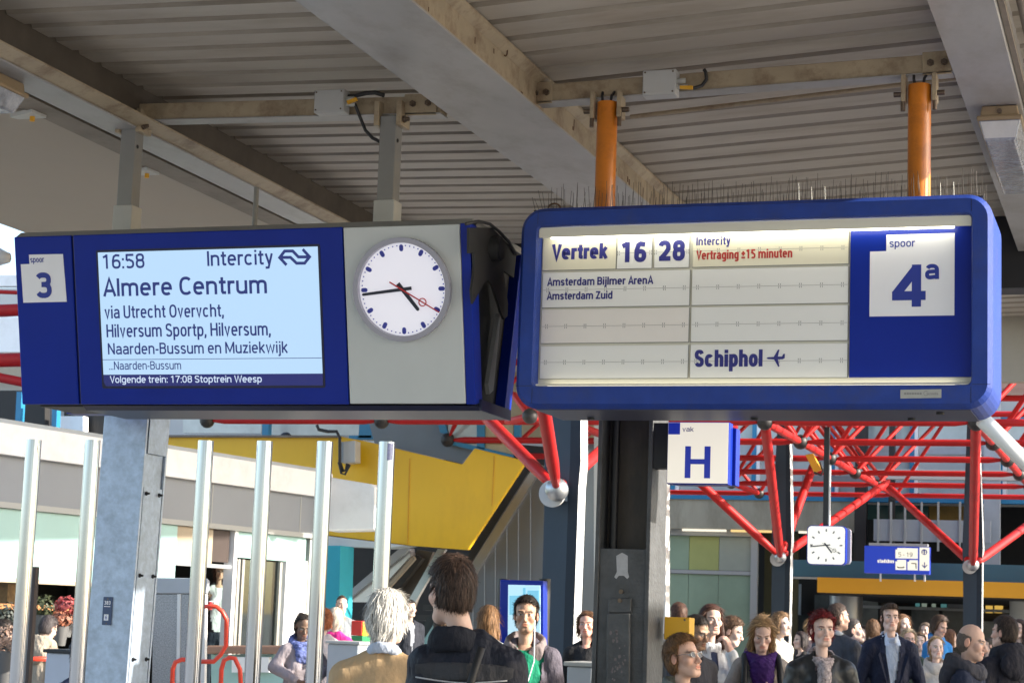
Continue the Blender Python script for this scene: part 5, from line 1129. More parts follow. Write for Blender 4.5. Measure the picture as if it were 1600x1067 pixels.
# flowers at the far left
R = random.Random(21)
for px, py, D, col, r, lab in ((104, 948, 19, (.34, .06, .06), .13, 'bunch of red and white flowers beside the second steel post'), (96, 968, 18.6, (.25, .09, .05), .11, 'bunch of rust red flowers under the red and white bunch'), (70, 948, 21, (.05, .06, .025), .17, 'dark green plants on the kiosk counter'), (15, 965, 19.5, (.05, .06, .05), .2, 'dark bundle of plants at the far left edge'), (10, 1000, 18.8, (.30, .2, .15), .2, 'brown wrapped bundle at the far left edge')):
    c = dep(px, py, D); b = MB()
    for i in range(420):
        v = np.array([R.gauss(0, 1) for _ in range(3)]); v /= np.linalg.norm(v); p = c+v*r*R.uniform(.6, 1)*np.array((1, 1, .85)); s = R.uniform(.008, .022)
        e = np.cross(v, [0, 0, 1.]); e /= np.linalg.norm(e)+1e-6; g = np.cross(v, e); e = e+v*R.uniform(-.6, .6)
        b.add([p-e*s, p-g*s, p+e*s, p+g*s], [(0, 1, 2, 3)])
    t = thing('flower_bunch', lab, 'flowers', (c[0], c[1], c[2]-r), 'bunches of flowers by the kiosk'); obj('petals', b, mat('petal_%d' % px, col, .6, var=.9, vs=30), t)
    b = MB().tube((c[0], c[1], c[2]-r*2.2), (c[0], c[1], c[2]-r*.5), r*.45, r*.7, 12); obj('bucket', b, mat('bucket', (.12, .12, .12), .5), t)
b = MB(); Y = dep(135, 940, 17.5)[1]; slab([(128, 916), (150, 916), (150, 984), (126, 984)], Y, .03, b); t = tag(obj('price_board', b, mat('board_bright', (.75, .78, .6), .5, var=.3, vs=5), at=onY(138, 984, Y)), 'bright price board with green edge left of the galvanised pillar', 'board')
b = MB(); slab([(128, 916), (150, 916), (150, 924), (128, 924)], Y-.005, .004, b); slab([(126, 968), (132, 968), (132, 984), (126, 984)], Y-.005, .004, b); obj('green_edge', b, mat('lime', (.25, .6, .05), .5), t)
# the canopy goes on after a joint; an unseen roof is added at the right to shade the people
c2 = thing('far_canopy', 'next roof section with beige fascia seen right of the blue board', 'canopy', (-.5, 16, 0))
deck(corrugated(-1.7, 4.50, .9, 4.56, 14.1, 17.9, .262, .160, .022, .042), c2); obj('roof_skin', MB().box((-1.7, 14.0, 4.62), (.9, 18.2, 4.68)), M_brown, c2)
obj('fascia', MB().box((-1.7, 18.0, 3.93), (.9, 18.15, 4.54)), mat('fascia_beige', (.42, .38, .31), .7, var=.05), c2); obj('fascia_edge', MB().box((-1.7, 17.98, 4.545), (.9, 18.12, 4.60)), M_black, c2)
obj('roof_beam', MB().box((-.98, 14.1, 4.40), (-.78, 17.95, 4.495)), M_wht, c2); 
c3 = thing('shade_canopy', 'long flat roof added out of view to shade the people', 'canopy', (6.5, 14, 0))
obj('roof_deck', MB().box((3.85, -14, 4.6), (10, 42, 4.75)), M_deck, c3)
for y in (-6, 4, 14, 24, 34): obj('roof_post', MB().box((6.4, y, -.1), (6.7, y+.3, 4.6)), M_colb, c3)
# ------------------------------------------------------------------ people: implicit surfaces meshed with surface nets
def snet(f, lo, hi, h):
    lo = np.array(lo, float); hi = np.array(hi, float); n = np.maximum(3, np.ceil((hi-lo)/h).astype(int)+1)
    ax = [lo[i]+h*np.arange(n[i]) for i in range(3)]
    G = np.stack(np.meshgrid(*ax, indexing='ij'), -1).astype(np.float32)
    v = f(G.reshape(-1, 3)).reshape(n)
    s = v < 0; c = n-1
    cnt = np.zeros(c, np.int8); acc = np.zeros((*c, 3), np.float32)
    offs = [(i, j, k) for i in (0, 1) for j in (0, 1) for k in (0, 1)]
    sl = lambda o: tuple(slice(o[i], o[i]+c[i]) for i in range(3))
    for a in offs:
        for d in range(3):
            if a[d]: continue
            b = list(a); b[d] = 1; va = v[sl(a)]; vb = v[sl(b)]; x = (va < 0) != (vb < 0)
            t = np.where(x, va/np.where(x, va-vb, 1), 0); cnt += x
            for q in range(3):
                acc[..., q] += np.where(x, a[q]+(t if q == d else 0), 0)
    act = cnt > 0; idx = -np.ones(c, int); idx[act] = np.arange(act.sum())
    I = np.argwhere(act); V = lo+(I+acc[act]/cnt[act][:, None])*h
    F = []
    for d in range(3):
        e1, e2 = (d+1) % 3, (d+2) % 3
        r = [slice(1, n[i]-1) for i in range(3)]; r[d] = slice(0, n[d]-1); r2 = list(r); r2[d] = slice(1, n[d])
        A = s[tuple(r)]; B = s[tuple(r2)]; P = np.argwhere(A != B)
        if not len(P): continue
        org = np.ones(3, int); org[d] = 0; P = P+org; ins = s[tuple(P.T)]
        def cell(o1, o2): q = P.copy(); q[:, e1] -= o1; q[:, e2] -= o2; return idx[tuple(q.T)]
        Q = np.stack([cell(0, 0), cell(1, 0), cell(1, 1), cell(0, 1)], 1)
        Q[~ins] = Q[~ins][:, ::-1]; F.append(Q)
    return V, np.concatenate(F)
def smin(a, b, k): h = np.clip(.5+.5*(b-a)/k, 0, 1); return b+(a-b)*h-k*h*(1-h)
def smax(a, b, k): return -smin(-a, -b, k)
def ell(P, c, r): q = (P-np.array(c, np.float32))/np.array(r, np.float32); k = np.linalg.norm(q, axis=1); return (k-1)*min(r)*.5+(k-1)*k*0+(k-1)*(sum(r)/3)*.5
def cap(P, a, b, r0, r1=None):
    r1 = r0 if r1 is None else r1; a = np.array(a, np.float32); b = np.array(b, np.float32); d = b-a
    t = np.clip(((P-a)@d)/max(1e-9, d@d), 0, 1); return np.linalg.norm(P-a-t[:, None]*d, axis=1)-(r0+(r1-r0)*t)
_nz = [(RNG.normal(size=3), RNG.uniform(0, 6.28)) for _ in range(8)]
def wob(P, s, seed=0):
    o = 0
    for i, (d, p) in enumerate(_nz): o = o+np.sin(P@(d*s*(1+.25*i))+p+seed*1.7*i+.8*np.sin(P@(np.roll(d, 1)*s*.7)+seed))
    return o/8
def rotm(yaw=0, pitch=0, roll=0):
    """head turn: yaw to its own left(+)/right, pitch down (+), roll"""
    y, p, r = (math.radians(q) for q in (yaw, pitch, roll))
    Rz = np.array([[math.cos(y), -math.sin(y), 0], [math.sin(y), math.cos(y), 0], [0, 0, 1]])
    Rx = np.array([[1, 0, 0], [0, math.cos(p), -math.sin(p)], [0, math.sin(p), math.cos(p)]])
    Ry = np.array([[math.cos(r), 0, math.sin(r)], [0, 1, 0], [-math.sin(r), 0, math.cos(r)]])
    return Rz@Rx@Ry
HS = .88                                            # head scale: chin to crown about .23 m
def head_sdf(P, neck_to, fem=0, age=0):
    """face towards -Y, origin between the eyes' level and the middle of the head"""
    S = lambda x, y, z: np.array((x, y, z)); A = np.abs(P[:, 0]); Q = np.stack([A, P[:, 1], P[:, 2]], 1)
    d = ell(P, (0, .014, .034), (.073, .094, .087))
    d = smin(d, ell(P, (0, -.028, -.038), (.054-.003*fem, .060, .082)), .03)
    d = smin(d, cap(P, (-.014, -.072, -.103), (.014, -.072, -.103), .017-.003*fem), .03)
    d = smin(d, cap(Q, (.043-.004*fem, -.005, -.07), (.022, -.06, -.1), .02-.002*fem), .03)
    d = smin(d, ell(Q, (.042, -.058, -.028), (.024, .026, .026)), .02)
    d = smin(d, cap(Q, (.044, -.072, .022), (.012, -.084, .016), .010-.003*fem), .014)
    d = smax(d, -(np.linalg.norm((Q-S(.031, -.103, .0))/S(1.15, 1, .8), axis=1)-.019), .014)
    d = smin(d, np.linalg.norm(Q-S(.031, -.0755, .0), axis=1)-.0125, .004)
    d = smin(d, cap(P, (0, -.084, .004), (0, -.110, -.038), .0085, .0125), .010)
    d = smin(d, np.linalg.norm(Q-S(.012, -.097, -.042), axis=1)-.0085, .008)
    d = smin(d, ell(P, (0, -.078, -.068), (.03, .02, .022)), .012)
    d = smin(d, cap(P, (-.015, -.0935, -.0655), (.015, -.0935, -.0655), .0062), .006)
    d = smin(d, cap(P, (-.013, -.0925, -.078), (.013, -.0925, -.078), .0072), .006)
    d = smax(d, -cap(P, (-.024, -.096, -.0715), (.024, -.096, -.0715), .0026), .004)
    e = ell(Q, (.076, .018, -.012), (.011, .021, .032)); e = smax(e, -ell(Q, (.089, .012, -.01), (.008, .012, .02)), .006); d = smin(d, e, .010)
    d = smin(d, cap(P, (0, .022, -.05), neck_to, .050-.006*fem, .047-.006*fem), .03)
    return d
def head_colour(V, skin, lips, brow, stubble=0, eyes=(.10, .07, .05)):
    A = np.abs(V[:, 0]); y = V[:, 1]; z = V[:, 2]; C = np.tile(np.array(skin), (len(V), 1)); front = y < -.03
    g = lambda cx, cz, sx, sz: np.exp(-(((A-cx)/sx)**2+((z-cz)/sz)**2))*front
    def mixc(w, c):
        nonlocal C; C = C*(1-w[:, None])+np.array(c)*w[:, None]
    mixc(.35*g(.036, -.035, .022, .018), np.array(skin)*np.array((1.08, .72, .68))); mixc(.45*g(0, -.045, .012, .012), np.array(skin)*np.array((1.05, .75, .7)))
    mixc(.5*np.exp(-((A-.08)/.014)**2)*(np.abs(z+.012) < .04), np.array(skin)*np.array((1.05, .68, .62)))
    mixc(.12*g(.031, -.012, .018, .008), np.array(skin)*np.array((.8, .62, .62)))
    if stubble: mixc(stubble*np.clip((-.045-z)/.02, 0, 1)*np.clip((.02-y)/.03, 0, 1)*(z > -.135), np.array(skin)*.45)
    mixc(np.clip(1.5*np.exp(-(((A)/.021)**4+((z+.0712)/.0105)**4)), 0, 1)*(y < -.085), lips)
    mixc(.9*np.clip(1.6*np.exp(-(((A-.032)/.019)**4+((z-.0195-.10*(A-.02)*(A < .04))/.0052)**4)), 0, 1)*front, brow)
    ew = np.clip(1.7*np.exp(-(((A-.031)/.0135)**4+((z-.0005)/.0058)**4)), 0, 1)*(y < -.06)
    mixc(ew, (.55, .52, .5)); mixc(np.clip(1.6*np.exp(-(((A-.031)**2+(z-.001)**2)/.0062**2)**2), 0, 1)*ew, eyes)
    mixc(.9*np.clip(1.4*np.exp(-(((A-.031)/.0150)**4+((z-.0066)/.0022)**4)), 0, 1)*(y < -.06), (.03, .02, .018))
    return C
def hair_sdf(P, style, t, st_nape=None):
    A = np.abs(P[:, 0]); x, y, z = P[:, 0], P[:, 1], P[:, 2]; Q = np.stack([A, y, z], 1)
    sc_ = ell(P, (0, .016, .036), (.073+t, .094+t, .087+t))
    if style in ('short', 'crop', 'bald', 'spiky', 'quiff'):
        top = smax(sc_, -(z*.92+y*.42-.052), .008)            # above the hairline
        if style == 'bald': top = np.full(len(P), 9., np.float32)
        side = smax(smax(ell(P, (0, .022, .0), (.074+t*.7, .09+t*.8, .10+t*.5)), -(y+.018+.25*(z-.05)*(z < .05)), .006), -(z+(.088 if st_nape is None else st_nape)-.4*np.clip(.09-y, 0, 1)+.02), .01)
        side = smax(side, (ell(Q, (.083, .012, -.012), (.02, .022, .034)))*-1, .004)
        if style == 'bald': side = smax(side, z-.055, .012)
        d = smin(top, side, .012)
        if style == 'quiff': d = smin(d, smax(ell(P, (0, -.055, .105), (.05, .045, .03)), -(z-.075), .01), .02)
        return d
    if style in ('bob', 'long', 'pony', 'fluffy', 'curly', 'bun'):
        d = smax(sc_, -(z*.9+y*.5-.050), .01)
        back = ell(P, (0, .035, -.012), (.082+t*.5, .082+t, .108)); d = smin(d, smax(back, -(y-.004+.35*np.clip(z, -.1, .06)), .012), .02)
        if style in ('bob', 'curly', 'fluffy'):
            L = -.075 if style != 'fluffy' else -.03
            d = smin(d, cap(Q, (.073, -.012, .055), (.078, .004, L), .020, .022), .02)
        if style == 'long':
            d = smin(d, cap(Q, (.070, -.022, .06), (.083, -.010, -.10), .018, .024), .02); d = smin(d, cap(Q, (.083, -.010, -.10), (.085, -.045, -.23), .024, .016), .02)
            d = smin(d, ell(P, (0, .06, -.13), (.09, .05, .13)), .03)
        if style in ('pony', 'bun'): d = smax(sc_, -(z*.75+y*.75-.045), .01); d = smin(d, smax(back, -(y-.012), .01), .02)
        if style == 'bun': d = smin(d, np.linalg.norm(P-np.array((0, .13, .06)), axis=1)-.035, .01)
        if style == 'pony': d = smin(d, cap(P, (0, .12, .04), (0, .15, -.12), .03, .02), .02)
        return d
    raise ValueError(style)
def attr_mat(name, rough=.55, sss=0.0, bump=0., bs=200., spec=.4):
    if name in _mc: return _mc[name]
    m = bpy.data.materials.new(name); _mc[name] = m; m.use_nodes = True; n = m.node_tree.nodes; l = m.node_tree.links; p = n['Principled BSDF']
    a = n.new('ShaderNodeAttribute'); a.attribute_name = 'Col'; l.new(a.outputs['Color'], p.inputs['Base Color']); p.inputs['Roughness'].default_value = rough; p.inputs['Specular IOR Level'].default_value = spec
    if sss: p.inputs['Subsurface Weight'].default_value = sss; p.inputs['Subsurface Radius'].default_value = (.012, .005, .003); p.inputs['Subsurface Scale'].default_value = 1
    if bump:
        tc = n.new('ShaderNodeTexCoord'); t = n.new('ShaderNodeTexNoise'); t.inputs['Scale'].default_value = bs; l.new(tc.outputs['Object'], t.inputs['Vector']); b = n.new('ShaderNodeBump'); b.inputs['Strength'].default_value = bump; b.inputs['Distance'].default_value = .003; l.new(t.outputs['Fac'], b.inputs['Height']); l.new(b.outputs[0], p.inputs['Normal'])
    return m
M_skin = attr_mat('skin', .5, 0, .15, 300); M_hair = attr_mat('hair', .58, 0, spec=.3)
def np_mesh(name, V, F, m, parent, col=None, smooth=True):
    me = bpy.data.meshes.new(name); F = np.asarray(F); k = F.shape[1]
    me.vertices.add(len(V)); me.vertices.foreach_set('co', np.asarray(V, np.float32).ravel())
    me.loops.add(F.size); me.loops.foreach_set('vertex_index', F.astype(np.int32).ravel())
    me.polygons.add(len(F)); me.polygons.foreach_set('loop_start', np.arange(0, F.size, k, dtype=np.int32)); me.polygons.foreach_set('loop_total', np.full(len(F), k, np.int32))
    me.polygons.foreach_set('use_smooth', np.full(len(F), smooth)); me.update(calc_edges=True); me.validate()
    if col is not None:
        a = me.color_attributes.new('Col', 'FLOAT_COLOR', 'POINT'); a.data.foreach_set('color', np.concatenate([col, np.ones((len(col), 1))], 1).astype(np.float32).ravel())
    o = bpy.data.objects.new(name, me); COL.objects.link(o); o.parent = parent; me.materials.append(m); return o
def cloth(name, col, rough=.8, var=.14, spec=.25, bump=.75, bs=19., vs=7.):
    return mat('cloth_'+name, col, rough, var=var, vs=vs, bump=bump, bs=bs, spec=spec, bd=.035, stretch=(1, 1, .55))
def hand_sdf(P, wr, dr, up, curl, flip):
    """hand at wrist wr pointing along dr, palm normal up; four fingers and a thumb"""
    dr = np.array(dr, float); dr /= np.linalg.norm(dr); up = np.array(up, float); up -= dr*(up@dr); up /= np.linalg.norm(up); sd = np.cross(dr, up)*flip; wr = np.array(wr)
    d = None
    for i, (o, L) in enumerate(((-.030, .072), (-.010, .080), (.010, .076), (.028, .060))):
        k = wr+dr*.088+sd*o; c = curl*(1+.12*i); d1 = dr*math.cos(c*.6)+up*math.sin(c*.6); d2 = dr*math.cos(c*1.5)+up*math.sin(c*1.5); d3 = dr*math.cos(c*2.2)+up*math.sin(c*2.2)
        a = k+d1*L*.45; b = a+d2*L*.32; e = b+d3*L*.23
        f = np.minimum(np.minimum(cap(P, k, a, .0092, .0085), cap(P, a, b, .0085, .0078)), cap(P, b, e, .0078, .0065))
        f = np.minimum(f, cap(P, wr+dr*.02+sd*o*.7, k, .013, .011)); d = f if d is None else np.minimum(d, f)
    palm = cap(P, wr+dr*.03-sd*.018, wr+dr*.075-sd*.022, .015); palm = smin(palm, cap(P, wr+dr*.03+sd*.016, wr+dr*.075+sd*.02, .015), .02)
    th0 = wr+dr*.03-sd*.022; th1 = th0+dr*.035-sd*.03+up*.012; th2 = th1+dr*.032-sd*.006+up*.016; th = np.minimum(cap(P, th0, th1, .014, .011), cap(P, th1, th2, .0105, .008))
    return smin(smin(d, palm, .008), th, .008)
def strands(V, F, n, L, wid, style, rng, col, tcol):
    """thin hair ribbons lying along the hair shell"""
    a, b, c = V[F[:, 0]], V[F[:, 1]], V[F[:, 2]]; N = np.cross(b-a, c-a); ar = np.linalg.norm(N, axis=1)+1e-12; N = N/ar[:, None]
    pick = rng.choice(len(F), n, p=ar/ar.sum()); p = V[F[pick, 0]]*.5+V[F[pick, 2]]*.5; nn = N[pick]
    if style in ('short', 'crop', 'spiky', 'quiff', 'bald'):
        cr = np.array((.012, .06, .13)); fl = p-cr; fl += rng.normal(size=fl.shape)*.02
        if style == 'spiky': fl = fl*.6+nn*.06+rng.normal(size=fl.shape)*.03
    else: fl = np.tile(np.array((0, 0, -1.)), (n, 1))+(p-np.array((0, -.02, .12)))*4*(p[:, 2:3] > .03)+rng.normal(size=p.shape)*(.5 if style == 'curly' else .16)
    if style in ('long', 'bob', 'pony', 'bun', 'fluffy', 'curly'):
        fr = (p[:, 1] < -.015) & (p[:, 2] > .0); fl[fr] = np.stack([np.sign(p[fr, 0])*1.3, np.full(fr.sum(), .6), np.full(fr.sum(), -1.1)], 1)+rng.normal(size=(fr.sum(), 3))*.12
    fl -= nn*(fl*nn).sum(1)[:, None]; fl /= np.linalg.norm(fl, axis=1)[:, None]+1e-9; sd = np.cross(nn, fl); l = L*rng.uniform(.5, 1.15, n)[:, None]
    lift = {'spiky': .5, 'fluffy': .06, 'curly': .45, 'short': .26, 'quiff': .25}.get(style, .08)*rng.uniform(-.2, 1.2, n)[:, None]
    vs = []; k = 4
    for i in range(k+1):
        s = i/k; q = p+nn*(.0008+l*lift*s*(1-.3*s))+fl*l*s-np.array((0, 0, .25))*l*s*s*(.3 if style != 'spiky' else 0)
        if style == 'curly': q = q+sd*np.sin(s*9+p[:, :1]*300)*.008
        ww = wid*(1-.85*s)*.5; vs += [q+sd*ww, q-sd*ww]
    VV = np.stack(vs, 1).reshape(-1, 3); m = 2*(k+1); base = (np.arange(n)*m)[:, None]
    FF = np.concatenate([base+np.array((2*i, 2*i+2, 2*i+3, 2*i+1)) for i in range(k)], 0)
    cc = col[None]*(1-rng.uniform(0, 1, (n, 1)))+tcol[None]*rng.uniform(0, 1, (n, 1)); cc = cc*rng.uniform(.6 if col.mean() < .5 else .85, 1.25 if col.mean() < .5 else 1.05, (n, 1)); return VV, FF, np.repeat(cc, m, 0)
_pc = 0
def person(px, py, headpx, label, face=0, H=None, fem=0, skin=(.52, .31, .23), hair=('short', (.05, .035, .025), .014), hair2=None, top=(.03, .03, .04), topname='jacket', fit=1., pitch=0, hyaw=0, roll=0,
           stubble=0, shirt=None, vopen=0, scarf=None, hood=None, arms=None, hands=(), collar=None, bag=None, res=1., extra=None, legs=(.02, .025, .04), brow=None, lips=None, chest=1., floor=0., glasses=None, topkw={}, D=None, hx=0., panel=None, nape=None, fold=1., group='people on the platform'):
    """px,py eye level of the head in the photograph, headpx chin-to-crown there; face: 0 = towards the camera, 90 = to the right of the picture, 180 = away"""
    global _pc; _pc += 1; rng = np.random.default_rng(100+_pc)
    D = D or .232*FPX/headpx; e = dep(px, py, D); ang = math.atan2(-e[0], e[1])+math.radians(face)
    t = thing('person', label, 'person', (e[0], e[1], floor), group); t.rotation_euler = (0, 0, ang)
    skin = tuple(np.clip(np.array(skin)*np.array((1.2, 1.3, 1.32)), 0, .75)); ze = e[2]-floor; H = ze+.112; zs = ze-.222; k = H/1.75     # eye level, shoulder line
    M = rotm(hyaw, pitch, roll); pv = np.array((0, .02, -.085))*HS
    neck_l = np.array((0, .035, zs+.0-ze))                      # neck foot in head space before turning
    shp = rng.uniform((.95, .97, .96), (1.04, 1.03, 1.04))
    hp = lambda V: (V*shp*HS-pv)@M.T+pv+np.array((hx, 0, ze))         # head space -> person space
    inv = ((np.array((-hx, .012, zs+.01-ze))-pv)@M+pv)/HS
    hh = .0042*res*min(2.2, max(.8, 62/headpx))
    V, F = snet(lambda P: head_sdf(P, inv, fem)+.0012*wob(P, 60, _pc), (-.1, -.135, -.30), (.1, .125, .135), hh)
    hc = np.array(hair[1]); br = np.array(brow if brow is not None else np.clip(hc*.8, .01, .2))
    C = head_colour(V, skin, lips or np.array(skin)*np.array((.95, .66, .63)), br, stubble)
    body_V = [hp(V)]; body_F = [F]; body_C = [C]
    # ---- skeleton of arms (person space): shoulder, elbow, wrist for right(-1) and left(+1)
    sw = (.158 if not fem else .14)*k*chest
    A = arms or {}
    J = {}
    for s in (-1, 1):
        el, wr = A.get(s, ((.205*chest, .04, zs-.30*k), (.195*chest, -.06, zs-.55*k)))
        J[s] = (np.array((s*sw, .01, zs-.045)), np.array((s*el[0], el[1], el[2])), np.array((s*wr[0], wr[1], wr[2])))
    hands_ = dict(hands)
    for s in (-1, 1):
        S_, E_, W_ = J[s]; spec = hands_.get(s); dr = (W_-E_)/np.linalg.norm(W_-E_)
        d2, up2, curl = spec if spec else (dr, (-s, 0, 0), .5)
        visible = spec is not None
        hV, hF = snet(lambda P: smin(hand_sdf(P, W_, d2, up2, curl, s), cap(P, W_-dr*.09, W_+np.array(d2)/np.linalg.norm(d2)*.03, .028, .023), .02), W_-.16, W_+.19, .0048 if visible else .008)
        body_V.append(hV); body_F.append(hF); body_C.append(np.tile(np.array(skin)*np.array((1.0, .88, .85)), (len(hV), 1)))
    # core under the clothes (torso, arms, legs)
    def core(P):
        d = ell(P, (0, .0, zs-.2*k), (.135*k, .084, .25*k)); d = smin(d, ell(P, (0, .01, zs-.5*k), (.14, .095, .17)), .06)
        for s in (-1, 1):
            S_, E_, W_ = J[s]; d = smin(d, cap(P, S_, E_, .042, .034), .03); d = smin(d, cap(P, E_, W_, .034, .024), .02)
            d = smin(d, cap(P, (s*.085, .01, zs-.56*k), (s*.1, .0, .48*k), .07, .05), .03); d = smin(d, cap(P, (s*.1, 0, .48*k), (s*.1, .03, .06), .045, .03), .02)
        return smin(d, cap(P, (0, .015, zs+.02), (0, .01, zs-.1), .042), .03)
    cV, cF = snet(core, (-.42, -.45, .0), (.42, .25, zs+.1), .026); body_V.append(cV); body_F.append(cF); body_C.append(np.tile(np.array(skin), (len(cV), 1)))
    n = 0; FF = []
    for v, f in zip(body_V, body_F): FF.append(f+n); n += len(v)
    np_mesh('body', np.concatenate(body_V), np.concatenate(FF), M_skin, t, np.concatenate(body_C))
    # ---- hair
    st, hcol, th = hair
    if st:
        zb = -.30 if st in ('long', 'pony') else -.16
        amp = {'curly': .012, 'fluffy': .006, 'spiky': .006, 'long': .003, 'bob': .003}.get(st, .003)
        V, F = snet(lambda P: hair_sdf(P, st, th, nape)+amp*wob(P*np.array((1, 1, .35 if st in ('long', 'bob', 'pony') else 1)), 130 if st in ('long', 'bob') else 90, _pc), (-.135, -.15, zb), (.135, .2, .175), hh)
        tc = np.array(hair2 if hair2 is not None else hc*1.6); w_ = np.clip(.5+.6*wob(V*np.array((1, 1, .2)), 160, 3), 0, 1)[:, None]
        C = hc*(1-w_)+tc*w_; ns = int(min(4200, 34*headpx*(1 if st != 'bald' else .3)))
        ln = {'spiky': .035, 'short': .034, 'crop': .014, 'quiff': .04, 'bald': .01, 'fluffy': .06, 'curly': .05}.get(st, .09)
        sV, sF, sC = strands(V, F, ns, ln, .0036 if headpx > 75 else .0048, st, rng, hc, tc)
        np_mesh('hair', np.concatenate([hp(V), hp(sV)]), np.concatenate([F, sF+len(V)]), M_hair, t, np.concatenate([C*.75, sC]))
    # ---- top
    R1 = fit
    def torso(P, g=0.):
        Q = P
        d = ell(Q, (0, .012, zs-.20*k), ((.152 if not fem else .136)*k*R1*chest+g, .115*R1+g, .25*k+g)); d = smin(d, ell(Q, (0, .01, zs-.50*k), (.165*R1*k+g, .125*R1+g, .24*k+g)), .08)
        d = smin(d, cap(Q, (-sw*.92, .014, zs-.035), (sw*.92, .014, zs-.035), .055*R1+g), .05)
        for s in (-1, 1): d = smin(d, cap(Q, (s*.04, .03, zs+.045), (s*sw*.95, .014, zs-.025), .045+g, .05+g), .03)
        if fem: d = smin(d, ell(np.stack([np.abs(Q[:, 0]), Q[:, 1], Q[:, 2]], 1), (.07, -.085, zs-.20), (.06+g, .05+g, .065+g)), .04)
        return d
    def jacket(P):
        d = torso(P)
        for s in (-1, 1):
            S_, E_, W_ = J[s]; dr = (W_-E_)/np.linalg.norm(W_-E_); a = cap(P, S_, E_, .064*R1, .053*R1); a = smin(a, cap(P, E_, W_-dr*.015, .053*R1, .042*R1), .02); d = smin(d, a, .03)
        d = smax(d, -cap(P, (0, -.01, zs+.065), (0, -.02, zs+.22), .05, .075), .01)
        am = fold*(1.5 if headpx > 70 else 1.25); d = d+am*.0055*wob(P*np.array((1, 1, .8)), 26, _pc)+am*.0035*wob(P*np.array((1, 1, .55)), 55, _pc+3)
        return d
    r_ = .0115*res*min(2., max(.8, 62/headpx))
    tV, tF = snet(jacket, (-.48, -.55, zs-.80*k), (.48, .27, zs+.13), r_)
    if vopen:
        cen = tV[tF].mean(1); wv = vopen[0]*np.clip((cen[:, 2]-(zs-vopen[1]))/vopen[1], 0, 1)**.8+(vopen[2] if len(vopen) > 2 else 0)
        tF = tF[~((cen[:, 1] < -.02) & (np.abs(cen[:, 0]) < wv) & (cen[:, 2] < zs+.09))]
    np_mesh(topname, tV, tF, cloth(topname+str(_pc), top, **topkw), t)
    if shirt is not None:
        sV, sF = snet(lambda P: smax(torso(P, -.008)+.003*wob(P, 40, _pc+9), -smin(cap(P, (0, .02, zs+.045), (0, -.03, zs+.2), .05, .07), cap(P, (0, -.17, zs-.07 if vopen and len(vopen) > 3 else zs), (0, -.10, zs+.055), .004, .046), .01), .01), (-.3, -.3, zs-.75*k), (.3, .25, zs+.13), r_*1.1); np_mesh('shirt', sV, sF, cloth('shirt'+str(_pc), shirt), t)
    if vopen and len(vopen) > 3:
        b = MB()
        for s in (-1, 1):
            q = [(s*.052, -.06, zs+.075), (s*.085, -.06, zs+.055), (s*.105, -.112, zs-.06), (s*.125, -.135, zs-.09), (s*.115, -.139, zs-.125), (s*.03, -.15, zs-.40), (s*.012, -.149, zs-.40), (s*.062, -.128, zs-.08)]
            b.prism(q, (0, -.007, 0))
        np_mesh_mb('lapel', b, cloth(topname+str(_pc), top, **topkw), t)
        b = MB()
        for s in (-1, 1): b.prism([(s*.045, -.055, zs+.10), (s*.062, -.05, zs+.07), (s*.066, -.115, zs-.01), (s*.03, -.125, zs-.005)], (0, -.006, 0))
        np_mesh_mb('collar_points', b, cloth('shirt'+str(_pc), shirt), t)
    def ring(P, zc, R0, r0, sq=1.35, tilt=.25):
        x, y, z = P[:, 0]-hx*.8, P[:, 1]-.025, P[:, 2]-zc-tilt*P[:, 1]; q = np.sqrt(x*x+(y)**2)-R0; return np.sqrt(q*q+(z/sq)**2)-r0
    if collar is not None:
        cR, cz, cr = (collar[1:] if len(collar) > 3 else (.072, .05, .017))
        V, F = snet(lambda P: smax(ring(P, zs+cz, cR, cr, 2.0, .45)+.003*wob(P, 50, _pc), -(P[:, 1]+.055-.3*0), .01) if collar[0] is not None and shirt is not None else ring(P, zs+cz, cR, cr, 2.0, .35)+.003*wob(P, 50, _pc), (-.14, -.12, zs-.05), (.14, .16, zs+.16), .006*res); np_mesh('collar', V, F, cloth('collar'+str(_pc), collar[0]), t)
    if scarf is not None:
        sr, s0, sx = scarf[3] if len(scarf) > 3 else (.085, .034, .085)
        V, F = snet(lambda P: smin(ring(P, zs+.035, sr, s0, 1.25, .5), ell(P, (0, -.10, zs-.07), (sx, .045, .10)), .05)+.013*wob(P*np.array((.5, .8, 1.9)), 62, _pc), (-.19, -.24, zs-.24), (.19, .2, zs+.16), .0075*res)
        np_mesh('scarf', V, F, cloth('scarf'+str(_pc), scarf[0], var=scarf[1] if len(scarf) > 1 else .15, vs=scarf[2] if len(scarf) > 2 else 10, bump=.5), t)
    if hood is not None:
        V, F = snet(lambda P: smin(ring(P, zs+.055, .10, .03, 1.6, .35), ell(P, (0, .13, zs-.02), (.13, .06, .11)), .05)+.008*wob(P, 38, _pc), (-.22, -.16, zs-.2), (.22, .26, zs+.19), .008*res); np_mesh('hood', V, F, cloth('hood'+str(_pc), hood), t)
    # trousers and shoes
    def trous(P):
        d = ell(P, (0, .01, zs-.60*k), (.165*k, .12, .14))
        for s in (-1, 1): d = smin(d, cap(P, (s*.088, .01, zs-.62*k), (s*.1, 0, .48*k), .088, .066), .04); d = smin(d, cap(P, (s*.1, 0, .48*k), (s*.1, .03, .09), .066, .055), .03)
        return d
    V, F = snet(trous, (-.3, -.2, .04), (.3, .25, zs-.4*k), .022); np_mesh('trousers', V, F, cloth('legs%.3f' % legs[0], legs), t)
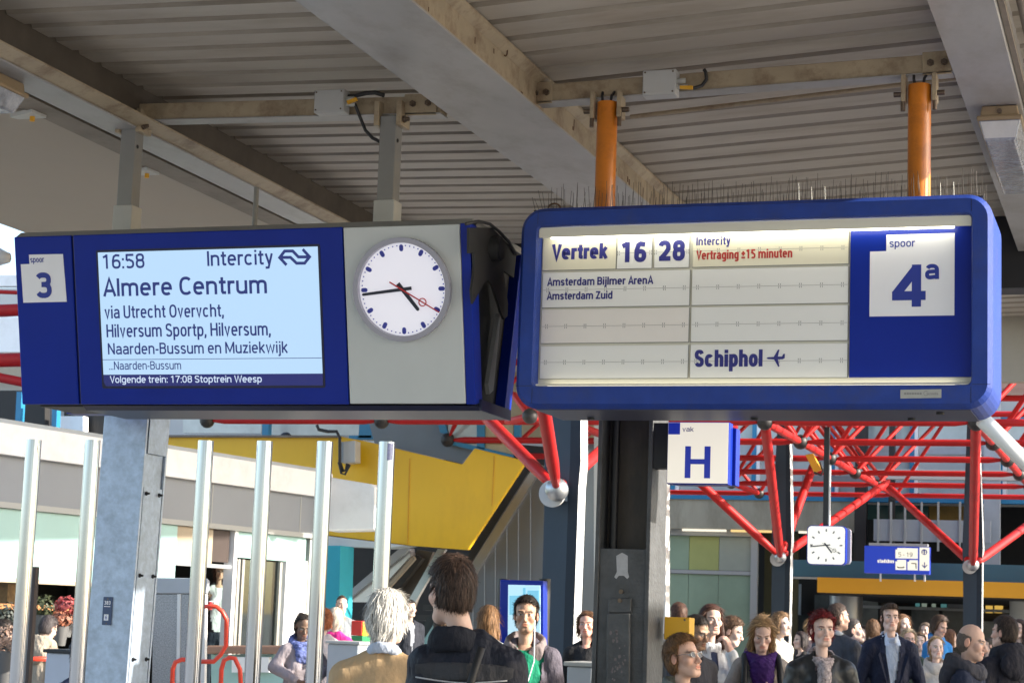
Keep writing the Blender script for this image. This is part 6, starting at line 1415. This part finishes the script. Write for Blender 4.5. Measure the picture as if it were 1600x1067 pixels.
    V, F = snet(lambda P: np.minimum(ell(P, (-.1, -.03, .035), (.05, .14, .05)), ell(P, (.1, -.03, .035), (.05, .14, .05))), (-.2, -.2, -.005), (.2, .15, .1), .014); np_mesh('shoes', V, F, cloth('shoes', (.02, .018, .016), .5), t)
    if glasses:
        gm, dark = glasses; b = MB()
        ring_ = lambda cx: [np.array((cx+.021*math.cos(a), -.098+abs(cx)*.15, .002+.0155*math.sin(a))) for a in np.linspace(0, 6.283, 17)]
        for cx in (-.032, .032): b.path(ring_(cx), .0016, 6)
        b.path([(-.012, -.098, .006), (0, -.102, .009), (.012, -.098, .006)], .0016, 6)
        for s in (-1, 1): b.path([(s*.053, -.092, .006), (s*.074, -.05, .008), (s*.080, .012, .004)], .0016, 6)
        np_mesh_mb('glasses', b, gm, t, hp)
        if dark:
            b = MB()
            for cx in (-.032, .032): b.add([np.array((cx+.020*math.cos(a), -.097+abs(cx)*.15, .002+.015*math.sin(a))) for a in np.linspace(0, 6.283, 15)[:-1]], [tuple(range(14))])
            np_mesh_mb('lens', b, mat('dark_lens', (.03, .02, .02), .1), t, hp)
    if panel:
        V, F = snet(lambda P: smax(smax(torso(P, .016)+.004*wob(P, 26, _pc), np.maximum(P[:, 2]-(zs-panel[0]-.3*P[:, 0]**2), (zs-panel[1]-.5*P[:, 0]**2)-P[:, 2]), .004), np.maximum(.03-P[:, 1], np.abs(P[:, 0])-.175), .004), (-.25, 0, zs-.3), (.25, .25, zs+.05), .009); np_mesh('back_panel', V, F, cloth('panel', panel[2]), t)
    if bag: bag(t, zs, k, J)
    if extra: extra(t, zs, k, J, hp, ze)
    return t
def np_mesh_mb(name, b, m, parent, fn=None):
    vs = np.array(b.v); vs = fn(vs) if fn else vs
    me = bpy.data.meshes.new(name); me.from_pydata([tuple(v) for v in vs], [], b.f); me.polygons.foreach_set('use_smooth', b.sm); o = bpy.data.objects.new(name, me); COL.objects.link(o); o.parent = parent; me.materials.append(m); return o
LT = (.50, .325, .26); PALE = (.55, .375, .31); TAN = (.30, .17, .11); DARKS = (.10, .055, .035)
BR = (.045, .028, .018); DK = (.018, .014, .012); BL = (.36, .235, .12); GREY = (.30, .29, .28)
WHITEH = (.60, .58, .55)
M_gl = mat('glasses_frame', (.05, .04, .04), .3); M_glm = mat('glasses_metal', (.5, .5, .5), .25, 1)
# ------------------------------------------------------------------ who stands where
# the two men in front, seen from behind
def vent(t, zs, k, J):                                   # shoulder strap and reflective piping of the dark jacket
    b = MB().path([(-.07, .145, zs+.03), (-.03, .155, zs-.12), (.05, .158, zs-.30), (.12, .15, zs-.45)], .014, 8); np_mesh_mb('strap', b, mat('strap_black', (.012, .012, .013), .6), t)
def piping(t, zs, k, J, hp, ze):
    b = MB()
    for z_, sg_ in ((zs-.070, 1),): b.path([(x, .150-.9*x*x, z_-.022+.2*abs(x)**1.5*sg_) for x in np.linspace(-.16, .16, 14)], .0028, 6)
    np_mesh_mb('piping', b, mat('piping_grey', (.4, .4, .42), .4), t)
    b = MB().path([(-.215, .085, zs-.20), (-.235, .08, zs-.19), (-.25, .06, zs-.195), (-.252, .055, zs-.215), (-.24, .078, zs-.21), (-.225, .085, zs-.225)], .003, 6); np_mesh_mb('sleeve_emblem', b, mat('piping_grey', (.4, .4, .42), .4), t)
person(604, 963, 76, 'white haired man seen from behind in a sunlit beige jacket', face=172, D=8.5, chest=1.06, hair=('fluffy', WHITEH, .016), hair2=(.70, .68, .64), top=(.46, .32, .185), fold=.6, topname='jacket', fit=1.06, shirt=(.45, .5, .6), collar=((.42, .47, .58), .066, .05, .012), hyaw=-18, skin=LT, nape=.07, topkw=dict(var=.06, bump=.35))
person(736, 923, 100, 'dark haired man seen from behind in a black jacket with grey piping', face=170, D=6.9, chest=.86, hx=.058, panel=(.025, .085, (.045, .045, .05)), hair=('short', (.030, .019, .014), .021), hair2=(.085, .05, .036), top=(.014, .016, .026), fit=1.06, hyaw=40, pitch=2, skin=(.55, .34, .27), nape=.062, collar=((.012, .014, .022), .074, .022, .022), bag=vent, extra=piping, topkw=dict(rough=.62, var=.2), roll=2)
# right hand group, nearest first
person(1072, 1027, 78, 'woman with short brown hair and sunglasses looking up to the right', face=52, D=9.9, fem=1, skin=(.50, .29, .215), hair=('short', (.11, .055, .025), .024), hair2=(.26, .14, .06), top=(.13, .15, .14), collar=((.14, .16, .15), .08, .05, .02), pitch=-10, glasses=(M_glm, 1), chest=1.05)
person(1086, 985, 58, 'dark haired man with glasses looking down behind the yellow box', face=48, skin=(.27, .15, .095), hair=('short', DK, .012), top=(.05, .05, .06), pitch=16, glasses=(M_gl, 0), D=13.2)
def handup(t, zs, k, J): pass
person(1112, 968, 56, 'brown haired woman in white jacket with her hand at her mouth', face=22, fem=1, skin=(.53, .335, .27), hair=('long', (.05, .022, .016), .016), hair2=(.10, .045, .03), top=(.66, .68, .72), D=14.2, shirt=(.07, .09, .18), vopen=(.03, .25), arms={1: ((.21, -.10, 1.22), (.075, -.19, 1.475))}, hands={1: ((-.25, .15, .9), (-.6, .6, .1), .75)}, collar=((.66, .68, .72), .08, .04, .02))
person(1140, 984, 52, 'young man with tousled brown hair in profile looking down', face=78, skin=PALE, hair=('spiky', (.09, .05, .03), .018), hair2=(.17, .10, .06), top=(.035, .045, .10), pitch=18, D=15.5)
def phone(t, zs, k, J, hp, ze):
    p = J[-1][2]; b = MB().box((-.055, -.335, zs-.345), (.055, -.325, zs-.325)); o = np_mesh_mb('x', b, M_black, t); bpy.data.objects.remove(o)
def backpack(t, zs, k, J):
    for s in (-1, 1):
        b = MB().path([(s*.10, .10, zs+.03), (s*.115, .0, zs+.045), (s*.118, -.09, zs-.03), (s*.125, -.125, zs-.16), (s*.14, -.12, zs-.34)], .022, 8); np_mesh_mb('strap', b, mat('strap_black', (.012, .012, .013), .6), t)
    V, F = snet(lambda P: ell(P, (0, .19, zs-.18), (.16, .10, .23))+.006*wob(P, 30), (-.22, .04, zs-.45), (.22, .34, zs+.12), .016); np_mesh('rucksack', V, F, cloth('rucksack', (.025, .022, .025)), t)
wo = person(1190, 984, 61, 'blonde woman with a purple scarf looking down at her phone', face=6, fem=1, skin=(.55, .345, .28), hair=('long', (.20, .105, .045), .014), hair2=(.42, .28, .14), top=(.30, .265, .24), D=13.5, scarf=((.045, .014, .115), .35, 14), pitch=30, bag=backpack,
            arms={-1: ((.24, -.05, 1.20), (.085, -.30, 1.215)), 1: ((.235, -.05, 1.20), (.03, -.285, 1.19))}, hands={-1: ((1, -.35, .25), (0, .3, 1), .9), 1: ((-.9, -.4, .15), (0, .2, 1), 1.0)}, shirt=(.03, .03, .04), vopen=(.06, .5, .02))
def phone_in(t, at, rot, lab):
    p = t.matrix_basis@Vector(at); ph = thing('mobile_phone', lab, 'phone', p); ph.rotation_euler = (rot[0], rot[1], t.rotation_euler.z+rot[2])
    b = MB().box((-.055, -.028, -.006), (.055, .028, .006)); o = np_mesh_mb('phone_body', b, mat('phone_dark', (.02, .025, .05), .2), ph); b = MB().box((-.042, -.024, .0062), (.042, .024, .0075)); np_mesh_mb('phone_screen', b, mat('phone_screen', (.05, .07, .10), .1), ph)
phone_in(wo, (.04, -.36, 1.245), (math.radians(35), 0, 0), 'dark mobile phone held by the woman with the purple scarf')
person(1285, 983, 63, 'woman with short dark red hair in a black leather jacket', face=10, fem=1, skin=(.56, .36, .29), hair=('spiky', (.085, .008, .010), .022), hair2=(.26, .02, .02), top=(.022, .024, .025), D=12.5, scarf=((.36, .31, .31), .75, 60, (.068, .024, .045)), chest=1.15, topkw=dict(rough=.38, spec=.45, var=.04, bump=.25), shirt=(.2, .15, .16), vopen=(.055, .4), hyaw=6)
person(1309, 963, 50, 'man with thinning brown hair turned away in a grey suit', face=150, skin=(.50, .29, .22), hair=('short', (.05, .034, .026), .008), hair2=(.11, .075, .06), top=(.065, .07, .085), D=17.0, collar=((.5, .55, .62), .068, .05, .01), hyaw=-30, shirt=(.5, .55, .6))
su = person(1391, 964, 56, 'young man in navy blazer and open pale blue shirt', face=12, skin=(.57, .36, .29), hair=('quiff', (.055, .038, .027), .012), hair2=(.13, .085, .06), top=(.012, .016, .038), D=16.4, shirt=(.52, .60, .74), vopen=(.075, .42, .0, 1), collar=((.56, .63, .76), .066, .05, .012),
            arms={-1: ((.26, .02, 1.22), (.20, -.20, 1.06)), 1: ((.27, .0, 1.2), (.02, -.27, 1.09))}, hands={-1: ((.5, -.9, -.1), (.3, 0, 1), .7), 1: ((-.95, -.25, .0), (0, .2, 1), .7)}, topkw=dict(rough=.7, var=.12))
def paper_in(t, at, lab):
    p = t.matrix_basis@Vector(at); ph = thing('folded_paper', lab, 'paper', p); ph.rotation_euler = (0, 0, t.rotation_euler.z)
    b = MB().prism([(-.02, -.06, 0), (.09, -.05, .01), (.09, .05, .012), (-.02, .04, 0)], (0, 0, .004)); np_mesh_mb('sheet', b, mat('paper_blue', (.50, .60, .68), .6), ph)
paper_in(su, (.13, -.33, 1.065), 'pale folded paper in the hand of the man in the navy blazer')
person(1516, 1001, 60, 'balding man in profile wearing a navy hooded jacket', face=76, skin=(.52, .31, .235), hair=('bald', (.13, .10, .085), .007), hair2=(.20, .155, .13), top=(.018, .024, .048), D=12.4, hood=(.05, .05, .062), stubble=.4, collar=((.32, .38, .5), .07, .06, .012), pitch=10, shirt=(.3, .36, .48), chest=1.08)
person(1569, 987, 57, 'man with straight brown hair turned away at the right edge in a black jacket', face=-140, skin=(.54, .32, .25), hair=('short', (.032, .022, .017), .018), hair2=(.075, .05, .038), top=(.016, .016, .024), D=14.6, hood=(.018, .018, .026), collar=((.6, .62, .68), .07, .04, .012), hyaw=18, shirt=(.5, .52, .56), chest=1.1, fit=1.1)
person(1463, 1011, 47, 'blonde girl in a cream coat standing between the blazer and the hooded jacket', face=16, fem=1, skin=(.58, .38, .31), hair=('bun', (.34, .21, .10), .012), hair2=(.50, .35, .19), top=(.50, .45, .40), D=19.5, collar=((.5, .45, .4), .09, .03, .03))
person(1420, 998, 45, 'older woman with glasses and fluffy blond grey hair in a dark green coat', face=14, fem=1, skin=(.50, .29, .23), hair=('fluffy', (.34, .25, .15), .018), hair2=(.5, .4, .28), top=(.03, .045, .038), D=22, glasses=(M_gl, 0), scarf=((.03, .03, .035), .3, 20))
person(1411, 975, 44, 'reddish haired woman looking right behind the navy blazer', face=40, fem=1, skin=PALE, hair=('bob', (.15, .075, .04), .014), hair2=(.30, .17, .09), top=(.03, .03, .035), D=22.5)
person(1466, 976, 42, 'boy with mop of brown hair in a bright blue jacket looking down', face=50, skin=(.50, .29, .22), hair=('fluffy', (.05, .03, .02), .024), hair2=(.10, .06, .04), top=(.03, .20, .50), D=23, pitch=22, collar=((.03, .2, .5), .08, .05, .024))
person(1334, 984, 44, 'man with cropped grey hair facing right in a blue hooded jacket', face=95, skin=LT, hair=('crop', (.06, .05, .045), .009), hair2=(.12, .1, .09), top=(.02, .02, .028), D=19.5, hood=(.03, .09, .42))
person(1592, 982, 38, 'dark haired woman with glasses far right behind the black jacket', face=-25, fem=1, skin=LT, hair=('long', (.05, .03, .022), .014), top=(.35, .30, .2), D=23, glasses=(M_gl, 0))
person(1221, 975, 40, 'woman with curly brown hair in a pale jacket behind the purple scarf', face=60, fem=1, skin=PALE, hair=('curly', (.12, .07, .035), .02), hair2=(.3, .18, .09), top=(.45, .42, .36), D=20)
person(1060, 960, 40, 'person with short reddish hair half hidden behind the dark haired man', face=190, skin=LT, hair=('short', (.05, .024, .016), .016), hair2=(.16, .08, .05), top=(.1, .1, .1), D=18.5)
person(1364, 982, 34, 'woman with loose brown hair in the crowd left of the blazer', face=170, fem=1, skin=LT, hair=('curly', (.09, .045, .025), .018), hair2=(.22, .12, .06), top=(.02, .02, .025), D=25)
person(1350, 990, 32, 'dark haired woman further back looking left in the crowd', face=-40, fem=1, skin=PALE, hair=('bob', DK, .014), top=(.02, .02, .022), D=27)
person(1485, 997, 34, 'person with tied back auburn hair behind the cream coated girl', face=140, fem=1, skin=LT, hair=('pony', (.13, .06, .03), .012), top=(.03, .02, .02), D=24)
person(1446, 985, 30, 'person with grey brown hair far back in the entrance crowd', face=-20, skin=LT, hair=('fluffy', (.16, .12, .09), .014), top=(.25, .04, .05), D=29)
person(1392, 990, 28, 'far off woman with fair hair in front of the dark entrance', face=20, fem=1, skin=LT, hair=('long', (.3, .2, .1), .014), top=(.05, .05, .06), D=32)
person(1543, 1008, 30, 'far off man in a khaki coat between the two men at right', face=-60, skin=LT, hair=('short', (.05, .04, .03), .012), top=(.28, .22, .15), D=29)
person(1265, 978, 30, 'far off person with light hair left of the dark red hair', face=30, fem=1, skin=LT, hair=('bob', (.25, .16, .08), .014), top=(.05, .04, .05), D=30)
person(1437, 1002, 33, 'child with brown hair peeping between the blazer and the girl', face=0, skin=PALE, hair=('short', (.08, .05, .03), .016), top=(.02, .02, .03), D=24)
person(1250, 1000, 30, 'dark clad person with bright cuffs behind the dark red haired woman', face=-60, fem=1, skin=LT, hair=('bob', (.04, .03, .03), .014), top=(.02, .02, .02), D=26)
# between the signs
def buds(t, zs, k, J, hp, ze):
    b = MB().path([(.06, -.10, ze-.03), (.065, -.12, zs-.05), (.02, -.15, zs-.22), (-.10, -.17, zs-.34)], .004, 6); np_mesh_mb('earphone_cord', b, M_white, t)
person(822, 960, 60, 'young man in green printed shirt and open hooded jacket facing the camera', face=-4, skin=(.42, .24, .165), hair=('short', DK, .016), hair2=(.04, .03, .025), top=(.10, .09, .115), D=11.8, shirt=(.012, .23, .13), vopen=(.075, .62, .045), collar=((.20, .165, .165), .105, .02, .026), extra=buds, fit=1.0, stubble=.25, brow=(.05, .035, .025),
       arms={-1: ((.25, .0, 1.2), (.12, -.2, 1.12))}, hands={-1: ((.8, -.5, .1), (0, .3, 1), .8)}, legs=(.03, .04, .11))
person(763, 968, 46, 'woman with long auburn hair seen from behind in a pale patterned jacket', face=172, fem=1, skin=LT, hair=('long', (.16, .075, .03), .016), hair2=(.34, .19, .09), top=(.48, .50, .48), D=15.8, topkw=dict(var=.5, vs=25))
person(697, 985, 46, 'person in a pale mint hooded jacket hidden by the dark jacket', face=150, skin=LT, hair=('short', (.08, .05, .03), .014), top=(.50, .58, .56), D=13.5, hood=(.5, .58, .56))
person(917, 975, 40, 'red faced person with brown hair between the column and the dark pillar', face=-10, fem=1, skin=(.60, .30, .22), hair=('bob', (.12, .06, .03), .014), top=(.02, .02, .022), D=17)
person(641, 950, 27, 'man in dark suit walking down beside the escalator', face=30, skin=LT, hair=('short', DK, .010), top=(.022, .025, .035), D=26, shirt=(.3, .32, .36), vopen=(.05, .4))
person(534, 944, 29, 'man in grey suit with sunglasses pushed up on his head', face=10, skin=(.6, .38, .3), hair=('crop', (.06, .04, .03), .006), top=(.22, .24, .26), D=25)
person(525, 965, 33, 'white blond woman in a bright pink jacket seen from behind', face=165, fem=1, skin=LT, hair=('bob', (.60, .52, .42), .018), hair2=(.7, .62, .52), top=(.62, .03, .22), D=21.5)
person(505, 968, 32, 'woman with curly ginger hair beside the pink jacket', face=200, fem=1, skin=PALE, hair=('curly', (.34, .09, .03), .022), hair2=(.5, .18, .07), top=(.5, .45, .45), D=20.5)
person(472, 975, 36, 'dark haired woman in a mauve grey coat with spotted blue scarf looking down', face=18, fem=1, skin=(.14, .08, .055), hair=('bun', DK, .010), top=(.27, .235, .25), D=19.2, pitch=26, scarf=((.12, .15, .34), .9, 40), arms={-1: ((.26, .0, 1.12), (.10, -.22, 1.0)), 1: ((.26, .0, 1.12), (.05, -.22, .97))}, hands={-1: ((.8, -.4, -.3), (0, .2, 1), .8), 1: ((-.9, -.3, -.2), (0, .2, 1), .8)}, fit=1.12, chest=1.08)
def cup(t, zs, k, J, hp, ze): pass
kw = person(343, 893, 27, 'woman in white top and dark cardigan standing inside the kiosk doorway', face=10, fem=1, skin=(.42, .24, .17), hair=('bob', (.06, .025, .018), .014), top=(.03, .025, .03), D=27.2, shirt=(.72, .72, .74), vopen=(.09, .6, .06), floor=.40, arms={-1: ((.24, -.03, 1.2), (.21, -.26, 1.25))}, hands={-1: ((.3, -.9, .3), (.6, 0, .3), 1.0)}, res=1.2)
p_ = kw.matrix_basis@Vector((-.17, -.37, 1.30)); cp_ = thing('paper_cup', 'red and white paper cup held by the woman in the kiosk', 'cup', p_)
b = MB().tube((0, 0, -.05), (0, 0, .055), .03, .038, 14); np_mesh_mb('cup_body', b, mat('cup_red', (.5, .03, .04), .5), cp_); b = MB().tube((0, 0, .0555), (0, 0, .065), .04, .036, 14); np_mesh_mb('cup_lid', b, M_white, cp_)
person(72, 978, 38, 'person in a cream hooded jacket bending over behind the brown post', face=140, skin=LT, hair=('short', (.06, .05, .05), .014), hood=(.33, .28, .22), top=(.33, .28, .22), D=18.2, pitch=30)
person(8, 985, 36, 'dark clad person at the far left edge behind the first steel post', face=120, skin=LT, hair=('short', DK, .014), top=(.03, .035, .04), D=19)
person(128, 1022, 60, 'person in a dark blue jacket half hidden by the galvanised pillar', face=180, skin=LT, hair=('short', (.018, .02, .035), .02), top=(.02, .025, .06), D=12.5)
